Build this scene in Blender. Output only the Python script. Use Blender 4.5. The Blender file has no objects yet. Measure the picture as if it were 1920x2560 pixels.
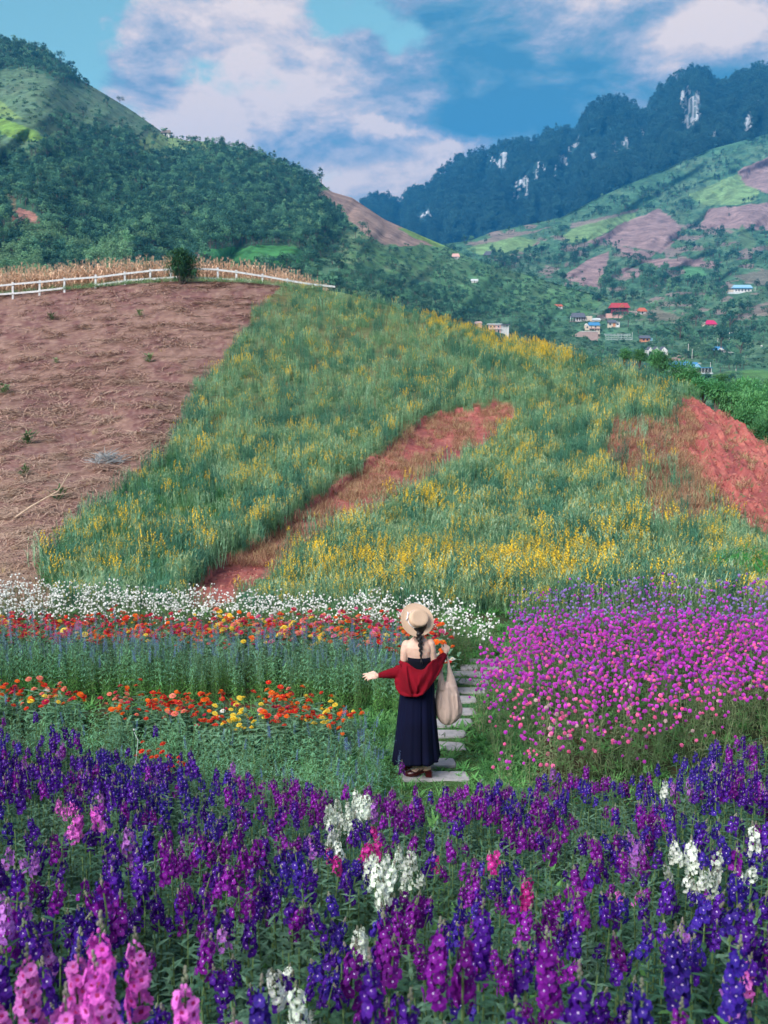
import bpy, math, random
import numpy as np
from mathutils import Vector, Matrix, Euler
random.seed(7)
RNG = np.random.default_rng(7)
PI = math.pi
R = math.radians
scene = bpy.context.scene
C = scene.collection

# ------------------------------------------------------------ camera
F = 2600.0                      # focal length in photo pixels (photo 1920 x 2560)
PITCH = math.atan(380.0 / F)
CAMZ = 4.0
cam_d = bpy.data.cameras.new('camera')
cam = bpy.data.objects.new('camera', cam_d)
C.objects.link(cam)
cam.location = (0, 0, CAMZ)
cam.rotation_euler = (PI / 2 - PITCH, 0, 0)
cam_d.sensor_fit = 'VERTICAL'
cam_d.sensor_height = 24.0
cam_d.sensor_width = 18.0
cam_d.lens = F / 2560.0 * 24.0
cam_d.clip_start = 0.05
cam_d.clip_end = 20000
cam_d.dof.use_dof = True
cam_d.dof.focus_distance = 14.0
cam_d.dof.aperture_fstop = 4.5
scene.camera = cam

CP, SP = math.cos(PITCH), math.sin(PITCH)

def at(u, v, Y):
    """world point seen at photo pixel (u, v) at forward distance Y"""
    b = (1280 - v) / F
    t = Y / (CP + SP * b)
    return Vector((t * (u - 960) / F, Y, CAMZ + t * (-SP + CP * b)))

def at_np(u, v, Y):
    b = (1280 - v) / F
    t = Y / (CP + SP * b)
    return np.stack([t * (u - 960) / F, Y + 0 * t, CAMZ + t * (-SP + CP * b)], -1)

def pix(x, y, z):
    """photo pixel of a world point"""
    zz = z - CAMZ
    d = y * CP - zz * SP
    up = y * SP + zz * CP
    return 960 + F * x / d, 1280 - F * up / d

# ------------------------------------------------------------ sky
SUN_EL, SUN_AZ = 38.0, -140.0       # azimuth clockwise from +Y (the view direction)
world = bpy.data.worlds.new('World')
scene.world = world
world.use_nodes = True
wn = world.node_tree.nodes
wl = world.node_tree.links
wn.clear()

def N(nodes, typ, **kw):
    n = nodes.new(typ)
    for k, v in kw.items():
        setattr(n, k, v)
    return n

def wmath(op, a, b=None, c=None):
    n = wn.new('ShaderNodeMath'); n.operation = op
    for i, s in enumerate((a, b, c)):
        if s is None: continue
        if isinstance(s, (int, float)): n.inputs[i].default_value = s
        else: wl.new(s, n.inputs[i])
    return n.outputs[0]

w_tc = wn.new('ShaderNodeTexCoord')
w_sep = wn.new('ShaderNodeSeparateXYZ')
wl.new(w_tc.outputs['Generated'], w_sep.inputs[0])
w_wn = wn.new('ShaderNodeTexNoise'); w_wn.inputs['Scale'].default_value = 9.0; w_wn.inputs['Detail'].default_value = 6; w_wn.inputs['Roughness'].default_value = 0.6
wl.new(w_tc.outputs['Generated'], w_wn.inputs['Vector'])
w_ws = wn.new('ShaderNodeSeparateColor'); wl.new(w_wn.outputs[1], w_ws.inputs[0])
w_az = wmath('ADD', wmath('ARCTAN2', w_sep.outputs[0], w_sep.outputs[1]), wmath('MULTIPLY', wmath('SUBTRACT', w_ws.outputs[0], 0.5), 0.16))
w_el = wmath('ADD', wmath('ARCSINE', w_sep.outputs[2]), wmath('MULTIPLY', wmath('SUBTRACT', w_ws.outputs[1], 0.5), 0.09))

def azel(u, v):
    d = (at(u, v, 100.0) - Vector((0, 0, CAMZ))).normalized()
    return math.atan2(d.x, d.y), math.asin(d.z)

def blobs(lst):
    """sum of soft elliptical lobes on the celestial sphere: (u, v, ru, rv, amount)"""
    tot = None
    for (u, v, ru, rv, am) in lst:
        a0, e0 = azel(u, v)
        da = wmath('MULTIPLY', wmath('SUBTRACT', w_az, a0), F / ru)
        de = wmath('MULTIPLY', wmath('SUBTRACT', w_el, e0), F / rv)
        q = wmath('ADD', wmath('MULTIPLY', da, da), wmath('MULTIPLY', de, de))
        g = wmath('EXPONENT', wmath('MULTIPLY', q, -1.0))
        tot = wmath('MULTIPLY', g, am) if tot is None else wmath('MULTIPLY_ADD', g, am, tot)
    return tot

def wnoise(scale, detail, rough, sz=2.0, off=(0, 0, 0), dist=0.0):
    m = wn.new('ShaderNodeMapping')
    m.inputs['Scale'].default_value = (1, 1, sz)
    m.inputs['Location'].default_value = off
    wl.new(w_tc.outputs['Generated'], m.inputs[0])
    n = wn.new('ShaderNodeTexNoise')
    n.inputs['Scale'].default_value = scale
    n.inputs['Detail'].default_value = detail
    n.inputs['Roughness'].default_value = rough
    n.inputs['Distortion'].default_value = dist
    wl.new(m.outputs[0], n.inputs['Vector'])
    return n.outputs[0]

SKY_STRENGTH = 0.10
EXPO = 1.45
sky = wn.new('ShaderNodeTexSky')
sky.sky_type = 'NISHITA'
sky.sun_disc = False
sky.sun_elevation = R(SUN_EL)
sky.sun_rotation = R(SUN_AZ)
sky.air_density = 1.0
sky.dust_density = 0.6
sky.ozone_density = 1.2
w_tint = wn.new('ShaderNodeMix'); w_tint.data_type = 'RGBA'; w_tint.blend_type = 'MULTIPLY'
w_tint.inputs[0].default_value = 1.0
wl.new(sky.outputs[0], w_tint.inputs[6])
w_tint.inputs[7].default_value = (0.66, 0.84, 0.58, 1)

n_big = wnoise(3.6, 7, 0.58, 2.2, (0.3, 0.1, 0.45), 0.35)
n_fine = wnoise(14.0, 8, 0.62, 1.9, (1.3, 0.7, 0.1), 0.2)
dens = wmath('ADD', wmath('MULTIPLY', wmath('SUBTRACT', n_big, 0.5), 1.9), wmath('MULTIPLY', wmath('SUBTRACT', n_fine, 0.5), 1.5))
dens = wmath('ADD', dens, blobs([
    (90, 100, 170, 200, -.95), (840, 45, 240, 70, -1.0), (470, 195, 90, 30, -.75), (640, 165, 80, 22, -.4),
    (210, 10, 120, 40, -0.4), (350, 120, 150, 110, .65), (600, 60, 160, 80, .6), (1000, 60, 120, 40, -.35),
    (480, 330, 420, 120, .4), (1300, 200, 520, 260, .6)]))
dens = wmath('ADD', dens, 0.42)
mr = wn.new('ShaderNodeMapRange'); mr.interpolation_type = 'SMOOTHSTEP'
wl.new(dens, mr.inputs[0]); mr.inputs[1].default_value = -0.08; mr.inputs[2].default_value = 0.42
CLOUD_MASK = mr.outputs[0]
n_sh = wnoise(8.0, 8, 0.62, 2.3, (0.34, 0.14, 0.49), 0.3)
n_sh2 = wnoise(26.0, 7, 0.62, 2.0, (4.3, 2.1, 0.4), 0.2)
sh = wmath('ADD', wmath('MULTIPLY', wmath('SUBTRACT', n_sh, 0.5), 2.7), wmath('MULTIPLY', wmath('SUBTRACT', n_sh2, 0.5), 0.9))
sh = wmath('ADD', sh, blobs([
    (560, 60, 200, 110, .38), (300, 90, 120, 80, .22), (640, 290, 330, 75, .32), (400, 260, 200, 90, .2),
    (330, 130, 130, 50, -.12), (500, 105, 110, 45, -.22), (560, 215, 60, 20, .15),
    (900, 180, 180, 60, -.08), (980, 322, 110, 16, .62), (1170, 362, 90, 22, .55), (830, 330, 130, 25, -.22),
    (1420, 140, 420, 190, -.34), (1180, 300, 190, 60, -.36), (1330, 270, 190, 60, -.2), (1850, 50, 110, 60, .62), (1740, 150, 90, 40, .3),
    (1900, 180, 60, 50, -.5), (1290, 350, 130, 26, .34), (1050, 430, 200, 60, .22), (900, 470, 200, 40, .15),
    (880, 420, 150, 30, -.2), (760, 370, 120, 22, -.15)]))
sh = wmath('ADD', sh, 0.60)
rampc = wn.new('ShaderNodeValToRGB')
wl.new(sh, rampc.inputs[0])
cr = rampc.color_ramp
K = 1.0 / SKY_STRENGTH / 2 ** EXPO
stops = [(0.0, (0.09, 0.29, 0.44)), (0.22, (0.17, 0.37, 0.50)), (0.45, (0.36, 0.46, 0.58)), (0.66, (0.66, 0.65, 0.70)), (0.86, (1.0, 0.83, 0.76)), (1.0, (1.2, 0.97, 0.84))]
while len(cr.elements) < len(stops): cr.elements.new(0.5)
for e, (p_, c_) in zip(cr.elements, stops):
    e.position = p_; e.color = (*c_, 1)
w_sc = wn.new('ShaderNodeVectorMath'); w_sc.operation = 'SCALE'
wl.new(rampc.outputs[0], w_sc.inputs[0]); w_sc.inputs['Scale'].default_value = K
w_mix = wn.new('ShaderNodeMix'); w_mix.data_type = 'RGBA'
wl.new(CLOUD_MASK, w_mix.inputs[0]); wl.new(w_tint.outputs[2], w_mix.inputs[6]); wl.new(w_sc.outputs[0], w_mix.inputs[7])
w_bg = wn.new('ShaderNodeBackground'); w_bg.inputs[1].default_value = SKY_STRENGTH
wl.new(w_mix.outputs[2], w_bg.inputs[0])
w_out = wn.new('ShaderNodeOutputWorld'); wl.new(w_bg.outputs[0], w_out.inputs[0])

sun_d = bpy.data.lights.new('sun', 'SUN')
sun = bpy.data.objects.new('sun', sun_d); C.objects.link(sun)
sun_d.energy = 2.6; sun_d.angle = R(34); sun_d.color = (1.0, 0.96, 0.92)
_sd = Vector((math.sin(R(SUN_AZ)) * math.cos(R(SUN_EL)), math.cos(R(SUN_AZ)) * math.cos(R(SUN_EL)), math.sin(R(SUN_EL))))
sun.rotation_euler = _sd.to_track_quat('Z', 'Y').to_euler()
vs = scene.view_settings
vs.view_transform = 'Standard'; vs.look = 'None'; vs.exposure = EXPO; vs.gamma = 1.0
vs.use_curve_mapping = False
scene.cycles.max_bounces = 6
scene.cycles.diffuse_bounces = 3
scene.cycles.transparent_max_bounces = 4
scene.cycles.transmission_bounces = 3
scene.cycles.volume_bounces = 0
scene.cycles.use_denoising = True
scene.cycles.use_adaptive_sampling = True
scene.cycles.adaptive_threshold = 0.03

# ------------------------------------------------------------ object helpers
def tag(o, label=None, cat=None, group=None, kind=None):
    if label: o['label'] = label
    if cat: o['category'] = cat
    if group: o['group'] = group
    if kind: o['kind'] = kind
    return o

def link(o, parent=None):
    C.objects.link(o)
    if parent is not None: o.parent = parent
    return o

def empty(name, loc, rz=0.0, scale=1.0):
    o = bpy.data.objects.new(name, None); C.objects.link(o)
    o.empty_display_size = 0.1
    o.location = loc; o.rotation_euler = (0, 0, rz); o.scale = (scale,) * 3
    return o

def smooth_mesh(me):
    me.polygons.foreach_set('use_smooth', np.ones(len(me.polygons), dtype=bool))

class MB:
    """collects verts / faces / material slots and turns them into one mesh"""
    def __init__(s):
        s.v = []; s.f = []; s.m = []
    def face(s, pts, m=0):
        n = len(s.v)
        s.v.extend([tuple(p) for p in pts]); s.f.append(tuple(range(n, n + len(pts)))); s.m.append(m)
    def merge(s, o, M=None, mmap=None):
        n = len(s.v)
        if M is None: s.v.extend(o.v)
        else: s.v.extend([tuple(M @ Vector(p)) for p in o.v])
        s.f.extend([tuple(i + n for i in f) for f in o.f])
        s.m.extend([mmap[i] for i in o.m] if mmap else o.m)
    def box(s, c, size, rz=0.0, m=0, ry=0.0, rx=0.0):
        hx, hy, hz = size[0] / 2, size[1] / 2, size[2] / 2
        E = Euler((rx, ry, rz)).to_matrix(); c = Vector(c); n = len(s.v)
        for x in (-hx, hx):
            for y in (-hy, hy):
                for z in (-hz, hz):
                    s.v.append(tuple(c + E @ Vector((x, y, z))))
        for f in ((0, 1, 3, 2), (4, 6, 7, 5), (0, 4, 5, 1), (2, 3, 7, 6), (0, 2, 6, 4), (1, 5, 7, 3)):
            s.f.append(tuple(n + i for i in f)); s.m.append(m)
    def loft(s, rings, m=0, cap=True, closed=True):
        n = len(s.v); k = len(rings[0])
        for r in rings: s.v.extend([tuple(p) for p in r])
        for i in range(len(rings) - 1):
            for j in range(k if closed else k - 1):
                a = n + i * k + j; b = n + i * k + (j + 1) % k
                s.f.append((a, b, b + k, a + k)); s.m.append(m)
        if cap:
            s.f.append(tuple(n + j for j in reversed(range(k)))); s.m.append(m)
            q = n + (len(rings) - 1) * k
            s.f.append(tuple(q + j for j in range(k))); s.m.append(m)
    def tube(s, pts, rad, sides=6, m=0, cap=True):
        pts = [Vector(p) for p in pts]; rings = []
        ref = Vector((0.13, 0.21, 1))
        for i, p in enumerate(pts):
            t = (pts[min(i + 1, len(pts) - 1)] - pts[max(i - 1, 0)]).normalized()
            rf = ref if abs(t.dot(ref.normalized())) < 0.95 else Vector((1, 0, 0))
            a = t.cross(rf).normalized(); b = t.cross(a)
            rr = rad[i] if hasattr(rad, '__len__') else rad
            rings.append([p + (a * math.cos(2 * PI * j / sides) + b * math.sin(2 * PI * j / sides)) * rr for j in range(sides)])
        s.loft(rings, m, cap)
    def capsule(s, pts, rad, sides=12, m=0):
        """tube with rounded ends"""
        pts = [Vector(p) for p in pts]
        if not hasattr(rad, '__len__'): rad = [rad] * len(pts)
        d0 = (pts[0] - pts[1]).normalized(); d1 = (pts[-1] - pts[-2]).normalized()
        P = [pts[0] + d0 * rad[0] * .95, pts[0] + d0 * rad[0] * .7] + pts + [pts[-1] + d1 * rad[-1] * .7, pts[-1] + d1 * rad[-1] * .95]
        Q = [rad[0] * .3, rad[0] * .72] + list(rad) + [rad[-1] * .72, rad[-1] * .3]
        s.tube(P, Q, sides, m)
    def ell(s, c, r, seg=10, rings=6, m=0, M=None):
        c = Vector(c); n = len(s.v)
        for i in range(rings + 1):
            th = PI * i / rings
            for j in range(seg):
                ph = 2 * PI * j / seg
                p = Vector((r[0] * math.sin(th) * math.cos(ph), r[1] * math.sin(th) * math.sin(ph), r[2] * math.cos(th)))
                if M is not None: p = M @ p
                s.v.append(tuple(c + p))
        for i in range(rings):
            for j in range(seg):
                a = n + i * seg + j; b = n + i * seg + (j + 1) % seg
                s.f.append((a, a + seg, b + seg, b)); s.m.append(m)
    def leaf(s, p, d, L, W, m=0, droop=0.3, seg=2, side=None, tip=0.08):
        """narrow folded leaf blade from p along d"""
        p = Vector(p); d = Vector(d).normalized()
        sd = side if side is not None else d.cross(Vector((0, 0, 1)))
        if sd.length < 1e-3: sd = Vector((1, 0, 0))
        sd = sd.normalized()
        n = len(s.v); q = p.copy()
        for i in range(seg + 1):
            t = i / seg
            w = W * 0.5 * (math.sin(PI * min(1, 0.18 + t * 0.82)) + tip * (1 - t))
            if i == seg: w = W * tip * 0.5
            s.v.append(tuple(q - sd * w)); s.v.append(tuple(q + sd * w))
            d = (d + Vector((0, 0, -droop / seg))).normalized()
            q = q + d * (L / seg)
        for i in range(seg):
            a = n + 2 * i
            s.f.append((a, a + 1, a + 3, a + 2)); s.m.append(m)
    def mesh(s, name, mats, smooth=False):
        me = bpy.data.meshes.new(name)
        me.from_pydata(s.v, [], s.f)
        for m_ in mats: me.materials.append(m_)
        if len(mats) > 1: me.polygons.foreach_set('material_index', np.array(s.m, dtype=np.int32))
        if smooth: smooth_mesh(me)
        me.update()
        return me
    def build(s, name, mats, parent=None, smooth=False):
        if not isinstance(mats, (list, tuple)): mats = [mats]
        return link(bpy.data.objects.new(name, s.mesh(name, mats, smooth)), parent)

def remesh_object(mb, name, mat, voxel, smooth_it, parent):
    """union the collected closed solids into one continuous smooth skin"""
    o = mb.build(name, mat, None)
    r = o.modifiers.new('r', 'REMESH'); r.mode = 'VOXEL'; r.voxel_size = voxel; r.use_smooth_shade = True
    q = o.modifiers.new('s', 'SMOOTH'); q.iterations = smooth_it; q.factor = 0.5
    dg = bpy.context.evaluated_depsgraph_get(); dg.update()
    me = bpy.data.meshes.new_from_object(o.evaluated_get(dg), depsgraph=dg)
    me.name = name
    o.modifiers.clear(); o.data = me
    if not me.materials: me.materials.append(mat)
    smooth_mesh(me)
    if parent is not None: o.parent = parent
    return o

# ------------------------------------------------------------ numpy noise
_T = RNG.random((256, 256))
def vnoise(x, y):
    xi = np.floor(x).astype(int); yi = np.floor(y).astype(int)
    fx = x - xi; fy = y - yi
    fx = fx * fx * (3 - 2 * fx); fy = fy * fy * (3 - 2 * fy)
    g = lambda a, b: _T[a & 255, b & 255]
    return (g(xi, yi) * (1 - fx) + g(xi + 1, yi) * fx) * (1 - fy) + (g(xi, yi + 1) * (1 - fx) + g(xi + 1, yi + 1) * fx) * fy
def fbm(x, y, o=4, gain=0.5, off=0.0):
    x = np.asarray(x, float) + off * 17.3; y = np.asarray(y, float) + off * 9.1
    s = 0; a = 1; t = 0
    for i in range(o):
        s = s + a * vnoise(x * 2 ** i + 31 * i, y * 2 ** i + 57 * i); t += a; a *= gain
    return s / t
def inpoly(u, v, poly):
    u = np.asarray(u, float); v = np.asarray(v, float)
    ins = np.zeros(np.broadcast(u, v).shape, bool); n = len(poly)
    for i in range(n):
        x1, y1 = poly[i]; x2, y2 = poly[(i + 1) % n]
        if y1 == y2: continue
        c = ((y1 > v) != (y2 > v)) & (u < (x2 - x1) * (v - y1) / (y2 - y1) + x1)
        ins ^= c
    return ins

# ------------------------------------------------------------ materials
def srgb(r, g, b):
    f = lambda c: (c / 255) / 12.92 if c / 255 <= 0.04045 else ((c / 255 + 0.055) / 1.055) ** 2.4
    return (f(r), f(g), f(b))

class NT:
    def __init__(s, name):
        s.mat = bpy.data.materials.new(name); s.mat.use_nodes = True
        s.n = s.mat.node_tree.nodes; s.l = s.mat.node_tree.links; s.n.clear()
        s.out = s.n.new('ShaderNodeOutputMaterial')
    def put(s, sock, v):
        if v is None: return
        if isinstance(v, bpy.types.NodeSocket): s.l.new(v, sock)
        elif isinstance(v, (tuple, list)) and len(v) == 3 and sock.type == 'RGBA': sock.default_value = (*v, 1)
        else: sock.default_value = v
    def math(s, op, a, b=None, c=None):
        n = s.n.new('ShaderNodeMath'); n.operation = op
        for i, q in enumerate((a, b, c)): s.put(n.inputs[i], q) if q is not None else None
        return n.outputs[0]
    def mix(s, fac, a, b, mode='MIX'):
        n = s.n.new('ShaderNodeMix'); n.data_type = 'RGBA'; n.blend_type = mode
        s.put(n.inputs[0], fac); s.put(n.inputs[6], a); s.put(n.inputs[7], b)
        return n.outputs[2]
    def noise(s, scale, detail=4, rough=0.55, vec=None, dist=0.0, col=False):
        n = s.n.new('ShaderNodeTexNoise'); n.inputs['Scale'].default_value = scale
        n.inputs['Detail'].default_value = detail; n.inputs['Roughness'].default_value = rough
        n.inputs['Distortion'].default_value = dist
        if vec is not None: s.l.new(vec, n.inputs['Vector'])
        return n.outputs[1 if col else 0]
    def pos(s, scale=None):
        g = s.n.new('ShaderNodeNewGeometry').outputs['Position']
        if scale is None: return g
        m = s.n.new('ShaderNodeMapping'); m.inputs['Scale'].default_value = scale
        s.l.new(g, m.inputs[0]); return m.outputs[0]
    def objc(s, scale=None):
        g = s.n.new('ShaderNodeTexCoord').outputs['Object']
        if scale is None: return g
        m = s.n.new('ShaderNodeMapping'); m.inputs['Scale'].default_value = scale
        s.l.new(g, m.inputs[0]); return m.outputs[0]
    def rng(s, x, a, b, c=0.0, d=1.0):
        n = s.n.new('ShaderNodeMapRange'); s.put(n.inputs[0], x)
        for i, q in enumerate((a, b, c, d)): s.put(n.inputs[i + 1], q)
        return n.outputs[0]
    def bump(s, h, strength=0.4, dist=0.02):
        n = s.n.new('ShaderNodeBump'); n.inputs['Strength'].default_value = strength; n.inputs['Distance'].default_value = dist
        s.l.new(h, n.inputs['Height']); return n.outputs[0]
    def bsdf(s, col, rough=0.7, spec=0.25, normal=None, **kw):
        n = s.n.new('ShaderNodeBsdfPrincipled')
        s.put(n.inputs['Base Color'], col); s.put(n.inputs['Roughness'], rough); n.inputs['Specular IOR Level'].default_value = spec
        if normal is not None: s.l.new(normal, n.inputs['Normal'])
        for k, v in kw.items(): s.put(n.inputs[k.replace('_', ' ')], v)
        return n.outputs[0]
    def done(s, sh):
        s.l.new(sh, s.out.inputs[0]); return s.mat

def leafmat(name, c1, c2, c3=None, patch=0.6, trans=0.25, rough=0.6, spec=0.2, jitter=0.35):
    """foliage: colour drifts from plant to plant and in patches over the ground"""
    t = NT(name)
    rnd = t.n.new('ShaderNodeObjectInfo').outputs['Random']
    nz = t.noise(patch, 3, 0.6, t.pos())
    f = t.rng(nz, 0.34, 0.66)
    col = t.mix(f, c1, c2)
    if c3 is not None:
        col = t.mix(t.rng(rnd, 0.45, 1.0, 0, 0.85), col, c3)
    fine = t.noise(60 * patch ** 0.3, 2, 0.5, t.pos())
    val = t.math('MULTIPLY', t.rng(rnd, 0, 1, 1 - jitter, 1 + jitter), t.rng(fine, 0.3, 0.7, 0.75, 1.25))
    hs = t.n.new('ShaderNodeHueSaturation'); t.put(hs.inputs['Color'], col); t.put(hs.inputs['Value'], val)
    t.put(hs.inputs['Hue'], t.rng(fine, 0.3, 0.7, 0.49, 0.51))
    b = t.bsdf(hs.outputs[0], rough, spec)
    if trans > 0:
        tr = t.n.new('ShaderNodeBsdfTranslucent'); t.put(tr.inputs[0], hs.outputs[0])
        m = t.n.new('ShaderNodeMixShader'); m.inputs[0].default_value = trans
        t.l.new(b, m.inputs[1]); t.l.new(tr.outputs[0], m.inputs[2]); b = m.outputs[0]
    return t.done(b)

def petalmat(name, c1, c2, trans=0.3, jitter=0.25):
    return leafmat(name, c1, c2, None, 9.0, trans, 0.55, 0.2, jitter)

def plain(name, col, rough=0.7, spec=0.3, var=0.15, scale=8, bump=0.0):
    t = NT(name)
    nz = t.noise(scale, 5, 0.6, t.objc())
    d = tuple(c * (1 - var) for c in col); b_ = tuple(min(1, c * (1 + var)) for c in col)
    c = t.mix(t.rng(nz, 0.3, 0.7), d, b_)
    nr = t.bump(nz, bump, 0.01) if bump else None
    return t.done(t.bsdf(c, rough, spec, nr))

def groundmat(name, detail_scales, bump_d, bump_s=0.6, sat=1.0, amount=0.45):
    """terrain: what grows or lies where comes from the mesh's own colour attribute; grain from noise"""
    t = NT(name)
    a = t.n.new('ShaderNodeAttribute'); a.attribute_name = 'soil'
    n1 = t.noise(detail_scales[0], 6, 0.65, t.pos())
    n2 = t.noise(detail_scales[1], 5, 0.7, t.pos((1, 1, 0.6)))
    v = t.math('MULTIPLY', t.rng(n1, 0.3, 0.7, 1 - amount, 1 + amount), t.rng(n2, 0.3, 0.7, 1 - amount * .8, 1 + amount * .8))
    hs = t.n.new('ShaderNodeHueSaturation'); t.put(hs.inputs['Color'], a.outputs['Color']); t.put(hs.inputs['Value'], v)
    t.put(hs.inputs['Hue'], t.rng(n1, 0.3, 0.7, 0.49, 0.51)); hs.inputs['Saturation'].default_value = sat
    h = t.math('ADD', n1, t.math('MULTIPLY', n2, 0.4))
    return t.done(t.bsdf(hs.outputs[0], 0.95, 0.1, t.bump(h, bump_s, bump_d)))

# ------------------------------------------------------------ scattering
def gn_scatter(name, pts, rots, scls, idxs, protos, parent=None):
    """one object that places many alike plants: for masses nobody could count"""
    pts = np.asarray(pts, np.float32).reshape(-1, 3); n = len(pts)
    me = bpy.data.meshes.new(name); me.vertices.add(n)
    me.vertices.foreach_set('co', pts.ravel())
    a = me.attributes.new('rot', 'FLOAT_VECTOR', 'POINT'); a.data.foreach_set('vector', np.asarray(rots, np.float32).ravel())
    a = me.attributes.new('scl', 'FLOAT', 'POINT'); a.data.foreach_set('value', np.asarray(scls, np.float32).ravel())
    a = me.attributes.new('idx', 'INT', 'POINT'); a.data.foreach_set('value', np.asarray(idxs, np.int32).ravel())
    me.update()
    o = link(bpy.data.objects.new(name, me), parent)
    col = bpy.data.collections.new(name + '_kinds')
    for i, m_ in enumerate(protos):
        col.objects.link(bpy.data.objects.new('%s_kind_%03d' % (name, i), m_))
    ng = bpy.data.node_groups.new(name, 'GeometryNodeTree')
    ng.interface.new_socket('Geometry', in_out='INPUT', socket_type='NodeSocketGeometry')
    ng.interface.new_socket('Geometry', in_out='OUTPUT', socket_type='NodeSocketGeometry')
    nn, ll = ng.nodes, ng.links
    gi = nn.new('NodeGroupInput'); go = nn.new('NodeGroupOutput')
    ip = nn.new('GeometryNodeInstanceOnPoints'); ci = nn.new('GeometryNodeCollectionInfo')
    ci.inputs['Collection'].default_value = col
    ci.inputs['Separate Children'].default_value = True; ci.inputs['Reset Children'].default_value = True
    def attr(nm, ty):
        q = nn.new('GeometryNodeInputNamedAttribute'); q.data_type = ty; q.inputs['Name'].default_value = nm
        return [s_ for s_ in q.outputs if s_.name == 'Attribute' and s_.enabled][0]
    e = nn.new('FunctionNodeEulerToRotation')
    ll.new(attr('rot', 'FLOAT_VECTOR'), e.inputs[0])
    ll.new(gi.outputs[0], ip.inputs['Points']); ll.new(ci.outputs[0], ip.inputs['Instance'])
    ip.inputs['Pick Instance'].default_value = True
    ll.new(attr('idx', 'INT'), ip.inputs['Instance Index'])
    ll.new(e.outputs[0], ip.inputs['Rotation']); ll.new(attr('scl', 'FLOAT'), ip.inputs['Scale'])
    ll.new(ip.outputs[0], go.inputs[0])
    md = o.modifiers.new('scatter', 'NODES'); md.node_group = ng
    return o

def rnd_rots(n, tilt=0.12):
    return np.stack([RNG.normal(0, tilt, n), RNG.normal(0, tilt, n), RNG.random(n) * 2 * PI], -1)
# ============================================================ terrain
class Sheet:
    """a stretch of terrain: columns by bearing, rows from its foot to its crest and down the back"""
    def __init__(s, U, rows, fn):
        s.U = U; s.S = rows
        uu, ss = np.meshgrid(U, rows, indexing='ij')
        s.P = fn(uu, ss)                       # (nu, ns, 3)
        s.px = np.stack(pix(s.P[..., 0], s.P[..., 1], s.P[..., 2]), -1)
    def build(s, name, mat, colour, label=None):
        nu, ns = s.P.shape[:2]
        me = bpy.data.meshes.new(name); me.vertices.add(nu * ns)
        me.vertices.foreach_set('co', s.P.astype(np.float32).ravel())
        i, j = np.meshgrid(np.arange(nu - 1), np.arange(ns - 1), indexing='ij')
        a = (i * ns + j).ravel()
        q = np.stack([a, a + ns, a + ns + 1, a + 1], -1)
        nf = len(q)
        me.loops.add(nf * 4); me.polygons.add(nf)
        me.loops.foreach_set('vertex_index', q.astype(np.int32).ravel())
        me.polygons.foreach_set('loop_start', np.arange(0, nf * 4, 4, dtype=np.int32))
        me.update(calc_edges=True)
        c = colour(s.px[..., 0], s.px[..., 1], s.P)
        c4 = np.concatenate([c, np.ones(c.shape[:-1] + (1,))], -1).reshape(-1, 4)
        at_ = me.color_attributes.new('soil', 'FLOAT_COLOR', 'POINT')
        at_.data.foreach_set('color', c4.astype(np.float32).ravel())
        me.materials.append(mat); smooth_mesh(me); me.validate()
        o = link(bpy.data.objects.new(name, me)); o['kind'] = 'structure'
        return o
    def place(s, u, v, smax=None, fallback=True):
        """point of the sheet seen at photo pixel (u, v): scan the column upwards"""
        i = np.interp(u, s.U, np.arange(len(s.U))); i0 = int(min(max(i, 0), len(s.U) - 2)); f = i - i0
        cp = s.P[i0] * (1 - f) + s.P[i0 + 1] * f
        uu, vv = pix(cp[:, 0], cp[:, 1], cp[:, 2])
        n = len(vv) if smax is None else int(np.searchsorted(s.S, smax)) + 1
        for k in range(n - 1):
            if (vv[k] - v) * (vv[k + 1] - v) <= 0 and vv[k + 1] != vv[k]:
                t = (v - vv[k]) / (vv[k + 1] - vv[k])
                p = cp[k] * (1 - t) + cp[k + 1] * t
                # the column leans a little with v; step sideways
                return Vector(p)
        if not fallback: return None
        return Vector(cp[int(np.searchsorted(s.S, 1.0)) - 1])
    def sample(s, iu, js):
        i0 = np.clip(iu.astype(int), 0, s.P.shape[0] - 2); j0 = np.clip(js.astype(int), 0, s.P.shape[1] - 2)
        fi = (iu - i0)[:, None]; fj = (js - j0)[:, None]
        P = s.P
        return (P[i0, j0] * (1 - fi) + P[i0 + 1, j0] * fi) * (1 - fj) + (P[i0, j0 + 1] * (1 - fi) + P[i0 + 1, j0 + 1] * fi) * fj
    def scatter(s, n, s0, s1, power=1.0, u0=-150, u1=2070):
        """n random points, denser per world area at power -> 0 in the distance"""
        a = np.interp([u0, u1], s.U, np.arange(len(s.U))); b = np.interp([s0, s1], s.S, np.arange(len(s.S)))
        p = s.sample(a[0] + (a[1] - a[0]) * RNG.random(n), b[0] + (b[1] - b[0]) * RNG.random(n) ** power)
        u, v = pix(p[:, 0], p[:, 1], p[:, 2])
        return p, u, v

def interp(tab):
    xs = [a for a, b in tab]; ys = [b for a, b in tab]
    return lambda u: np.interp(u, xs, ys)

# ---- the cultivated knoll behind the beds
VC = interp([(-900, 800), (-300, 752), (0, 738), (100, 730), (200, 722), (330, 710), (430, 704), (600, 706), (720, 716), (856, 731), (950, 758), (1041, 786), (1157, 827),
             (1273, 862), (1388, 888), (1504, 915), (1620, 946), (1736, 992), (1851, 1050), (1920, 1100), (2100, 1220), (2800, 1420)])
YC = interp([(-900, 84), (0, 81), (840, 76), (1157, 62), (1388, 52), (1620, 44), (1851, 37), (1920, 35), (2200, 30), (2800, 27)])
YB = 15.5
def v_of(z, y):
    k = (z - CAMZ) / y
    b = (k * CP + SP) / (CP - k * SP)
    return 1280 - F * b
VB = v_of(-0.12, YB)

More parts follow.
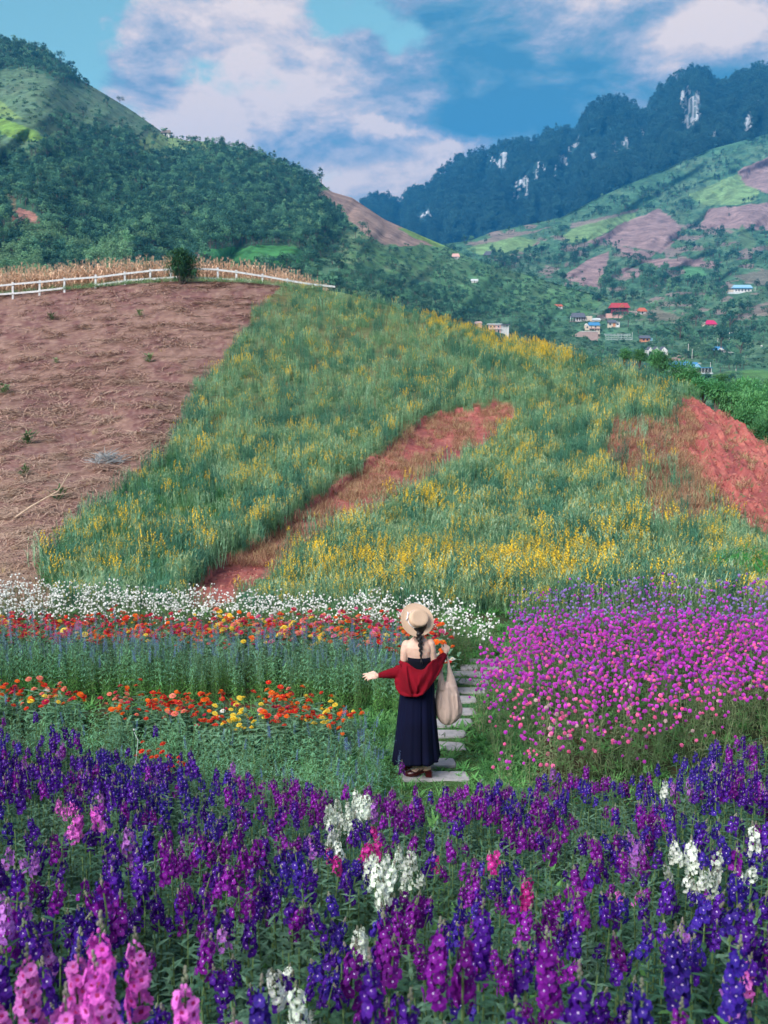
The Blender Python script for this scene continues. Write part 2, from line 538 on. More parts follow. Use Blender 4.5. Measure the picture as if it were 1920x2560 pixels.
RED_STRIPE = [(440, 1530), (455, 1480), (500, 1441), (548, 1395), (645, 1355), (770, 1258), (862, 1200), (960, 1125), (1006, 1084), (1050, 1050), (1103, 1027), (1185, 1022), (1271, 1002), (1296, 1030), (1247, 1078), (1185, 1116), (1127, 1155), (1030, 1219), (958, 1263), (770, 1340), (678, 1428), (600, 1490), (540, 1530)]
BROWN = [(-1500, 600), (718, 700), (700, 722), (625, 790), (605, 850), (548, 905), (470, 1010), (440, 1100), (395, 1150), (300, 1225), (200, 1305), (128, 1380), (118, 1450), (150, 1600), (-1500, 1600)]
BANK = [(1678, 1111), (1700, 1060), (1690, 1010), (1760, 1000), (1830, 1015), (1940, 1075), (2400, 1200), (2400, 1480), (1990, 1390), (1915, 1345), (1870, 1315), (1815, 1268), (1775, 1212), (1727, 1168)]
BANK2 = [(1530, 1050), (1570, 1035), (1650, 1045), (1720, 1010), (1760, 1090), (1735, 1170), (1790, 1230), (1850, 1310), (1760, 1325), (1700, 1330), (1650, 1345), (1590, 1270), (1540, 1180), (1520, 1100)]
LUSH = [(150, 1330), (300, 1230), (430, 1150), (560, 1230), (600, 1330), (480, 1400), (430, 1520), (100, 1520), (115, 1400)]

def hill_fn(u, s):
    s1 = np.clip(s, 0, 1)
    yc = YC(u); vc = VC(u)
    Y = YB * (yc / YB) ** s1
    V = VB + (vc - VB) * s1
    # folds of the slope, as small changes of distance
    fold = (fbm(u / 210., V / 170., 4, .5, 1) - .5) * .10 * np.sin(PI * np.clip(s1, 0, 1)) ** .7
    Y = Y * (1 + fold)
    P = at_np(u, V, Y)
    P[..., 2] += (fbm(P[..., 0] * .9, P[..., 1] * .9, 3, .5, 2) - .5) * .16 * np.clip(s1 * 6, 0, 1) * (s1 < .985)
    uu, vv = pix(P[..., 0], P[..., 1], P[..., 2])
    # the track worn into the slope and the eroded bank are cut down, with rills
    ring = inpoly(uu, vv, RED_STRIPE)
    P[..., 2] -= .22 * ring * (Y > 19)
    bank = inpoly(uu + (fbm(uu / 30, vv / 30, 2) - .5) * 30, vv, BANK)
    t_ = (uu - 1700) * .62 - (vv - 1100) * .55
    rill = np.abs(fbm(t_ / 17., (uu + vv) / 150., 4, .62, 3) - .5) * 2
    P[..., 2] += bank * ((rill - .4) * .5 + (np.abs(fbm(t_ / 6., (uu + vv) / 60., 3, .6, 18) - .5) * 2 - .3) * .16 + (fbm(uu / 5., vv / 5., 2, .5, 8) - .5) * .12)
    # behind the crest
    sb = np.clip(s - 1, 0, 1)
    plate = np.where(u < 780, 1.0, np.clip((900 - u) / 120., 0, 1))
    back = sb * 90
    drop = np.where(back < 16 * plate, back * .01, (np.clip(back - 16 * plate, 0, None)) ** 1.35 * .10)
    P[..., 1] += back
    P[..., 0] *= (P[..., 1]) / np.maximum(P[..., 1] - back, 1)
    P[..., 2] -= drop
    return P
HU = np.linspace(-700, 2600, 620)
HS = np.concatenate([np.linspace(0, 1, 400), 1 + np.linspace(0.004, 1, 40) ** 1.5])
hill = Sheet(HU, HS, hill_fn)

def mixc(c, m, col, a=1.0):
    m = (m * a)[..., None]
    return c * (1 - m) + np.array(col) * m

def hill_masks(u, v):
    wu = u + (fbm(u / 22., v / 22., 3, .6, 5) - .5) * 42; wv = v + (fbm(u / 22., v / 22., 3, .6, 6) - .5) * 42
    return dict(red=inpoly(wu, wv, RED_STRIPE), brown=inpoly(u + (wu - u) * .5 + (fbm(u / 70., v / 55., 3, .6, 15) - .5) * 80, v + (wv - v) * .5, BROWN),
                bank=inpoly(wu, wv, BANK), bank2=inpoly(wu, wv, BANK2), lush=inpoly(wu, wv, LUSH))

def hill_col(u, v, P):
    m = hill_masks(u, v)
    n = fbm(u / 40., v / 30., 4, .6, 4); n2 = fbm(u / 8., v / 6., 3, .6, 7)
    c = np.zeros(u.shape + (3,)) + np.array((.10, .15, .07))
    c = mixc(c, np.clip((n - .45) * 5, 0, 1), (.13, .13, .06))
    c = mixc(c, m['lush'].astype(float), (.07, .15, .045), .8)
    b = np.zeros_like(c) + np.array((.22, .13, .105)); b = mixc(b, np.clip((n - .42) * 5, 0, 1), (.17, .085, .08)); b = mixc(b, np.clip((n2 - .5) * 6, 0, 1) * .6, (.30, .19, .16))
    c = np.where(m['brown'][..., None], b, c)
    r = np.zeros_like(c) + np.array((.33, .10, .09)); r = mixc(r, np.clip((n2 - .5) * 5, 0, 1), (.39, .15, .125)); r = mixc(r, np.clip((n - .52) * 6, 0, 1), (.23, .075, .075))
    c = np.where((m['red'])[..., None], r * .95, c)
    part = m['bank2'] & (fbm(u / 18., v / 18., 3, .6, 9) > .38)
    c = np.where(part[..., None], r * .9, c)
    c = np.where((m['bank'] & (n2 > .27))[..., None], r * np.array((1.08, 1.0, 1.0)), c)
    return np.clip(c, 0, 1)
M_HILL = groundmat('hill_soil', (1.6, 9.0), 0.10, 0.6, amount=.24)
hill.build('terrain', M_HILL, hill_col)

# ---- garden ground
def gz(x, y):
    """height of the flower garden's ground: a bank falling from the camera to a level terrace"""
    x = np.asarray(x, float); y = np.asarray(y, float)
    s = np.clip((8.6 - y) / 8.6, 0, 1.6)
    z = 2.55 * s ** 1.04
    z = z + (fbm(x * .8, y * .8, 3, .5, 3) - .5) * .12 * np.clip(1 - np.abs(x - .6) / .01, 0, 1)
    return z - np.clip(y - 16.2, 0, 10) * .25
def gz1(x, y): return float(gz(x, y))

gx = np.linspace(-26, 26, 300); gy = np.linspace(-8, 19, 200)
GX, GY = np.meshgrid(gx, gy, indexing='ij')
garden = Sheet(gx, gy, lambda a, b: np.stack([a, b, gz(a, b) + (fbm(a * 3, b * 3, 3) - .5) * .05 * (b < 16)], -1))
def path_x(y): return np.interp(y, [8, 9.6, 10.4, 11.2, 12.0, 12.8, 13.6, 15], [.48, .48, .50, .64, .86, 1.12, 1.3, 1.4])
def garden_col(u, v, P):
    x, y = P[..., 0], P[..., 1]
    n = fbm(x * 2.2, y * 2.2, 4, .6, 2)
    c = np.zeros(x.shape + (3,)) + np.array((.035, .05, .022))
    c = mixc(c, np.clip((n - .5) * 6, 0, 1), (.075, .05, .03))
    g = (np.abs(x - path_x(y)) < .95) & (y > 8.7) & (y < 15.5)
    return mixc(c, g.astype(float), (.055, .11, .035), .85)
M_GARDEN = groundmat('garden_soil', (4.0, 25.0), 0.03, 0.7)
garden.build('garden_ground', M_GARDEN, garden_col)

# ---- the wooded ridge on the left and its long spur
VL = interp([(-900, -260), (-300, -40), (0, 96), (90, 112), (150, 152), (210, 205), (240, 222), (320, 270), (420, 340), (470, 352), (520, 354), (620, 374), (700, 405), (790, 447),
             (830, 480), (880, 494), (960, 548), (1000, 566), (1120, 618), (1170, 642), (1230, 664), (1340, 694), (1430, 722), (1530, 748), (1600, 785), (1700, 835), (1800, 880)])
YL = interp([(-900, 1000), (0, 920), (420, 880), (830, 820), (1170, 790), (1340, 780), (1430, 765), (1530, 735), (1600, 665), (1700, 575), (1800, 515)])
VLF = interp([(-900, 830), (0, 830), (900, 850), (1250, 880), (1500, 890), (1700, 900), (1800, 905)])
YLF = interp([(-900, 230), (500, 230), (900, 270), (1250, 430), (1500, 500), (1800, 490)])
def left_fn(u, s):
    s1 = np.clip(s, 0, 1); yf = YLF(u); yc = YL(u)
    Y = yf * (yc / yf) ** s1; V = VLF(u) + (VL(u) - VLF(u)) * s1
    env = np.sin(PI * s1) ** .6
    r = 1 - np.abs(fbm((u + V * .9) / 190., V / 330., 4, .5, 11) - .5) * 4
    Y = Y * (1 + .10 * env * (r - .4) + .05 * env * (fbm(u / 70., V / 60., 4, .55, 12) - .5))
    Y = np.minimum(Y, yc * 1.02)
    V = V + (fbm(u / 40., V / 40., 2, .5, 13) - .5) * 8 * env
    P = at_np(u, V, Y)
    sb = np.clip(s - 1, 0, 1)
    P[..., 1] += sb * 400; P[..., 0] *= P[..., 1] / np.maximum(P[..., 1] - sb * 400, 1)
    P[..., 2] -= sb * sb * 260 + sb * 30
    P[..., 2] -= np.clip(-s, 0, 1) * 40
    return P
left = Sheet(np.linspace(-900, 1800, 540), np.concatenate([[-1], np.linspace(0, 1, 300), np.linspace(1.02, 2, 14)]), left_fn)
FOREST = [(-900, 330), (0, 385), (60, 400), (130, 365), (250, 335), (320, 350), (390, 400), (450, 385), (520, 360), (640, 380), (790, 455), (800, 480), (850, 535), (870, 585), (800, 602), (640, 620), (500, 640), (470, 720), (-900, 760)]
KNOLL = [(-900, -300), (0, 60), (215, 190), (228, 222), (150, 205), (110, 178), (0, 172), (-900, 60)]
GREENF = [(500, 625), (600, 618), (700, 612), (770, 628), (775, 655), (700, 668), (560, 672), (505, 650)]
def left_col(u, v, P):
    wu = u + (fbm(u / 30., v / 30., 3, .6, 21) - .5) * 40; wv = v + (fbm(u / 30., v / 30., 3, .6, 22) - .5) * 40
    n = fbm(u / 60., v / 40., 4, .6, 23); n2 = fbm(u / 12., v / 9., 3, .6, 24)
    c = np.zeros(u.shape + (3,)) + np.array((.085, .18, .075))
    c = mixc(c, np.clip((n - .45) * 6, 0, 1), (.13, .19, .10)); c = mixc(c, np.clip((n2 - .52) * 7, 0, 1), (.05, .12, .07))
    up = (v < 420) & (u < 560)
    c = mixc(c, up.astype(float), (.10, .155, .105), .6)
    spl = (u > 800) & (v > 655 + (u - 850) * .22)
    c = mixc(c, spl.astype(float), (.06, .16, .10), .6)
    c = np.where(inpoly(wu, wv, FOREST)[..., None] | inpoly(wu, wv, KNOLL)[..., None], np.array((.05, .12, .07)), c)
    spur = (u > 1080) & (v < 790)
    c = mixc(c, spur.astype(float), (.085, .21, .09), .55)
    for poly, colr in (([(0 - 60, 285), (0, 292), (60, 315), (118, 347), (90, 355), (0, 335), (-60, 330)], (.15, .27, .06)),
                       ([(-200, 230), (0, 250), (60, 300), (0, 290), (-200, 280)], (.16, .25, .09)),
                       ([(775, 486), (833, 470), (900, 490), (960, 520), (1058, 561), (995, 572), (1040, 592), (1087, 613), (960, 612), (905, 580), (830, 520)], (.27, .185, .155)),
                       ([(995, 570), (1058, 562), (1151, 617), (1093, 616)], (.16, .27, .07)),
                       ([(20, 540), (50, 520), (80, 530), (120, 572), (95, 588), (40, 575)], (.33, .16, .13)),
                       ([(0, 470), (40, 500), (45, 530), (0, 520), (-100, 480)], (.2, .16, .1)),
                       ([(470, 625), (500, 632), (540, 650), (500, 655)], (.3, .2, .16)),
                       (GREENF, (.06, .22, .07)),
                       ([(380, 330), (420, 340), (520, 352), (520, 375), (450, 385), (410, 400), (330, 372)], (.16, .24, .1))):
        c = np.where(inpoly(u + (wu - u) * .35, v + (wv - v) * .35, poly)[..., None], np.array(colr), c)
    return np.clip(c, 0, 1)
M_FAR = groundmat('slope_vegetation', (0.05, 0.35), 2.0, 0.8)
left.build('hills', M_FAR, left_col)

# ---- the farmed valley on the right
VVT = interp([(300, 640), (900, 620), (1000, 622), (1100, 612), (1180, 600), (1230, 580), (1400, 545), (1500, 492), (1640, 432), (1780, 372), (1920, 335), (2300, 220), (2900, 120)])
YV = interp([(0, 95), (0, 95)])
_vt = [(100, 1750), (335, 1720), (400, 1650), (450, 1560), (500, 1450), (550, 1320), (600, 1180), (650, 1020), (700, 870), (750, 740), (800, 640), (850, 560), (900, 480), (940, 400), (970, 310), (1000, 230), (1040, 160), (1080, 120), (1140, 85)]
def valley_fn(u, s):
    s1 = np.clip(s, 0, 1)
    V = 1140 + (VVT(u) - 1140) * s1
    Y = np.interp(V, [a for a, b in _vt], [b for a, b in _vt])
    env = np.sin(PI * s1) ** .5
    r = 1 - np.abs(fbm((u * .8 + V) / 150., V / 200., 4, .5, 31) - .5) * 4
    far = np.clip((Y - 380) / 300, 0, 1)
    Y = Y * (1 + env * far * (.09 * (r - .4) + .04 * (fbm(u / 50., V / 40., 4, .55, 32) - .5)))
    P = at_np(u, V, Y)
    sb = np.clip(s - 1, 0, 1); P[..., 1] += sb * 300; P[..., 2] -= sb * 60
    sf = np.clip(-s, 0, 1); P[..., 1] -= sf * 10; P[..., 2] -= sf * 20
    return P
valley = Sheet(np.linspace(250, 2900, 600), np.concatenate([[-1, -.4], np.linspace(0, 1, 330), [1.3, 2]]), valley_fn)
MV = (.27, .185, .185); LG = (.17, .28, .12); BG = (.09, .25, .12)
CROPS = [([(1405, 590), (1425, 575), (1480, 552), (1585, 530), (1592, 545), (1530, 575), (1463, 607), (1423, 606)], LG),
         ([(1463, 607), (1530, 578), (1560, 556), (1648, 522), (1680, 545), (1706, 573), (1690, 600), (1654, 633), (1600, 622), (1539, 613)], MV),
         ([(1718, 486), (1760, 470), (1845, 434), (1870, 455), (1897, 480), (1886, 503), (1830, 512), (1770, 515), (1735, 500)], LG),
         ([(1845, 428), (1920, 392), (2100, 350), (2100, 470), (1920, 482), (1863, 463)], MV),
         ([(1770, 524), (1820, 516), (1920, 506), (2200, 480), (2200, 570), (1920, 578), (1850, 572), (1741, 573), (1760, 550)], MV),
         ([(1405, 692), (1450, 660), (1524, 628), (1518, 660), (1498, 722), (1463, 714), (1430, 705)], MV),
         ([(1168, 622), (1210, 604), (1284, 588), (1345, 602), (1320, 622), (1261, 644), (1200, 636)], LG),
         ([(1160, 612), (1220, 596), (1300, 580), (1380, 566), (1300, 590), (1200, 612)], (.2, .17, .15)),
         ([(1425, 560), (1500, 545), (1600, 520), (1590, 530), (1500, 553), (1440, 568)], (.2, .17, .15)),
         ([(1310, 545), (1400, 505), (1440, 488), (1430, 505), (1340, 548)], (.2, .16, .16)),
         ([(1597, 650), (1660, 645), (1740, 648), (1805, 655), (1780, 668), (1720, 664), (1640, 668)], MV),
         ([(1545, 674), (1580, 668), (1605, 678), (1596, 692), (1556, 692)], MV),
         ([(1530, 612), (1600, 625), (1640, 632), (1620, 648), (1560, 640)], MV),
         ([(1706, 668), (1750, 664), (1768, 690), (1720, 700)], BG),
         ([(1860, 770), (1920, 755), (2050, 750), (2050, 790), (1890, 790)], (.19, .165, .14)),
         ([(1560, 790), (1640, 770), (1720, 800), (1700, 812), (1620, 792)], (.17, .17, .13)),
         ([(1830, 690), (1920, 675), (2000, 680), (2000, 712), (1900, 716)], (.15, .15, .12)),
         ([(1850, 560), (1890, 600), (1880, 630), (1850, 610)], (.09, .16, .08)),
         ([(1770, 940), (1850, 925), (2100, 925), (2100, 985), (1850, 960)], (.085, .19, .06)),
         ([(1655, 905), (1700, 885), (1730, 878), (1735, 886), (1700, 900), (1668, 912)], (.34, .25, .21)),
         ([(1414, 842), (1440, 828), (1500, 826), (1500, 846)], (.3, .22, .19)),
         ([(1740, 965), (1850, 962), (2100, 990), (2100, 1070), (1900, 1000)], (.11, .24, .07))]
def valley_col(u, v, P):
    wu = u + (fbm(u / 25., v / 18., 3, .6, 41) - .5) * 22; wv = v + (fbm(u / 25., v / 18., 3, .6, 42) - .5) * 14
    n = fbm(u / 70., v / 30., 4, .6, 43); n2 = fbm(u / 10., v / 5., 3, .6, 44)
    c = np.zeros(u.shape + (3,)) + np.array((.065, .16, .09))
    c = mixc(c, np.clip((n - .45) * 6, 0, 1), (.105, .19, .11)); c = mixc(c, np.clip((n2 - .5) * 7, 0, 1), (.045, .115, .075))
    n3 = fbm(u / 45., v / 14., 3, .5, 45)
    c = mixc(c, ((n3 > .62) & (v < 800) & (v > 560)).astype(float), MV, .7)
    for poly, colr in CROPS:
        k = inpoly(u + (wu - u) * .5, v + (wv - v) * .5, poly)
        c = np.where(k[..., None], np.array(colr) * (0.85 + .3 * n2[..., None]), c)
    return np.clip(c, 0, 1)
valley.build('valley_slope', M_FAR, valley_col)

# ---- the limestone range
VK = interp([(300, 620), (700, 600), (880, 560), (905, 508), (930, 494), (985, 506), (1000, 515), (1012, 494), (1035, 478), (1062, 476), (1100, 440), (1150, 394), (1200, 386), (1222, 388), (1240, 366), (1300, 352), (1340, 356), (1365, 336), (1440, 335),
             (1460, 300), (1480, 270), (1500, 256), (1545, 249), (1580, 262), (1605, 284), (1618, 284), (1640, 240), (1680, 205), (1710, 186), (1740, 178), (1770, 192), (1800, 214), (1822, 212), (1850, 190), (1890, 172), (1925, 178), (2000, 240), (2080, 210), (2300, 120), (2900, 60)])
def karst_fn(u, s):
    s1 = np.clip(s, 0, 1)
    V0 = VVT(u) + 45; V = V0 + (VK(u) + (fbm(u / 13., u * 0, 3, .6, 55) - .5) * 22 - V0) * s1
    Y = 1700 + 560 * s1 ** 1.3 + (1920 - np.clip(u, 300, 1920)) * .35
    env = np.clip(s1 * 4, 0, 1)
    r = np.abs(fbm(u / 60., V / 190., 4, .55, 51) - .5) * 4
    Y = Y + env * (r - .8) * 150 + env * (fbm(u / 16., V / 30., 3, .6, 52) - .5) * 60
    P = at_np(u, V, Y)
    sb = np.clip(s - 1, 0, 1); P[..., 1] += sb * 500; P[..., 2] -= sb * 420
    return P
karst = Sheet(np.linspace(300, 2900, 560), np.concatenate([np.linspace(0, 1, 190), [1.05, 1.3, 2]]), karst_fn)
z2 = lambda L: [(960 + a / 1.728, b / 1.728) for a, b in L]
CLIFFS = [z2([(1275, 400), (1310, 385), (1330, 410), (1365, 395), (1375, 440), (1365, 500), (1345, 550), (1300, 555), (1280, 520), (1300, 480), (1275, 450)]),
          z2([(1555, 520), (1580, 480), (1592, 520), (1572, 590), (1558, 595)]),
          z2([(450, 680), (490, 690), (515, 650), (538, 655), (532, 725), (490, 715), (460, 695)]),
          z2([(550, 810), (580, 780), (605, 770), (620, 800), (600, 820), (575, 865), (552, 860)]),
          z2([(635, 720), (670, 705), (672, 760), (640, 785)]), z2([(684, 705), (700, 705), (698, 735), (684, 735)]),
          z2([(750, 680), (790, 665), (800, 700), (755, 712)]), z2([(795, 640), (845, 598), (850, 620), (800, 665)]),
          z2([(890, 645), (915, 655), (912, 680), (892, 672)]), z2([(990, 620), (1015, 640), (1010, 672), (995, 655)]),
          z2([(1030, 610), (1055, 598), (1065, 640), (1035, 635)]), z2([(1105, 555), (1128, 560), (1125, 590), (1107, 575)]),
          z2([(1605, 440), (1620, 400), (1622, 460), (1608, 475)]), z2([(1160, 475), (1190, 480), (1185, 495), (1162, 490)]),
          z2([(1415, 560), (1440, 570), (1435, 600), (1418, 595)]), z2([(140, 930), (200, 905), (205, 925), (150, 948)]),
          z2([(600, 760), (625, 750), (622, 840), (610, 840)]), z2([(733, 700), (745, 690), (742, 770), (735, 770)])]
def cliff_mask(u, v):
    m = np.zeros(u.shape, bool)
    wu = u + (fbm(u / 6., v / 30., 2, .5, 61) - .5) * 10; wv = v + (fbm(u / 4., v / 20., 2, .5, 62) - .5) * 26
    for c_ in CLIFFS: m |= inpoly(wu, wv, c_)
    return m
def karst_col(u, v, P):
    n = fbm(u / 14., v / 10., 4, .6, 63)
    c = np.zeros(u.shape + (3,)) + np.array((.02, .06, .065)); c = mixc(c, np.clip((n - .5) * 6, 0, 1), (.035, .085, .08))
    st = fbm(u / 3., v / 22., 3, .6, 64)
    return np.where(cliff_mask(u, v)[..., None] & (st > .42)[..., None], np.array((.52, .55, .58)) * (.35 + .9 * st[..., None]), c)
M_KARST = groundmat('limestone_and_forest', (0.02, 0.12), 8.0, 0.8, amount=.3)
karst.build('mountain_range', M_KARST, karst_col)

# ---- low ground under everything, out to the horizon
mb = MB(); mb.face([(-4800, -1500, -22), (4800, -1500, -22), (4800, 4000, -22), (-4800, 4000, -22)])
tag(mb.build('ground', plain('plain_grass', (.05, .1, .04), .95, .1, .3, .02)), kind='structure')
# ============================================================ air
haze_m = bpy.data.materials.new('haze'); haze_m.use_nodes = True
hn = haze_m.node_tree; hn.nodes.clear()
pv = hn.nodes.new('ShaderNodeVolumePrincipled'); ho = hn.nodes.new('ShaderNodeOutputMaterial')
pv.inputs['Color'].default_value = (0.05, 0.42, 1.0, 1)
pv.inputs['Density'].default_value = 0.00020
pv.inputs['Anisotropy'].default_value = 0.0
hn.links.new(pv.outputs[0], ho.inputs['Volume'])
mb = MB(); mb.box((0, 1250, 395), (9700, 5600, 836))
tag(mb.build('haze', haze_m), kind='stuff')

# ============================================================ planting materials
L_ANG = leafmat('angelonia_leaf', (.04, .13, .08), (.085, .19, .105), (.12, .21, .14), .9)
L_ANGL = leafmat('fresh_leaf', (.07, .24, .06), (.14, .32, .10), None, .9)
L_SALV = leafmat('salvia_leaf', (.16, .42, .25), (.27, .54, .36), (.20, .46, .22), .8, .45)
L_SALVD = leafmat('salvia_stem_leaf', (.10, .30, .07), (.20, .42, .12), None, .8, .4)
L_ZIN = leafmat('zinnia_leaf', (.10, .26, .14), (.19, .36, .22), None, 1.0)
L_GOM = leafmat('gomphrena_leaf', (.09, .18, .07), (.19, .27, .12), (.22, .24, .13), .6)
L_HEMP = leafmat('hemp_leaf', (.11, .29, .15), (.19, .38, .18), (.26, .44, .28), .35, jitter=.35)
L_HEMPD = leafmat('hemp_leaf_dark', (.055, .19, .13), (.08, .24, .16), (.10, .26, .15), .3, jitter=.3)
L_HTIP = leafmat('hemp_tip', (.25, .38, .20), (.36, .45, .21), (.33, .45, .31), .5, jitter=.3)
P_YEL = petalmat('yellow_petal', (.84, .50, .015), (.88, .64, .05), .25, .2)
P_GRASS = leafmat('grass_blade', (.05, .21, .07), (.09, .28, .10), (.12, .26, .10), .8)
P_STRAW = leafmat('straw', (.42, .28, .21), (.58, .42, .32), (.30, .18, .15), .5, .1, .8)
P_REDG = leafmat('red_grass', (.36, .15, .11), (.46, .28, .18), (.34, .3, .15), .5, .2, .8)
P_CORN = leafmat('corn_husk', (.62, .40, .27), (.78, .56, .40), (.50, .33, .22), .2, .25, .8)
P_STEM = plain('stem', (.10, .17, .06), .7)
PETAL = {
 'violet': petalmat('violet_petal', (.048, .008, .22), (.095, .014, .32)),
 'blue violet': petalmat('blue_violet_petal', (.028, .011, .22), (.06, .025, .33)),
 'purple': petalmat('purple_petal', (.13, .007, .21), (.25, .014, .34)),
 'magenta': petalmat('magenta_petal', (.42, .012, .20), (.62, .04, .34)),
 'pink': petalmat('pink_petal', (.60, .08, .50), (.78, .24, .70)),
 'lilac': petalmat('lilac_petal', (.32, .10, .50), (.5, .2, .6)),
 'white': petalmat('white_petal', (.66, .76, .62), (.84, .88, .80)),
}
P_EYE = plain('petal_eye', (.45, .35, .6), .6)
P_EYED = plain('petal_throat', (.28, .01, .1), .6)
P_BUD = leafmat('bud', (.16, .2, .12), (.25, .22, .2), None, 6, .2)

def frame(d):
    d = d.normalized(); a = d.cross(Vector((0, 0, 1)))
    if a.length < 1e-3: a = Vector((1, 0, 0))
    a.normalize(); return a, a.cross(d).normalized()

def floret(mb, p, d, r, mp, me, rng, lod=1, eye=0):
    """two-lipped angelonia floret: five rounded lobes round a small pale eye"""
    a, b = frame(d); d = d.normalized()
    n = 5
    for k in range(n):
        an = PI / 2 + 2 * PI * k / n + rng.uniform(-.12, .12)
        e = a * math.cos(an) + b * math.sin(an); s = a * -math.sin(an) + b * math.cos(an)
        rr = r * (1.12 if k in (2, 3) else .92) * rng.uniform(.9, 1.1)
        cup = .35 if k in (0, 1, 4) else .1
        m1 = p + e * rr * .5 + d * rr * .18
        m2 = p + e * rr + d * rr * cup
        w = rr * .5
        if lod: mb.face([p, m1 - s * w, m2 - s * w * .62, m2 + s * w * .62, m1 + s * w], mp)
        else: mb.face([p, m2 - s * w, m2 + s * w], mp)
    if lod:
        q = p + d * r * .14; z = r * (eye if eye else .16 if rng.random() < .5 else .07)
        mb.face([q - a * z - b * z, q + a * z - b * z, q + a * z + b * z, q - a * z + b * z], me)

def spike(seed, colour, L=.17, r=.0125, n=24, lod=1, eye=0):
    rng = random.Random(seed); mb = MB()
    mb.tube([(0, 0, -.02), (rng.uniform(-.006, .006), 0, L * .6), (0, 0, L)], [.003, .0025, .0012], 4, 1)
    gap = rng.uniform(0, 6.28)
    for i in range(n):
        t = i / (n - 1); z = L * (.02 + .78 * t); an = i * 2.4 + rng.uniform(-.3, .3)
        rad = (.021 - .010 * t) * rng.uniform(.8, 1.35)
        if math.cos(an - gap) > .6 and rng.random() < .5: continue
        d = Vector((math.cos(an), math.sin(an), .12 + .3 * t))
        p = Vector((math.cos(an) * rad, math.sin(an) * rad, z))
        floret(mb, p, d + Vector((rng.uniform(-.5, .5), rng.uniform(-.5, .5), rng.uniform(-.4, .3))), r * (1.1 - .3 * t) * rng.uniform(.8, 1.15), 0, 3, rng, lod, eye)
    for i in range(10):
        t = i / 9; an = i * 2.4; z = L * (.8 + .22 * t); rd = .008 * (1 - t)
        mb.ell((math.cos(an) * rd, math.sin(an) * rd, z), (.0035, .0035, .005), 5, 3, 2 if i > 3 else 0)
    return mb

def ang_foliage(seed, nst=4, H=.5, leafm=0):
    """stems with opposite lance leaves; returns builder and the stem tips"""
    rng = random.Random(seed); mb = MB(); tips = []
    for k in range(nst):
        an = rng.uniform(0, 2 * PI); sp = rng.uniform(.03, .13)
        h = H * rng.uniform(.82, 1.12)
        b0 = Vector((math.cos(an) * .02, math.sin(an) * .02, -.03)); tp = Vector((math.cos(an) * sp, math.sin(an) * sp, h))
        mid = (b0 + tp) / 2 + Vector((math.cos(an) * .02, math.sin(an) * .02, 0))
        mb.tube([b0, mid, tp], [.004, .0035, .003], 4, 1, False); tips.append(tp)
        n = int(h / .028)
        for i in range(2, n):
            t = i / n; c = (b0 * (1 - t) + mid * t) * (1 - t) + (mid * (1 - t) + tp * t) * t
            a0 = i * PI / 2 + rng.uniform(-.4, .4)
            for s in (0, PI):
                d = Vector((math.cos(a0 + s), math.sin(a0 + s), rng.uniform(.2, .9)))
                mb.leaf(c, d, rng.uniform(.045, .075) * (1.15 - .4 * t), rng.uniform(.012, .020), leafm, rng.uniform(.2, .8), 2)
    return mb, tips

ANG_F = [ang_foliage(100 + i, (3, 4, 4, 3, 5)[i], .45) for i in range(5)]
ANG_FM = [a.mesh('angelonia_foliage', [L_ANG, P_STEM]) for a, t in ANG_F]
SPK = {c: [spike(7 * i + 3, c, (.108, .082, .132)[i], .0135, (19, 14, 24)[i]) for i in range(3)] for c in ('violet',)}
SPKM = {}
for c in PETAL:
    eye = P_EYED if c in ('pink', 'lilac') else P_EYE
    for i in range(3): SPKM[c, i] = SPK['violet'][i].mesh('flower_spike', [PETAL[c], P_STEM, P_BUD, eye])

def copy_obj(o, parent=None, loc=None, rot=None, scl=None):
    c = o.copy(); C.objects.link(c); c.parent = parent
    if loc is not None: c.location = loc
    if rot is not None: c.rotation_euler = rot
    if scl is not None: c.scale = (scl,) * 3
    return c

def new(name, me, parent=None, loc=(0, 0, 0), rot=(0, 0, 0), scl=1.0):
    o = bpy.data.objects.new(name, me); C.objects.link(o)
    o.location = loc; o.rotation_euler = rot; o.scale = (scl,) * 3
    if parent is not None: o.parent = parent
    return o

# ------------------------------------------------------------ salvia (blue, fine leaves)
P_BLUE = petalmat('pale_blue_petal', (.11, .19, .50), (.22, .30, .62))
def salvia_foliage(seed, H=.75, nst=6, spread=.12):
    rng = random.Random(seed); mb = MB(); tips = []
    for k in range(nst):
        an = rng.uniform(0, 2 * PI); r0 = rng.uniform(0, spread); h = H * rng.uniform(.8, 1.1)
        b0 = Vector((math.cos(an) * r0, math.sin(an) * r0, -.03)); tp = b0 + Vector((rng.uniform(-.14, .14), rng.uniform(-.14, .14), h))
        mb.tube([b0, tp], [.0035, .002], 3, 2, False); tips.append(tp)
        n = int(h / .030)
        for i in range(1, n):
            t = i / n; c = b0.lerp(tp, t); a0 = i * 2.1 + rng.uniform(-.4, .4)
            d = Vector((math.cos(a0), math.sin(a0), rng.uniform(-.1, 1.0)))
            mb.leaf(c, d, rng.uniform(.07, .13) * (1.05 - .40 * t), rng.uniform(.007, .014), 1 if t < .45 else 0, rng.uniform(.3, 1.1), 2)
    return mb, tips
def salvia_spike(seed, L=.16, n=38):
    rng = random.Random(seed); mb = MB()
    mb.tube([(0, 0, -.01), (0, 0, L)], [.0025, .001], 3, 1)
    for i in range(n):
        t = i / n; z = L * t; an = i * 2.4; d = Vector((math.cos(an), math.sin(an), .5))
        mb.leaf((math.cos(an) * .004, math.sin(an) * .004, z), d, rng.uniform(.016, .028) * (1.1 - .6 * t), .015, 0, .3, 1)
    return mb
SAL_F = [salvia_foliage(200 + i) for i in range(4)]
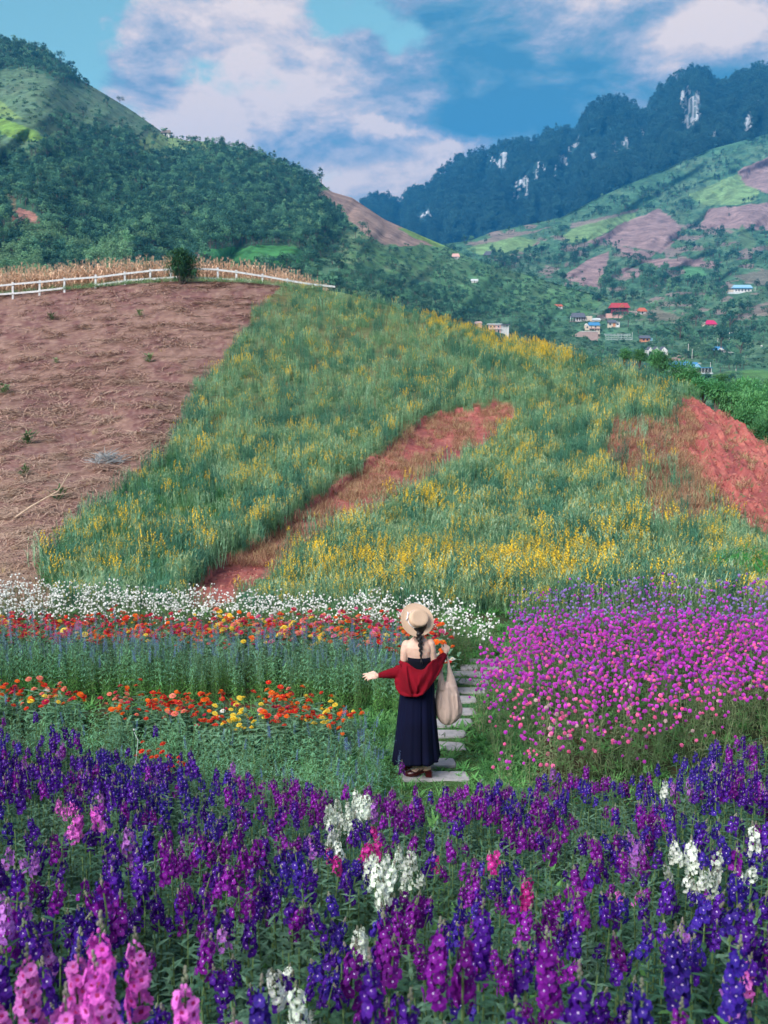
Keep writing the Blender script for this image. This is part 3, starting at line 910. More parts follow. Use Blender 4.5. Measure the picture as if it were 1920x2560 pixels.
SAL_FM = [a.mesh('salvia_foliage', [L_SALV, L_SALVD, P_STEM]) for a, t in SAL_F]
SALG_F = [salvia_foliage(230 + i, .5, 8, .16) for i in range(4)]
SALG_FM = [a.mesh('salvia_foliage', [L_SALV, L_SALV, P_STEM]) for a, t in SALG_F]
SAL_SP = [salvia_spike(250 + i, .20 + .06 * i).mesh('flower_spike', [P_BLUE, P_STEM]) for i in range(2)]

# ------------------------------------------------------------ zinnia
ZC = {'red': ((.62, .015, .012), (.75, .04, .02)), 'crimson': ((.45, .008, .05), (.62, .02, .10)), 'orange': ((.80, .10, .01), (.85, .18, .02)),
      'yellow': ((.85, .60, .03), (.88, .7, .1)), 'white': ((.78, .80, .7), (.86, .86, .8)), 'coral': ((.75, .16, .12), (.8, .28, .2)), 'pink': ((.7, .06, .25), (.75, .16, .35))}
P_CTR = plain('flower_centre', (.55, .3, .03), .8)
def zinnia_head(seed, r=.03):
    rng = random.Random(seed); mb = MB()
    for layer, (n, rr, z, up) in enumerate(((11, r, 0, .12), (9, r * .76, .005, .32), (6, r * .48, .009, .7))):
        for k in range(n):
            an = 2 * PI * k / n + layer * .3 + rng.uniform(-.08, .08); d = Vector((math.cos(an), math.sin(an), up)); s = Vector((-math.sin(an), math.cos(an), 0))
            w = rr * .24; c = Vector((0, 0, z))
            mb.face([c, c + d * rr * .55 - s * w, c + d * rr * .96 - s * w * .8, c + d * rr * 1.02 + s * w * .8, c + d * rr * .55 + s * w], 0)
    mb.ell((0, 0, .012), (r * .2, r * .2, .006), 6, 3, 1)
    mb.tube([(0, 0, -.05), (0, 0, 0)], .0022, 3, 2, False)
    return mb
ZH = [zinnia_head(300 + i) for i in range(2)]
ZM = {c: petalmat('zinnia_' + c, *v, .25, .15) for c, v in ZC.items()}
ZHM = {(c, i): ZH[i].mesh('flower_head', [ZM[c], P_CTR, P_STEM]) for c in ZC for i in range(2)}
def zinnia_foliage(seed, H=.42):
    rng = random.Random(seed); mb = MB(); tips = []
    for k in range(7):
        an = rng.uniform(0, 2 * PI); r1 = rng.uniform(.04, .17); h = H * rng.uniform(.75, 1.1)
        b0 = Vector((0, 0, -.03)); tp = Vector((math.cos(an) * r1, math.sin(an) * r1, h)); mb.tube([b0, tp * .5 + Vector((0, 0, .02)), tp], [.004, .003, .002], 3, 1, False); tips.append(tp + Vector((0, 0, .04)))
        for i in range(2, 9):
            t = i / 9.5; c = b0.lerp(tp, t)
            for s in (0, PI):
                a0 = i * PI / 2 + s + rng.uniform(-.4, .4)
                mb.leaf(c, (math.cos(a0), math.sin(a0), rng.uniform(.2, .8)), rng.uniform(.05, .085), rng.uniform(.022, .034), 0, rng.uniform(.4, .9), 2, None, .3)
    return mb, tips
ZIN_F = [zinnia_foliage(320 + i) for i in range(4)]
ZIN_FM = [a.mesh('zinnia_foliage', [L_ZIN, P_STEM]) for a, t in ZIN_F]

# ------------------------------------------------------------ globe amaranth
def ball(seed, r=.019):
    rng = random.Random(seed); mb = MB(); n = 0
    for i in range(6):
        th = PI * (i + .5) / 6
        for j in range(max(3, int(8 * math.sin(th)))):
            ph = 2 * PI * j / max(3, int(8 * math.sin(th))) + i * .5 + rng.uniform(-.1, .1)
            e = Vector((math.sin(th) * math.cos(ph), math.sin(th) * math.sin(ph), math.cos(th)))
            a, b = frame(e); k = r * .42
            c = e * r * .72; t = e * r * rng.uniform(1.0, 1.22) + Vector((0, 0, .002))
            mb.face([c - a * k - b * k * .5, t, c + a * k - b * k * .5], 0); mb.face([c + a * k - b * k * .5, t, c + b * k], 0); mb.face([c + b * k, t, c - a * k - b * k * .5], 0)
    mb.ell((0, 0, 0), (r * .8, r * .8, r * .8), 7, 4, 1)
    return mb
GC = {'magenta': ((.44, .03, .42), (.64, .08, .60)), 'pink': ((.75, .10, .30), (.80, .2, .42)), 'purple': ((.30, .03, .42), (.45, .10, .60)), 'lavender': ((.22, .14, .48), (.40, .28, .62)), 'white': ((.78, .80, .77), (.88, .88, .85)), 'pale': ((.55, .38, .40), (.7, .5, .5))}
GM = {c: petalmat('bract_' + c, *v, .2, .3) for c, v in GC.items()}
BALLM = {(c, i): ball(400 + i).mesh('flower_head', [GM[c], GM[c]]) for c in GC for i in range(2)}
BALLB = [ball(400 + i) for i in range(2)]
def gom_foliage(seed, H=.72, nst=8):
    rng = random.Random(seed); mb = MB(); tips = []
    for k in range(nst):
        an = rng.uniform(0, 2 * PI); r1 = rng.uniform(.02, .24); h = H * rng.uniform(.78, 1.1)
        b0 = Vector((math.cos(an) * .03, math.sin(an) * .03, -.03)); tp = Vector((math.cos(an) * r1, math.sin(an) * r1, h))
        mid = b0.lerp(tp, .5) + Vector((math.cos(an) * .03, math.sin(an) * .03, .03))
        mb.tube([b0, mid, tp], [.003, .0022, .0016], 3, 0, False); tips.append(tp)
        for i in range(1, 11):
            t = i / 12.; c = b0.lerp(mid, t * 2) if t < .5 else mid.lerp(tp, t * 2 - 1)
            a0 = i * 2.3 + rng.uniform(-.5, .5)
            mb.leaf(c, (math.cos(a0), math.sin(a0), rng.uniform(.5, 1.4)), rng.uniform(.07, .13) * (1.1 - .6 * t), rng.uniform(.007, .013), 0, rng.uniform(.4, 1.1), 2)
    return mb, tips
GOM_F = [gom_foliage(420 + i) for i in range(4)]
GOM_FM = [a.mesh('amaranth_foliage', [L_GOM]) for a, t in GOM_F]

# ------------------------------------------------------------ sunn hemp on the knoll
def hemp(seed, flower, H=.62, nst=9, dark=False, big=1.0):
    rng = random.Random(seed); mb = MB(); fl = MB()
    for k in range(nst):
        an = rng.uniform(0, 2 * PI); r0 = rng.uniform(0, .26); h = H * rng.uniform(.65, 1.15)
        b0 = Vector((math.cos(an) * r0, math.sin(an) * r0, -.1)); tp = b0 + Vector((rng.uniform(-.07, .07), rng.uniform(-.07, .07), h))
        mb.tube([b0, tp], [.006, .003], 3, 0, False)
        n = 9
        for i in range(2, n + 1):
            t = i / n; c = b0.lerp(tp, t); a0 = i * 2.4
            mb.leaf(c, (math.cos(a0), math.sin(a0), rng.uniform(.9, 2.2)), rng.uniform(.09, .15), rng.uniform(.016, .028), 1 if t > .85 else 0, rng.uniform(.2, .7), 1)
        if rng.random() < flower:
            L = rng.uniform(.08, .15) * big
            for i in range(7):
                t = i / 7; a0 = i * 2.4
                fl.leaf(tp + Vector((0, 0, L * t)), (math.cos(a0), math.sin(a0), .9), .036 * big * (1.2 - .7 * t), .026 * big, 0, .1, 1)
    return mb, fl
HEMP = [hemp(500 + i, f, .62, 9 if i < 4 else 12, False, (1, 1, 1, 1.1, 1.5)[i]) for i, f in enumerate((0, 0, .3, .8, 1.0))]
HEMPD = [hemp(520 + i, 0, .66) for i in range(2)]
HEMPS = [hemp(530 + i, 0, .30, 12) for i in range(2)]
def merged(parts, name, mats):
    m = MB()
    for b_, mm in parts: m.merge(b_, None, mm)
    return m.mesh(name, mats)
HEMP_M = [merged([(a, {0: 0, 1: 1}), (f, {0: 2})], 'hemp_clump', [L_HEMP, L_HTIP, P_YEL]) for a, f in HEMP] + \
         [merged([(a, {0: 0, 1: 0})], 'hemp_clump_dark', [L_HEMPD]) for a, f in HEMPD] + \
         [merged([(a, {0: 0, 1: 0})], 'low_clump', [P_GRASS]) for a, f in HEMPS]
HEMP_FOL = [a.mesh('hemp_foliage', [L_HEMP, L_HTIP]) for a, f in HEMP]
HEMP_FLW = [f.mesh('yellow_racemes', [P_YEL]) if f.v else None for a, f in HEMP]

def tuft(seed, n, L, W, spread, mats, droop=.6, up=1.2, lie=False):
    rng = random.Random(seed); mb = MB()
    for k in range(n):
        an = rng.uniform(0, 2 * PI); r0 = rng.uniform(0, spread)
        b0 = Vector((math.cos(an) * r0, math.sin(an) * r0, rng.uniform(.0, .05) if lie else -.01)); a2 = rng.uniform(0, 2 * PI)
        mb.leaf(b0, (math.cos(a2), math.sin(a2), rng.uniform(.0, .35) if lie else rng.uniform(.5, 1.5) * up), L * rng.uniform(.6, 1.2), W, 0, droop * rng.uniform(.4, 1.3), 2 if L < .3 else 3)
    return mb.mesh('tuft', mats)
GRASS_M = [tuft(600 + i, 26, .085, .006, .10, [P_GRASS], .8, 1.0) for i in range(3)]
STRAW_M = [tuft(620 + i, 16, 1.0, .045, .6, [P_STRAW], .5, 1, True) for i in range(4)]
REDG_M = [tuft(640 + i, 22, .28, .009, .22, [P_REDG], .5, 1.6) for i in range(3)]

# ------------------------------------------------------------ trees
def crown(seed, r=(3.2, 3.2, 2.6), lobes=13, leaves=34, lsz=.62, zc=4.6, palm=False):
    rng = random.Random(seed); mb = MB()
    for k in range(lobes):
        th = math.acos(rng.uniform(-.55, 1)); ph = rng.uniform(0, 2 * PI); q = rng.uniform(.35, 1.0)
        c = Vector((r[0] * q * math.sin(th) * math.cos(ph), r[1] * q * math.sin(th) * math.sin(ph), zc + r[2] * q * math.cos(th)))
        lr = rng.uniform(.22, .52) * r[0]
        for j in range(leaves):
            e = Vector((rng.gauss(0, 1), rng.gauss(0, 1), rng.gauss(.35, .9))).normalized()
            p = c + e * lr * rng.uniform(.75, 1.05) * (1 if e.z > -.2 else .7)
            nrm = (e + Vector((rng.gauss(0, .35), rng.gauss(0, .35), rng.gauss(0, .35)))).normalized()
            a, b = frame(nrm); s = lsz * rng.uniform(.6, 1.25)
            mb.face([p - a * s * .5, p - b * s * .38, p + a * s * .5, p + b * s * .38], 0)
    return mb
def trunk(seed, h=4.4, r0=.24):
    rng = random.Random(seed); mb = MB()
    top = Vector((rng.uniform(-.5, .5), rng.uniform(-.5, .5), h))
    mb.tube([(0, 0, -1.0), (rng.uniform(-.15, .15), 0, h * .45), top], [r0, r0 * .75, r0 * .4], 6)
    for k in range(5):
        an = k * 1.3; s = Vector((0, 0, h * (.5 + .08 * k))); e = s + Vector((math.cos(an) * 1.5, math.sin(an) * 1.5, 1.3))
        mb.tube([s, s.lerp(e, .5) + Vector((0, 0, .2)), e], [r0 * .4, r0 * .3, r0 * .12], 4)
    return mb
T_LEAF = [leafmat('forest_leaf', (.04, .14, .095), (.075, .20, .12), (.11, .25, .14), .02, .15, jitter=.4),
          leafmat('forest_leaf_dark', (.02, .085, .065), (.04, .13, .09), None, .02, .15, jitter=.4),
          leafmat('forest_leaf_pale', (.12, .29, .14), (.19, .34, .18), None, .05, .2, jitter=.3)]
M_BARK = plain('bark', (.12, .1, .085), .9, .1, .3, 3)
CROWN = [crown(700 + i, ((3.3, 3.3, 2.6), (2.7, 2.7, 3.8), (3.9, 3.4, 2.2), (3.0, 3.0, 3.2), (2.4, 2.8, 2.4))[i], (13, 17, 12, 20, 9)[i], 44, .46) for i in range(5)] + [crown(710, (2.0, 2.0, 4.4), 16, 40, .42, 5.4)]
TRUNK = [trunk(720 + i) for i in range(2)]
CROWNM = {(i, k): CROWN[i].mesh('crown', [T_LEAF[k]]) for i in range(6) for k in range(3)}
TRUNKM = [t.mesh('trunk', [M_BARK]) for t in TRUNK]
TREEM = {}
def whole_tree(i, k):
    if (i, k) not in TREEM:
        m = MB(); m.merge(CROWN[i], None, {0: 0}); m.merge(TRUNK[i % 2], None, {0: 1}); TREEM[i, k] = m.mesh('tree', [T_LEAF[k], M_BARK])
    return TREEM[i, k]

HOUSE_PX = [(1383, 755, 1412, 772), (1425, 778, 1505, 848), (1515, 795, 1556, 824), (1508, 758, 1570, 798), (1566, 765, 1622, 795), (1505, 828, 1590, 856), (1592, 836, 1640, 862), (1612, 862, 1680, 895), (1664, 900, 1784, 942), (1866, 862, 1926, 888), (1756, 795, 1802, 818), (1815, 708, 1890, 738), (1195, 800, 1280, 836)]
# forest on the left ridge -------------------------------------
KINDN = ['dark green tree', 'blackish green tree', 'pale green tree']
tree_n = 0
def plant_tree(p, i, k, s, label, group, name='forest_tree'):
    o = empty(name, p, random.uniform(0, 6.28), s)
    tag(o, label, 'tree', group)
    new('crown', CROWNM[i, k], o); new('trunk', TRUNKM[i % 2], o)
    return o
P_, U_, V_ = left.scatter(34000, 0.02, 0.995, .8)
wu = U_ + (fbm(U_ / 25., V_ / 25., 3, .6, 71) - .5) * 46; wv = V_ + (fbm(U_ / 25., V_ / 25., 3, .6, 72) - .5) * 46
inF = inpoly(wu, wv, FOREST); inK = inpoly(U_ + (wu - U_) * .3, V_ + (wv - V_) * .3, KNOLL); gf = inpoly(U_, V_, GREENF)
redp = inpoly(U_, V_, [(10, 500), (60, 515), (120, 572), (100, 592), (30, 575)])
clump = fbm(U_ / 35., V_ / 22., 3, .6, 73) > .60
ledge = (V_ > 290) & (clump | (fbm(U_ / 80., (V_ + U_ * .55) / 18., 3, .6, 74) > .60)) & ~inpoly(U_, V_, [(-100, 230), (120, 300), (140, 360), (-100, 360)])
spurv = (U_ > 850) & (V_ > 600)
keep = (inF | (inK & (RNG.random(len(U_)) < .95)) | (ledge & ~spurv & (RNG.random(len(U_)) < .2)) | (spurv & (U_ < 1390 - (V_ - 700) * .1) & (((V_ > 670 + (U_ - 850) * .22) & (fbm(U_ / 40., V_ / 16., 3, .6, 76) > .47) & (RNG.random(len(U_)) < .6)) | (clump & (RNG.random(len(U_)) < .2))))) & ~gf & ~redp & ~(V_ > 900)
keep &= ~inpoly(U_, V_, [(775, 486), (833, 470), (900, 490), (1058, 561), (1151, 617), (1087, 620), (960, 612), (905, 580), (830, 520)])
for a, b, c_, d in HOUSE_PX: keep &= ~((U_ > a - 8) & (U_ < c_ + 8) & (V_ > b - 4) & (V_ < d + 26))
P_, U_, V_, inK = P_[keep], U_[keep], V_[keep], inK[keep]
# thin to a tree spacing that reads as closed canopy
dist = P_[:, 1]
order = RNG.permutation(len(P_)); grid = {}; sel = []
for i in order:
    sp = 3.3
    kx, ky, kz = int(P_[i, 0] // sp), int(P_[i, 1] // sp), int(P_[i, 2] // sp)
    if any((kx + a, ky + b) in grid for a in (0,) for b in (0,)): continue
    grid[kx, ky] = 1; sel.append(i)
sel = np.array(sel)
app = 1 / P_[sel, 1]; sel = sel[np.argsort(-app)]
vis = (V_[sel] < 715) & (U_[sel] > 0) & (U_[sel] < 1500)
sel = np.concatenate([sel[vis], sel[~vis]])
print('left trees', len(sel), 'visible', vis.sum())
nind = 285
seld = RNG.permutation(sel[:int(vis.sum())])[:nind] if False else sel[:nind]
rest = np.array([i for i in sel if i not in set(seld.tolist())])
def tkind(u, v):
    pale = fbm(np.array([u / 60.]), np.array([v / 40.]), 2, .5, 75)[0]
    if v > 590 and u < 330 and pale > .5: return 2
    r = random.random()
    return 2 if r < .07 else (1 if r < .5 else 0)
def where_left(u, v):
    if inpoly(u, v, KNOLL): return 'on the summit'
    if v > 620: return 'at the ridge foot above the dry corn' + (' far left' if u < 130 else ' left of the small shrub' if u < 340 else ' near the fence shrub' if u < 520 else ' beside the bright green field')
    if v < 400: return 'on the upper grassy slope' + (' far left' if u < 200 else ' near the ridge hut')
    if u > 850: return 'on the green spur below the brown crest field'
    return 'in the ridge forest' + (' far left' if u < 200 else ' left of its middle' if u < 420 else ' right of its middle' if u < 640 else ' at its right end')
for i in seld:
    k = tkind(U_[i], V_[i]); s = random.uniform(.4, .95)
    plant_tree(P_[i], random.randrange(6), k, s, KINDN[k] + ' ' + where_left(U_[i], V_[i]), 'trees of the left ridge')
n = len(rest)
rs = RNG.uniform(.45, .95, n) * np.where((V_[rest] > 600) & (U_[rest] > 850), .6, 1)
ki = [int(tkind(U_[i], V_[i])) for i in rest]
protos = [whole_tree(i, k) for k in range(3) for i in range(6)]
tag(gn_scatter('far_forest', P_[rest], rnd_rots(n, .03), rs, [k * 6 + int(RNG.integers(0, 6)) for k in ki], protos), kind='stuff')
# single trees that stand out against the sky or the slope
for (u, v, s, i, k, lab) in [(803, 462, 1.45, 5, 1, 'tall lone tree on the skyline where the forest ends above the brown field'),
                             (169, 338, 1.35, 5, 0, 'solitary rounded tree standing on the grass of the left ridge'),
                             (300, 236, .9, 2, 1, 'small dark tree on the upper skyline of the left ridge'),
                             (268, 268, 1.0, 1, 1, 'dark tree stepping down the skyline right of the summit'),
                             (415, 333, .8, 4, 0, 'small feathery tree beside the hut on the ridge'),
                             (555, 362, .8, 1, 0, 'bushy tree on the middle of the ridge skyline'),
                             (715, 412, .7, 3, 0, 'small tree on the skyline left of the tall lone tree'),
                             (150, 132, 1.2, 0, 1, 'spreading tree at the right shoulder of the summit grove'),
                             (178, 165, 1.2, 3, 1, 'open branched tree leaning out below the summit grove')]:
    p = left.place(u, v)
    if p: plant_tree(p, i, k, s, lab, None)

# low scrub that gives the open slopes their texture
def scrub(sheet, name, n, s0, s1, ok, sc, kinds):
    P, U, V = sheet.scatter(n, s0, s1, 1.0)
    k = ok(U, V, P); P = P[k]; m_ = len(P)
    tag(gn_scatter(name, P - np.array((0, 0, .35)), rnd_rots(m_, .15), RNG.uniform(sc[0], sc[1], m_), RNG.choice(kinds, m_), SCRUBM), kind='stuff')
SCRUB = [crown(740 + i, (1.6, 1.6, 1.0), 7, 26, .38, .7) for i in range(4)]
L_SCR = [leafmat('scrub_leaf', (.06, .17, .10), (.10, .22, .12), (.14, .22, .14), .03, .15, jitter=.35), leafmat('scrub_leaf_dark', (.03, .10, .06), (.06, .15, .08), None, .03, .15, jitter=.35)]
SCRUBM = [c_.mesh('scrub', [L_SCR[0]]) for c_ in SCRUB] + [c_.mesh('scrub', [L_SCR[1]]) for c_ in SCRUB]
def ok_left(u, v, P):
    brown = inpoly(u, v, [(775, 486), (833, 470), (900, 490), (1058, 561), (1151, 617), (1087, 620), (960, 612), (905, 580), (830, 520)]) | inpoly(u, v, [(-60, 285), (60, 312), (125, 347), (0, 340), (-60, 330)]) | inpoly(u, v, GREENF)
    return ~inpoly(u, v, FOREST) & ~brown & (fbm(u / 14., v / 9., 3, .6, 78) > .47) & (P[:, 2] > 0)
scrub(left, 'hillside_scrub', 15000, .03, 1.0, ok_left, (.45, 1.1), [0, 1, 2, 3, 0, 1, 2, 3, 4, 5])
def ok_val(u, v, P):
    c_ = np.zeros(u.shape, bool)
    for poly, cc in CROPS: c_ |= inpoly(u, v, poly)
    return ((~c_ & (fbm(u / 16., v / 6., 3, .6, 79) > .48)) | (c_ & (RNG.random(len(u)) < .012))) & (v < 925)
scrub(valley, 'valley_scrub', 15000, .25, 1.0, ok_val, (.4, 1.0), [0, 1, 2, 3, 4, 5, 6])

# valley and limestone range -----------------------------------
P_, U_, V_ = valley.scatter(30000, 0.03, 0.99, 1.0)
cm = fbm(U_ / 42., V_ / 11., 3, .62, 81); hedge = np.abs(fbm(U_ / 150., V_ / 26., 3, .5, 82) - .5) < .012
crop = np.zeros(len(U_), bool)
for poly, c_ in CROPS: crop |= inpoly(U_, V_, poly)
low = (V_ > 700) & (cm > .53) | (V_ > 830) & (cm > .46)
keep = (((cm > .61) | (hedge & (RNG.random(len(U_)) < .8)) | low) & ~crop) | (RNG.random(len(U_)) < .012)
keep &= ~((V_ > 925) & (cm < .56))
for a, b, c_, d in HOUSE_PX: keep &= ~((U_ > a) & (U_ < c_) & (V_ > b) & (V_ < d + 20))
P_, U_, V_, cm = P_[keep], U_[keep], V_[keep], cm[keep]
order = np.argsort(P_[:, 1]); P_, U_, V_, cm = P_[order], U_[order], V_[order], cm[order]
vis = (V_ < VC(U_) - 2) & (U_ > 900) & (U_ < 1930)
# a tree spacing again
grid = {}; sel = []
for i in range(len(P_)):
    key = (int(P_[i, 0] // 5.5), int(P_[i, 1] // 5.5))
    if key in grid: continue
    grid[key] = 1; sel.append(i)
sel = np.array(sel); sv = sel[vis[sel]]
ind = sv[:290]; ri = np.array(sorted(set(sel.tolist()) - set(ind.tolist())))
print('valley trees', len(sel), 'visible', len(sv))
def where_valley(u, v):
    if v > 925: return 'beside the valley terraces' + (' close to the knoll' if u < 1800 else ' at the right edge')
    if v > 860 and u > 1640: return 'near the blue shed' + (' on its left' if u < 1720 else ' on its right' if u < 1850 else ' toward the right edge')
    if v > 800 and u > 1640: return 'below the magenta roof' + (' to its left' if u < 1740 else ' to its right' if u > 1800 else '')
    if v > 790: return 'among the village houses' + (' by the stilt house' if u < 1500 else ' by the orange hut')
    return 'on the farmed slope above the houses'
for i in ind:
    k = 1 if cm[i] > .64 else (2 if random.random() < .18 else 0)
    plant_tree(P_[i], random.randrange(6), k, random.uniform(.38, .8) * (1.0 if V_[i] < 850 else .8), KINDN[k] + ' ' + where_valley(U_[i], V_[i]), 'trees of the valley', 'valley_tree')
n = len(ri)
ki = [1 if cm[i] > .63 else (2 if random.random() < .15 else 0) for i in ri]
tag(gn_scatter('valley_woods', P_[ri], rnd_rots(n, .03), RNG.uniform(.35, .8, n) * np.clip(P_[ri, 1] / 650, .6, 1.6), [k * 6 + int(RNG.integers(0, 6)) for k in ki], protos), kind='stuff')
for (u, v, s, i, k, lab) in [(1824, 838, 2.2, 5, 1, 'tall blackish tree right of the magenta roof'), (1850, 905, 2.0, 0, 1, 'big round dark tree left of the small blue roofed house'), (1802, 880, 1.6, 1, 1, 'dark round tree left of the biggest valley tree'),
                             (1545, 806, 1.1, 2, 1, 'dark tree right behind the small cream house'), (1165, 655, 1.3, 3, 0, 'leafy banana clump beside the pink hut on the spur'), (1570, 818, 1.3, 0, 0, 'green tree below the orange roof house'),
                             (1700, 850, 1.7, 0, 0, 'large green tree above the blue shed'), (1740, 815, 1.5, 5, 0, 'upright tree left of the magenta roof')]:
    p = valley.place(u, v)
    if p: plant_tree(p, i, k, s, lab, None, 'valley_tree')

P_, U_, V_ = karst.scatter(22000, 0.0, 1.0, .9, 200, 2150)
keep = ~(cliff_mask(U_, V_) | cliff_mask(U_, V_ - 9) | cliff_mask(U_, V_ - 18))
P_ = P_[keep]; n = len(P_)
KL = leafmat('mountain_leaf', (.018, .06, .06), (.035, .10, .09), None, .01, .1, jitter=.4)
tag(gn_scatter('mountain_forest', P_, rnd_rots(n, .1), RNG.uniform(1.1, 2.6, n), RNG.integers(0, 6, n), [CROWN[i].mesh('crown', [KL]) for i in range(6)]), kind='stuff')
# ============================================================ stepping stones
M_STONE = None
t = NT('stepping_stone'); nz = t.noise(14, 6, .65, t.pos()); n2 = t.noise(70, 4, .6, t.pos())
colr = t.mix(t.rng(nz, .3, .7), (.24, .24, .25), (.38, .36, .38)); colr = t.mix(t.math('MULTIPLY', t.rng(n2, .55, .75), .5), colr, (.2, .22, .18))
M_STONE = t.done(t.bsdf(colr, .85, .2, t.bump(t.math('ADD', nz, t.math('MULTIPLY', n2, .3)), .5, .01)))
# (left edge px, right edge px, v)
STONES = [(1000, 1172, 1946), (1005, 1140, 1912), (985, 1165, 1869), (1000, 1165, 1839), (1010, 1185, 1811), (1020, 1190, 1783), (1060, 1192, 1752), (1075, 1215, 1731), (1100, 1222, 1708), (1120, 1232, 1689), (1150, 1248, 1672), (1168, 1262, 1657)]
STONE_Y = []
for n_, (a, b, v) in enumerate(STONES):
    y = 8.6
    while pix(0, y, gz1(0, y))[1] > v and y < 20: y += .01
    STONE_Y.append(y)
    xa = at(a, v, y).x; xb = at(b, v, y).x
    rng_ = random.Random(n_); mb = MB(); K = 16; rings = []
    for zz, sh in ((-.05, 1), (.018, 1), (.03, .96), (.032, .9)):
        ring = []
        for k in range(K):
            th = 2 * PI * k / K; cx, sy = math.cos(th), math.sin(th)
            sx = abs(cx) ** .2 * (1 if cx > 0 else -1) * (xb - xa) / 2; sy2 = abs(sy) ** .3 * (1 if sy > 0 else -1) * .105
            rr = random.Random(n_ * 50 + k).uniform(.96, 1.03)
            ring.append(Vector((sx * sh * rr, sy2 * sh * rr, zz)))
        rings.append(ring)
    mb.loft(rings)
    o = mb.build('stepping_stone', M_STONE); o.location = ((xa + xb) / 2, y, gz1(0, y)); o.rotation_euler = (rng_.uniform(-.02, .02), rng_.uniform(-.02, .02), rng_.uniform(-.05, .05))
    ordn = ['first', 'second', 'third', 'fourth', 'fifth', 'sixth', 'seventh', 'eighth', 'ninth', 'tenth', 'eleventh', 'twelfth'][n_]
    tag(o, ('pale stone slab under the woman\'s shoes' if n_ == 0 else 'pale grey stone slab, %s from the front along the grass path' % ordn), 'stepping stone', 'stepping stones on the grass path')
# ============================================================ knoll planting
def hill_points(n, power=1.0, s0=.04, s1=1.02, u0=-120, u1=2040):
    P, U, V = hill.scatter(n, s0, s1, power, u0, u1)
    return P, U, V
P_, U_, V_ = hill_points(26000, 1.0)
m = hill_masks(U_, V_)
# keep the density per square metre from running away near the camera
Yh = P_[:, 1]
veg = ~(m['red'] | m['brown'] | m['bank'])
veg &= ~(m['bank2'] & (RNG.random(len(U_)) < .8))
ut_, vt_ = pix(P_[:, 0], P_[:, 1], P_[:, 2] + .42)
mt = hill_masks(ut_, vt_)
veg &= ~((mt['red'] | mt['bank']) & (RNG.random(len(U_)) < np.where((ut_ > 1150) & (ut_ < 1320), .72, .93))) & ~(mt['bank2'] & (RNG.random(len(U_)) < .6))
crest = np.exp(-((V_ - (VC(U_) + 10)) / 26.) ** 2) * ((U_ > 1050) & (U_ < 1440))
low_y = np.exp(-((V_ - 1470) / 75.) ** 2) * ((U_ > 560) & (U_ < 1480)) * .95
mid_y = np.exp(-((V_ - 985) / 40.) ** 2 - ((U_ - 1530) / 110.) ** 2) * .6 + np.exp(-((V_ - 900) / 26.) ** 2 - ((U_ - 860) / 120.) ** 2) * .35 + np.exp(-((V_ - 1090) / 60.) ** 2 - ((U_ - 1300) / 70.) ** 2) * .35
lf_y = np.exp(-((U_ - 560) / 60.) ** 2 - ((V_ - 900) / 60.) ** 2) * .5
yn = fbm(U_ / 38., V_ / 26., 4, .6, 91); yb_ = fbm(U_ / 14., V_ / 10., 3, .6, 93)
yel = np.clip((yn - .49) * 1.3 + (yb_ - .47) * 2.4, 0, 1) * .75 + .05 + crest * 1.5 + low_y * .5 * np.clip((yb_ - .46) * 7, 0, 1) + (mid_y + lf_y) * np.clip((yb_ - .4) * 5, 0, 1)
yel = np.where(m['lush'], yel * .35, yel)
yel = np.where(P_[:, 1] > 19, yel, yel * .6)
dk = fbm(U_ / 46., V_ / 30., 3, .6, 92)
idx = np.zeros(len(U_), int)
r = RNG.random(len(U_))
idx = np.where(r < yel, np.where(RNG.random(len(U_)) < .18 + .7 * crest + .25 * (low_y > .4), 4, 3), np.where(r < yel + .2, 2, RNG.integers(0, 2, len(U_))))
idx = np.where((dk > .55) & (r > yel * .6), RNG.integers(5, 7, len(U_)), idx)
idx = np.where(m['lush'] & (r > .4), RNG.integers(7, 9, len(U_)), idx)
P_, U_, V_, idx = P_[veg], U_[veg], V_[veg], idx[veg]
scl = RNG.uniform(.62, 1.05, len(U_)) * np.where(U_ > 1850, .8, 1) * (.62 + .76 * fbm(P_[:, 0] / 1.6, P_[:, 1] / 2.2, 3, .6, 99))
# the 300 nearest of the flowering and leafy clumps stand as plants of their own
front = np.where(P_[:, 1] > 16.6)[0]
order = front[np.argsort(P_[front, 1])]
ind = [i for i in order if idx[i] < 5 and -20 < U_[i] < 1960][:290]
inds = set(ind)
HL = ['feathery green hemp', 'pale tipped green hemp', 'hemp with few yellow racemes', 'yellow blooming hemp', 'golden yellow blooming hemp']
def where_knoll(u):
    if u < 420: return 'at the knoll foot left of the red track'
    if u < 1000: return 'at the knoll foot right of the red track'
    if u < 1300: return 'at the knoll foot right of the woman'
    return 'at the knoll foot behind the purple amaranth'
for i in ind:
    k = int(idx[i]); o = new('sunn_hemp_plant', HEMP_FOL[k], None, P_[i], (0, 0, random.uniform(0, 6.28)), float(scl[i]))
    tag(o, HL[k] + ' ' + where_knoll(U_[i]), 'flowering plant', 'sunn hemp plants at the foot of the knoll')
    if HEMP_FLW[k] is not None: new('yellow_racemes', HEMP_FLW[k], o)
rest = np.array([i for i in range(len(U_)) if i not in inds])
tag(gn_scatter('sunn_hemp_field', P_[rest], rnd_rots(len(rest), .08), scl[rest], idx[rest], HEMP_M), kind='stuff')

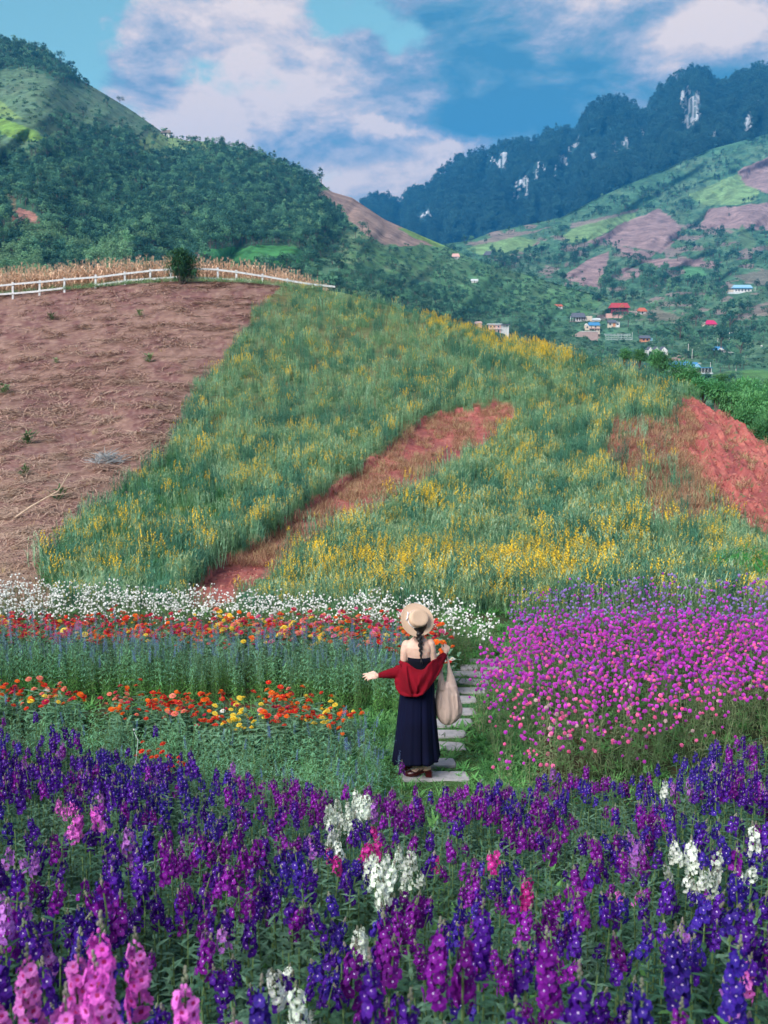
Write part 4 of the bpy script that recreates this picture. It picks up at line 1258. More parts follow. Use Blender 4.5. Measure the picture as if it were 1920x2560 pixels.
# straw left on the bare brown field, thin red grass in the track, weeds
P_, U_, V_ = hill_points(24000, 1.0)
m = hill_masks(U_, V_); sn = fbm(U_ / 60., V_ / 14., 4, .6, 95)
k = m['brown'] & (RNG.random(len(U_)) < np.clip((sn - .34) * 3.4, .08, 1) * np.where(np.sin((V_ + (fbm(U_ / 180., V_ / 60., 2, .5, 98) - .5) * 60) / 5.2) > -.1, 1.0, .6)) & (P_[:, 1] < YC(U_) + 1)
n = int(k.sum())
tag(gn_scatter('straw_litter', P_[k] + np.array((0, 0, .02)), rnd_rots(n, .05), RNG.uniform(.5, 1.15, n) * np.interp(P_[k][:, 1], [17, 30, 55], [.38, .62, 1.0]), RNG.integers(0, 4, n), STRAW_M), kind='stuff')
P_, U_, V_ = hill_points(60000, 1.0)
m = hill_masks(U_, V_); sn = fbm(U_ / 26., V_ / 20., 3, .6, 96)
k = (m['red'] & (sn > .44) & (V_ < 1420) & (RNG.random(len(U_)) < .9)) | (m['bank2'] & (RNG.random(len(U_)) < .6)) | (m['bank'] & (sn > .62) & (RNG.random(len(U_)) < .2)) | (m['brown'] & (RNG.random(len(U_)) < .012))
n = int(k.sum())
tag(gn_scatter('thin_dry_grass', P_[k], rnd_rots(n, .08), RNG.uniform(.6, 1.15, n), RNG.integers(0, 3, n), REDG_M), kind='stuff')

# clods and small stones on the bare red earth
CL = []
for q in range(3):
    rg_ = random.Random(q); mb = MB(); mb.ell((0, 0, 0), (.05, .045, .032), 6, 4); mb.v = [(a + rg_.uniform(-.01, .01), b + rg_.uniform(-.01, .01), c + rg_.uniform(-.008, .008)) for a, b, c in mb.v]
    CL.append(mb.mesh('clod', [plain('red_clod', ((.30, .10, .08), (.40, .17, .14), (.24, .075, .07))[q], .95, .1, .3, 30)]))
P_, U_, V_ = hill_points(60000, 1.0, .04, 1.0)
m = hill_masks(U_, V_); k = ((m['red'] | m['bank']) & (fbm(U_ / 12., V_ / 12., 3, .6, 97) > .47)) | (m['bank2'] & (RNG.random(len(U_)) < .3))
n = int(k.sum()); tag(gn_scatter('red_clods', P_[k], rnd_rots(n, .6), RNG.uniform(.15, 1.0, n) ** 1.3, RNG.integers(0, 3, n), CL), kind='stuff')

# pile of grey twigs and green weeds on the brown field
M_TWIG = plain('grey_twig', (.33, .35, .36), .9)
rng = random.Random(5); mb = MB()
for i in range(130):
    a = rng.uniform(0, 6.28); r0 = rng.uniform(0, .5) ; z = rng.uniform(0, .32) * (1 - r0); b = rng.uniform(0, 6.28); L = rng.uniform(.2, .55)
    p = Vector((math.cos(a) * r0, math.sin(a) * r0, z)); q = p + Vector((math.cos(b) * L, math.sin(b) * L, rng.uniform(-.05, .3)))
    mb.tube([p, p.lerp(q, .5) + Vector((0, 0, rng.uniform(0, .06))), q], [.012, .010, .004], 4)
o = mb.build('twig_pile', M_TWIG); o.location = hill.place(268, 1160)
tag(o, 'pile of grey dry twigs lying on the brown field beside the green planting', 'twig pile')
mb = MB(); mb.tube([(0, 0, 0), (.5, .1, .35), (1.2, .15, .75), (1.45, .3, 1.2)], [.03, .025, .018, .01], 5); mb.tube([(1.0, .13, .62), (1.5, .0, .7)], [.015, .006], 4)
o = mb.build('bare_branch', plain('dry_branch', (.5, .38, .28), .9)); o.location = hill.place(30, 1300)
tag(o, 'bleached bare branch lying on the brown field near the left edge', 'branch')

# weeds on the brown field
WEED = MB()
rng = random.Random(9)
for i in range(90):
    a = rng.uniform(0, 6.28); r0 = rng.uniform(0, .25)
    WEED.leaf((math.cos(a) * r0, math.sin(a) * r0, rng.uniform(0, .35)), (math.cos(a), math.sin(a), rng.uniform(.4, 1.6)), rng.uniform(.12, .26), .05, 0, .6, 2, None, .3)
WEEDM = WEED.mesh('weed', [leafmat('weed_leaf', (.12, .22, .09), (.2, .26, .12), None, .5)])
for (u, v, s, lab) in [(372, 905, 1.1, 'green weed clump near the right side of the brown field'), (140, 908, .7, 'pale weed near the middle of the brown field'), (10, 985, 1.3, 'green weeds at the left photo edge on the brown field'), (70, 1110, 1.2, 'low yellowish green weed patch on the lower brown field'),
                       (150, 1250, .9, 'sparse weed with straw round it low on the brown field'), (130, 800, 1.2, 'weed tuft below the left part of the white fence'), (350, 790, 1.0, 'weed tuft below the shrub on the fence'), (62, 1190, .8, 'small weed left of the grey twig pile')]:
    tag(new('weed', WEEDM, None, hill.place(u, v), (0, 0, u), s), lab, 'weed', 'weeds on the brown field')

# ------------------------------------------------------------ bushes on and behind the knoll
def bush_builder(seed, r=(1, 1, 1), n=900, ls=.14, kind='round'):
    rng = random.Random(seed); mb = MB(); L = []
    for k in range(9):
        th = math.acos(rng.uniform(-.2, 1)); ph = rng.uniform(0, 6.28); q = rng.uniform(.2, .6)
        L.append((Vector((r[0] * q * math.sin(th) * math.cos(ph), r[1] * q * math.sin(th) * math.sin(ph), r[2] * (.9 + q * math.cos(th)))), rng.uniform(.35, .55)))
    for i in range(n):
        c, q = L[i % 9]; e = Vector((rng.gauss(0, 1), rng.gauss(0, 1), rng.gauss(.2, 1))).normalized()
        p = c + Vector((e.x * r[0] * q, e.y * r[1] * q, e.z * r[2] * q)) * rng.uniform(.5, 1.05)
        mb.leaf(p, e + Vector((rng.gauss(0, .4), rng.gauss(0, .4), rng.gauss(0, .4))), ls * rng.uniform(.6, 1.3), ls * .38, 0, .4, 1, None, .4)
    st = MB()
    for k in range(5): st.tube([(0, 0, -.2), L[k][0] * .6, L[k][0]], [.05 * r[0], .035 * r[0], .012 * r[0]], 5)
    return mb, st
L_SHRUB = leafmat('shrub_leaf', (.03, .12, .055), (.07, .2, .08), None, .6)
L_BAMB = leafmat('bamboo_leaf', (.03, .24, .04), (.07, .34, .07), None, .9, .3)
L_BUSH = leafmat('bush_leaf', (.07, .26, .10), (.14, .36, .13), None, .3, .35)
def bush(name, p, seed, r, mat, label, cat='bush', group=None, n=900, ls=.14):
    f, s_ = bush_builder(seed, r, n, ls); o = empty(name, p); tag(o, label, cat, group)
    f.build('foliage', mat, o); s_.build('stems', M_BARK, o); return o
fp = hill.place(456, 704); bush('fence_shrub', fp + Vector((0, -.6, -.35)), 31, (1.65, 1.3, 1.7), L_SHRUB, 'dense dark green shrub growing through the white fence', 'shrub', None, 4200, .2)
fp = hill.place(346, 712); bush('small_shrub', fp + Vector((0, 4, -.1)), 32, (.75, .7, 1.35), L_SHRUB, 'smaller shrub standing in the dry corn left of the fence shrub', 'shrub', None, 700, .18)
# arching green bush at the right foot of the knoll
bp = hill.place(1850, 1470)
o = empty('arching_bush', bp); tag(o, 'bright green arching grassy bush at the right edge behind the purple amaranth', 'bush')
rng = random.Random(3); mb = MB()
for i in range(1500):
    a = rng.uniform(0, 6.28); q = rng.random() ** .5; c = Vector((math.cos(a) * q * 1.0, math.sin(a) * q * .7, .15 + .62 * (1 - q * q) * rng.uniform(.4, 1)))
    mb.leaf(c, (math.cos(a) * (.6 + q) - .4, math.sin(a) * (.6 + q) - .2, rng.uniform(.1, 1.0)), rng.uniform(.14, .3), .018, 0, 1.3, 2)
mb.build('foliage', L_BAMB, o)
mb = MB()
for i in range(14):
    a = i * 1.3; mb.tube([(0, 0, -.1), (math.cos(a) * .3, math.sin(a) * .25, .4), (math.cos(a) * .8, math.sin(a) * .55, .6)], [.012, .01, .004], 4)
mb.build('stems', P_STEM, o)
# bushes on the back of the knoll's right shoulder, standing up against the valley
BB = [bush_builder(50 + i, (1.9, 1.7, 1.5), 2000, .24) for i in range(3)]
BFM = [a.mesh('foliage', [L_BUSH]) for a, s_ in BB]; BSM = [s_.mesh('stems', [M_BARK]) for a, s_ in BB]
spots = [(1655, 905, 62, .55), (1690, 930, 58, .7), (1640, 893, 66, .5), (1725, 945, 56, .6), (1760, 965, 55, .55), (1790, 985, 54, .6), (1820, 1000, 55, .75), (1850, 1015, 52, .8), (1885, 1035, 50, .8), (1920, 1060, 48, .8), (1950, 1080, 46, .9),
         (1870, 985, 62, .8), (1905, 1005, 60, .9), (1835, 975, 68, .7), (1800, 958, 72, .6), (1860, 1045, 44, .5), (1925, 1090, 42, .7), (1990, 1095, 44, 1.0), (1600, 885, 64, .4), (1560, 880, 60, .35), (1940, 990, 70, 1.0)]
for q, (u, v, Y, s) in enumerate(spots):
    p = at(u, v + 10, Y) - Vector((0, 0, 1.3 * s))
    o = empty('bush', p, q * 1.1, s); tag(o, ('leafy green bush behind the right shoulder of the knoll, ' + ('near the white gabled greenhouse' if u < 1700 else 'in front of the green terraces' if v < 1000 else 'beside the red earth bank')), 'bush', 'bushes behind the right shoulder of the knoll')
    new('foliage', BFM[q % 3], o); new('stems', BSM[q % 3], o)

# ============================================================ white fence and dry corn
M_WHITE = plain('white_painted_wood', (.55, .56, .57), .6, .3, .22, 5)
fence = empty('post_and_rail_fence', hill.place(430, 706))
tag(fence, 'white two rail wooden fence curving along the crest of the brown field', 'fence')
fo = fence.location.copy()
post_px = [(-190, 0), (-70, 0), (32, 1.15), (98, .9), (161, 1.0), (238, 1.35), (313, 1.0), (375, 1.0), (427, 1.1), (487, .9), (545, 1.05), (591, 1.0), (655, 1.1), (719, 1.0)]
top_v = interp([(-200, 732), (0, 714), (98, 705), (161, 699), (238, 693), (313, 684), (375, 677), (430, 673), (487, 672), (545, 674), (591, 680), (655, 690), (719, 701), (760, 709), (840, 717)])
bot_v = interp([(-200, 752), (0, 736), (98, 728), (161, 720), (238, 712), (313, 702), (375, 697), (430, 694), (487, 694), (545, 697), (591, 699), (655, 708), (719, 717)])
FY = 79.0
def rail(u1, u2, fv, tilt=0.0):
    a = at(u1, fv(u1), FY) - fo; b = at(u2, fv(u2), FY) - fo
    mb = MB(); d = (b - a); L = d.length; d.normalize(); up = Vector((0, 0, 1)); sd = d.cross(up).normalized(); up = sd.cross(d)
    h, w = .068, .03; R4 = []
    a = a + up * tilt
    for c in (a, b): R4.append([c + up * h + sd * w, c - up * h + sd * w, c - up * h - sd * w, c + up * h - sd * w])
    mb.loft(R4); mb.build('rail', M_WHITE, fence)
us = [a for a, b in post_px]
for i in range(len(us) - 1):
    rail(us[i], us[i + 1], top_v, 0.01 * ((i * 7) % 5 - 2))
    if i not in (4,): rail(us[i], us[i + 1], bot_v, 0.012 * ((i * 3) % 5 - 2))
rail(719, 780, top_v); rail(780, 838, top_v)
for i, (u, hh) in enumerate(post_px):
    vt = float(top_v(u)) - 5 * max(hh, .9); vb = float(bot_v(u)) + 5
    a = at(u + random.uniform(-2, 2), vt, FY + .08) - fo; b = at(u, vb, FY + .08) - fo - Vector((0, 0, .35))
    mb = MB(); c = (a + b) / 2; mb.box(c, (.14, .12, (a - b).length), 0, 0, math.atan2(a.x - b.x, a.z - b.z)); mb.build('post', M_WHITE, fence)

def corn(seed, H=1.75):
    rng = random.Random(seed); lf = MB(); st = MB()
    st.tube([(0, 0, -.3), (rng.uniform(-.05, .05), 0, H * .6), (rng.uniform(-.1, .1), rng.uniform(-.1, .1), H)], [.022, .018, .009], 5)
    for i in range(9):
        z = H * (.22 + .08 * i); a = (i % 2) * PI + rng.uniform(-.6, .6)
        lf.leaf((0, 0, z), (math.cos(a), math.sin(a), rng.uniform(.9, 2.0)), rng.uniform(.45, .75), .085, 0, rng.uniform(1.6, 3.2), 5)
    for i in range(6):
        a = i * 1.05; lf.leaf((0, 0, H), (math.cos(a) * .4, math.sin(a) * .4, 1), .26, .02, 0, .3, 2)
    lf.ell((.05, 0, H * .5), (.035, .035, .12), 6, 4)
    return lf, st
CORN = [corn(800 + i) for i in range(5)]
CLM = [l.mesh('husk_leaves', [P_CORN]) for l, s_ in CORN]; CSM = [s_.mesh('stalk', [P_CORN]) for l, s_ in CORN]
cps = []
rng = random.Random(77)
for row in range(9):
    Y = 80.4 + row * .85; u = -160
    while u < 812:
        u += rng.uniform(5, 10) * (80 / Y)
        cps.append((u, Y + rng.uniform(-.3, .3), row))
def corn_base(u, Y):
    zc = at(u, float(VC(u)), float(YC(u))).z
    x = at(u, 700, Y).x
    return Vector((x, Y, zc - .1 - (Y - float(YC(u))) * .012))
corn_sc = interp([(-200, .95), (300, .95), (500, .95), (700, .85), (760, .7), (812, .5)])
front = [c for c in cps if 0 < c[0] < 812 and c[2] < 4][:290]
fs = set(front)
for (u, Y, row) in front:
    k = rng.randrange(5); s = rng.uniform(.95, 1.3) * float(corn_sc(u))
    o = empty('corn_plant', corn_base(u, Y), rng.uniform(0, 6.28), s)
    tag(o, 'dry corn plant in the ' + ('front' if row == 0 else 'second' if row == 1 else 'third' if row == 2 else 'fourth') + ' row behind the fence, ' + ('left of the small shrub' if u < 330 else 'between the two shrubs' if u < 440 else 'right of the fence shrub' if u < 640 else 'at the thin right end'), 'corn plant', 'dry corn behind the fence')
    new('husk_leaves', CLM[k], o); new('stalk', CSM[k], o)
back = [c for c in cps if c not in fs]
CM = [merged([(l, {0: 0}), (s_, {0: 0})], 'corn', [P_CORN]) for l, s_ in CORN]
tag(gn_scatter('corn_rows', [tuple(corn_base(u, Y)) for u, Y, r_ in back], rnd_rots(len(back), .05), [rng.uniform(.95, 1.3) * float(corn_sc(u)) for u, Y, r_ in back], [rng.randrange(5) for _ in back], CM), kind='stuff')
# grass along the foot of the fence
pts = []
for i in range(900):
    u = rng.uniform(-150, 800); s_ = rng.uniform(.985, 1.003); Y = float(YC(u)) + rng.uniform(-1.2, 2.0); p = corn_base(u, max(Y, float(YC(u)))); p.y = Y; p.z += .1; pts.append(tuple(p))
LONG_M = [tuft(660 + i, 24, .5, .014, .25, [L_HTIP if i else P_GRASS], .6, 1.6) for i in range(3)]
tag(gn_scatter('fence_grass', pts, rnd_rots(900, .05), RNG.uniform(.5, 1.1, 900), RNG.integers(0, 3, 900), LONG_M), kind='stuff')

# ============================================================ flower beds
def jitter_grid(x0, x1, y0, y1, sp, rng):
    out = []; nx = int((x1 - x0) / sp) + 1; ny = int((y1 - y0) / sp) + 1
    for i in range(nx):
        for j in range(ny):
            out.append((x0 + (i + .5 * (j % 2)) * sp + rng.uniform(-.38, .38) * sp, y0 + j * sp + rng.uniform(-.38, .38) * sp))
    return out
def uvof(x, y, h=0.0):
    return pix(x, y, gz1(x, y) + h)

def side(u):
    return 'toward the left edge' if u < 400 else 'left of centre' if u < 800 else 'near the centre' if u < 1150 else 'right of centre' if u < 1550 else 'toward the right edge'

def bed(kind, spots, nmax, make, bulk):
    """spots: (x, y, ...) ; nearest nmax in view as plants of their own, the rest as one mass"""
    spots = sorted(spots, key=lambda s: s[1])
    vis = []; rest = []
    for s in spots:
        u, v = uvof(s[0], s[1], .45)
        (vis if (-40 < u < 1960 and v < 2620 and len(vis) < nmax) else rest).append(s)
    for s in vis: make(s)
    if rest: bulk(rest)

# --- angelonia bank in the foreground
rng = random.Random(21)
W_SP = [(860, 2030, 50, 36), (905, 2010, 30, 30), (975, 2190, 55, 60), (1010, 2160, 50, 50), (930, 2235, 35, 45), (895, 2340, 30, 35), (1720, 2150, 60, 40), (1760, 2180, 50, 35), (1690, 2140, 20, 20), (690, 2425, 20, 25), (745, 2500, 50, 30), (1862, 2160, 20, 30), (1665, 1975, 20, 15), (840, 2090, 25, 30), (1575, 2290, 15, 20), (1900, 2090, 12, 15)]
PK_SP = [(170, 2035, 60, 35), (225, 2045, 30, 25), (1575, 2215, 35, 25), (1655, 2355, 22, 30), (1480, 2255, 20, 18), (1870, 2425, 25, 20), (1830, 2400, 15, 15), (1900, 2310, 20, 20)]
MG_SP = [(880, 2100, 60, 45), (950, 2110, 35, 40), (1060, 2160, 40, 40), (990, 2130, 30, 30), (830, 2150, 40, 30), (1230, 2100, 60, 50), (1340, 2200, 50, 60)]
LI_SP = [(60, 2110, 50, 50), (120, 2140, 40, 30), (300, 2080, 30, 30), (1590, 2120, 25, 50), (1710, 1965, 30, 30)]
def near(L, u, v):
    for a, b, c, d in L:
        if ((u - a) / c) ** 2 + ((v - b) / d) ** 2 < 1: return True
    return False
def ang_colour(u, v, rng):
    if near(W_SP, u, v): return 'white'
    if near(PK_SP, u, v): return 'pink'
    if near(MG_SP, u, v) and rng.random() < .5: return 'magenta'
    if near(LI_SP, u, v) and rng.random() < .7: return 'lilac'
    n = float(fbm(np.array([u / 150.]), np.array([v / 110.]), 3, .5, 101)[0])
    band = 1 if (1150 < u < 1700 and 1940 < v < 2160) or (950 < u < 1500 and 2080 < v < 2420) or (600 < u < 1150 and 1930 < v < 2030) or (400 < u < 650 and 2080 < v < 2230) else 0
    p = .16 + .5 * band + (n - .5) * 1.2
    r = rng.random()
    if r < p: return 'purple'
    if n < .47 and rng.random() < .75: return 'blue violet'
    return 'violet' if rng.random() < .93 else 'lilac'
edge_y = interp([(-400, 9.9), (0, 9.6), (150, 9.3), (330, 8.95), (500, 8.75), (700, 8.55), (850, 8.35), (1000, 8.15), (1200, 8.15), (1350, 8.0), (1500, 8.05), (1650, 8.5), (1800, 9.2), (1920, 9.6), (2300, 9.8)])
left_h = interp([(-400, 1.15), (0, 1.12), (400, 1.0), (1500, .95), (1700, 1.0), (1920, 1.12)])
top_line = interp([(-400, 1780), (0, 1800), (90, 1800), (300, 1850), (480, 1900), (600, 1935), (780, 1965), (950, 1985), (1180, 1975), (1300, 1950), (1450, 1925), (1560, 1965), (1650, 1905), (1750, 1870), (1850, 1855), (2300, 1850)])
spots = []
for (x, y) in jitter_grid(-6.5, 6.5, 1.25, 10.0, .187, rng):
    if abs(x) > .44 * y + 1.0: continue
    u, v = uvof(x, y, .5)
    if y > float(edge_y(u)): continue
    ut, vt = pix(x, y, gz1(x, y) + .46 * float(left_h(u)))
    if vt < float(top_line(ut)) - 6: continue
    spots.append((x, y, rng.uniform(.88, 1.1) * float(left_h(u)), rng.randrange(5), rng.uniform(0, 6.28)))
def bare_patch(u, v):
    """stretches where the leaves show and few spikes are open"""
    n = float(fbm(np.array([u / 120.]), np.array([v / 80.]), 3, .6, 102)[0])
    g = near([(70, 2050, 90, 90), (480, 2440, 130, 120), (700, 2330, 90, 60), (1120, 2080, 130, 60), (1500, 2010, 90, 50), (1250, 2300, 50, 60), (1800, 2040, 120, 60), (1380, 2180, 60, 60), (1720, 2480, 120, 70), (1050, 2520, 120, 60), (1330, 2140, 60, 40)], u, v)
    return .16 if g else (.92 if n > .50 else .70 if n > .43 else .42)
def ang_tips(s):
    x, y, sc, k, rz = s; z = gz1(x, y); out = []
    for tp in ANG_F[k][1]:
        q = Matrix.Rotation(rz, 3, 'Z') @ tp * sc
        u, v = pix(x + q.x, y + q.y, z + q.z + .08); w_ = near(W_SP, u, v)
        if y < 1.9 and (u < 620): continue
        if v < float(top_line(u)) - 14: continue
        if rng.random() < (.95 if w_ else bare_patch(u, v)): out.append((tp, ang_colour(u, v, rng)))
    return out
def ang_make(s):
    x, y, sc, k, rz = s; tips = ang_tips(s)
    o = new('angelonia_plant', ANG_FM[k], None, (x, y, gz1(x, y)), (0, 0, rz), sc)
    cols = [c for _, c in tips]
    u, v = uvof(x, y, .5)
    if cols:
        main = max(set(cols), key=cols.count); mixd = len(set(cols)) > 1
        lab = '%s angelonia, %s %s' % (main if not mixd else main + ' and ' + [c for c in cols if c != main][0], ['', 'one', 'two', 'three', 'four', 'five'][len(cols)], 'spike' if len(cols) == 1 else 'spikes')
    else: lab = 'leafy angelonia without open flowers'
    row = 'nearest the camera' if v > 2380 else 'in the middle foreground' if v > 2200 else 'in the upper foreground' if v > 2060 else 'at the back foreground edge'
    tag(o, lab + ' ' + row + ' ' + side(u), 'flowering plant', 'angelonia plants in the foreground bank')
    for tp, c in tips:
        new('flower_spike', SPKM[c, rng.randrange(3)], o, tp, (rng.uniform(-.36, .36), rng.uniform(-.36, .36), rng.uniform(0, 6.28)), rng.uniform(.65, 1.3) * (.92 if c == 'white' else 1))
def ang_bulk(rest):
    protos = []; key = {}
    for k in range(5):
        m_ = MB(); m_.merge(ANG_F[k][0], None, {0: 0, 1: 1}); protos.append((m_, [L_ANG, P_STEM])); 
    P3 = []; Rr = []; S3 = []; I3 = []
    P4 = []; R4 = []; S4 = []; I4 = []
    cols = list(PETAL)
    for s in rest:
        x, y, sc, k, rz = s; z = gz1(x, y); P3.append((x, y, z)); Rr.append((0, 0, rz)); S3.append(sc); I3.append(k)
        for tp, c in ang_tips(s):
            q = Matrix.Rotation(rz, 3, 'Z') @ tp * sc
            P4.append((x + q.x, y + q.y, z + q.z)); R4.append((rng.uniform(-.15, .15), rng.uniform(-.15, .15), rng.uniform(0, 6))); S4.append(rng.uniform(.75, 1.15) * sc); I4.append(cols.index(c) * 3 + rng.randrange(3))
    tag(gn_scatter('angelonia_foliage_mass', P3, Rr, S3, I3, ANG_FM), kind='stuff')
    tag(gn_scatter('angelonia_flower_mass', P4, R4, S4, I4, [SPKM[c, i] for c in cols for i in range(3)]), kind='stuff')
print('angelonia plants', len(spots))
bed('ang', spots, 298, ang_make, ang_bulk)

# the large pink spikes closest to the camera, and other near ones
BIGM = {}
for c in ('pink', 'violet', 'purple', 'blue violet', 'magenta', 'white'):
    for i in range(2):
        BIGM[c, i] = spike(900 + i, c, .20, .0165, 36, 1, .26 if c == 'pink' else .13).mesh('flower_spike', [PETAL[c], P_STEM, P_BUD, P_EYED if c == 'pink' else P_EYE])
NEAR = [(62, 2345, 2.05, 'pink', 1.06, 'leftmost pink angelonia spike of the bottom left group'), (232, 2285, 1.9, 'pink', 1.18, 'tallest pink angelonia spike in the bottom left corner'), (178, 2350, 1.95, 'pink', 1.12, 'pink angelonia spike just left of the tallest one'),
        (262, 2365, 1.85, 'pink', 1.06, 'pink angelonia spike just right of the tallest one'), (342, 2300, 2.1, 'pink', 1.01, 'pink angelonia spike standing alone right of the pink cluster'), (452, 2425, 1.8, 'pink', 1.12, 'pink angelonia spike rising from the bottom edge left of centre'),
        (150, 2455, 1.75, 'pink', 1.18, 'low pink angelonia spike under the pink cluster'), (2, 2455, 1.8, 'pink', 1.01, 'pink angelonia spike cut by the left photo edge'), (585, 2505, 1.8, 'pink', 0.90, 'pink angelonia tip at the bottom edge left of centre'),
        (935, 2370, 1.95, 'violet', 1.0, 'deep violet angelonia spike at the bottom centre'), (1090, 2290, 2.3, 'purple', 1.0, 'big purple angelonia spike right of the white flowers'), (1160, 2310, 2.2, 'purple', .95, 'second big purple angelonia spike right of the white flowers'),
        (1380, 2310, 2.2, 'purple', 1.0, 'tall purple angelonia spike above the bottom centre right'), (1465, 2400, 2.0, 'violet', 1.1, 'thick violet angelonia spike in the bottom right part'), (1300, 2480, 1.8, 'violet', 1.0, 'violet angelonia spike near the bottom edge right of centre'),
        (1010, 2460, 1.75, 'violet', 1.0, 'violet angelonia spike low at the bottom centre'), (1610, 2450, 1.85, 'blue violet', .9, 'pale blue violet angelonia spike near the bottom right'), (1200, 2235, 2.5, 'violet', 1.0, 'violet angelonia spike with open throat above the purple pair'),
        (640, 2440, 1.95, 'blue violet', .95, 'dark blue angelonia spike left of the white flowers at the bottom'), (1690, 2480, 1.8, 'purple', .8, 'dark purple angelonia spike in the bottom right corner area'), (1560, 2520, 1.75, 'blue violet', .9, 'blue violet angelonia spike at the bottom edge'),
        (1840, 2330, 2.1, 'blue violet', 1.0, 'blue violet angelonia spike near the right edge'), (1700, 2290, 2.4, 'blue violet', 1.1, 'broad blue violet angelonia spike below the right white flowers')]
STEM1, _t = ang_foliage(990, 1, .42, 0)
for (u, v, Y, c, s, lab) in NEAR:
    tp = at(u, v + 12, Y); g = gz1(tp.x, tp.y); L = .2 * s
    base = Vector((tp.x, tp.y, tp.z - L))
    o = empty('tall_angelonia', (tp.x, tp.y, g), rng.uniform(0, 6)); tag(o, lab, 'flowering plant', 'large angelonia spikes nearest the camera')
    new('flower_spike', BIGM[c, rng.randrange(2)], o, (0, 0, base.z - g), (rng.uniform(-.08, .08), rng.uniform(-.08, .08), 0), s)
    mb = MB(); h = base.z - g; mb.tube([(.02, 0, -.03), (.01, 0, h * .5), (0, 0, h)], [.005, .0045, .004], 5)
    mb.build('stem', P_STEM, o)
    mb = MB()
    for i in range(int(h / .03)):
        z = .05 + i * .03
        if z > h - .01: break
        a0 = i * PI / 2 + rng.uniform(-.3, .3)
        for s2 in (0, PI): mb.leaf((.01, 0, z), (math.cos(a0 + s2), math.sin(a0 + s2), .6), rng.uniform(.045, .07), rng.uniform(.012, .018), 0, .6, 3)
    mb.build('leaves', L_ANG if rng.random() < .7 else L_ANGL, o)
# low leafy undergrowth between the plants
UND = [tuft(670 + i, 40, .07, .016, .12, [L_ANG if i < 2 else L_ANGL], .5, .9) for i in range(3)]
pts = [(x, y, gz1(x, y) + rng.uniform(.02, .26)) for (x, y) in jitter_grid(-6.5, 6.5, 1.2, 9.6, .13, rng) if abs(x) < .44 * y + 1.0 and y < float(edge_y(uvof(x, y)[0]))]
tag(gn_scatter('undergrowth', pts, rnd_rots(len(pts), .3), RNG.uniform(.8, 1.5, len(pts)), RNG.choice([0, 1, 0, 1, 2], len(pts)), UND), kind='stuff')

# --- generic plant maker for the other beds
def plant(name, fm, tips, heads, s, label, cat, group, jz=.15, hs=(.85, 1.15), headname='flower_head'):
    x, y, sc, rz = s[:4]
    o = new(name, fm, None, (x, y, gz1(x, y)), (rng.uniform(-.05, .05), rng.uniform(-.05, .05), rz), sc); tag(o, label, cat, group)
    for tp in tips:
        h = heads()
        if h is not None: new(headname, h, o, tp, (rng.uniform(-jz, jz), rng.uniform(-jz, jz), rng.uniform(0, 6)), rng.uniform(*hs))
    return o

# --- magenta and purple globe amaranth on the right
am_left = interp([(8.4, 1.05), (8.8, 1.05), (9.6, 1.12), (10.6, 1.0), (11.4, 1.08), (12.4, 1.45), (13, 1.7), (13.6, 1.9), (14.4, 1.8), (15.6, 1.7)])
def gcol(x, y, u, v):
    r = rng.random()
    if y > 13.2: return 'lavender' if r < .68 else ('purple' if r < .86 else 'magenta')
    if y < 9.3: return 'pink' if r < .5 else ('magenta' if r < .9 else 'pale')
    if y < 10.2: return 'pink' if r < .28 else ('magenta' if r < .96 else 'pale')
    if y > 12.7: return 'magenta' if r < .6 else 'purple'
    n = float(fbm(np.array([x * .9]), np.array([y * .9]), 3, .5, 110)[0])
    return 'purple' if r < .12 + (n - .5) * 1.5 else ('pink' if r > .88 else 'magenta')
spots = []
for (x, y) in jitter_grid(1.0, 8.2, 8.5, 15.8, .29, rng):
    lx = float(am_left(y))
    if x < lx + rng.uniform(-.1, .12) or x > .42 * y + 1.3: continue
    u, v = uvof(x, y, .6)
    if y < 8.75 + max(0, (u - 1450)) * .0026: continue
    if y > 15.5 - max(0, 1500 - u) * .003: continue
    h = 1.0 if y < 13.2 else .95
    if x < lx + .3: h *= .75
    spots.append((x, y, h * rng.uniform(.88, 1.1), rng.uniform(0, 6.28), rng.randrange(4), u, v))
print('amaranth plants', len(spots))
def am_make(s):
    k = s[4]; y = s[1]; cols = []
    def hd():
        tu = gcol(s[0], y, s[5], s[6]); cols.append(tu)
        if y > 13.2 and rng.random() < .15: return None
        return BALLM[tu, rng.randrange(2)]
    o = plant('amaranth_plant', GOM_FM[k], GOM_F[k][1], hd, s, 'x', 'flowering plant', 'globe amaranth plants right of the stone path', .3, (.7, 1.1))
    main = max(set(cols), key=cols.count)
    lab = '%s globe amaranth %s %s' % (main, 'in the front edge of the right bed' if y < 10.2 else 'in the middle of the right bed' if y < 12 else 'at the back of the magenta bed' if y < 13.2 else 'in the purple patch behind the magenta bed', 'beside the stone path' if s[0] < float(am_left(y)) + .45 else 'toward the right edge' if s[5] > 1650 else 'away from the path')
    o['label'] = lab
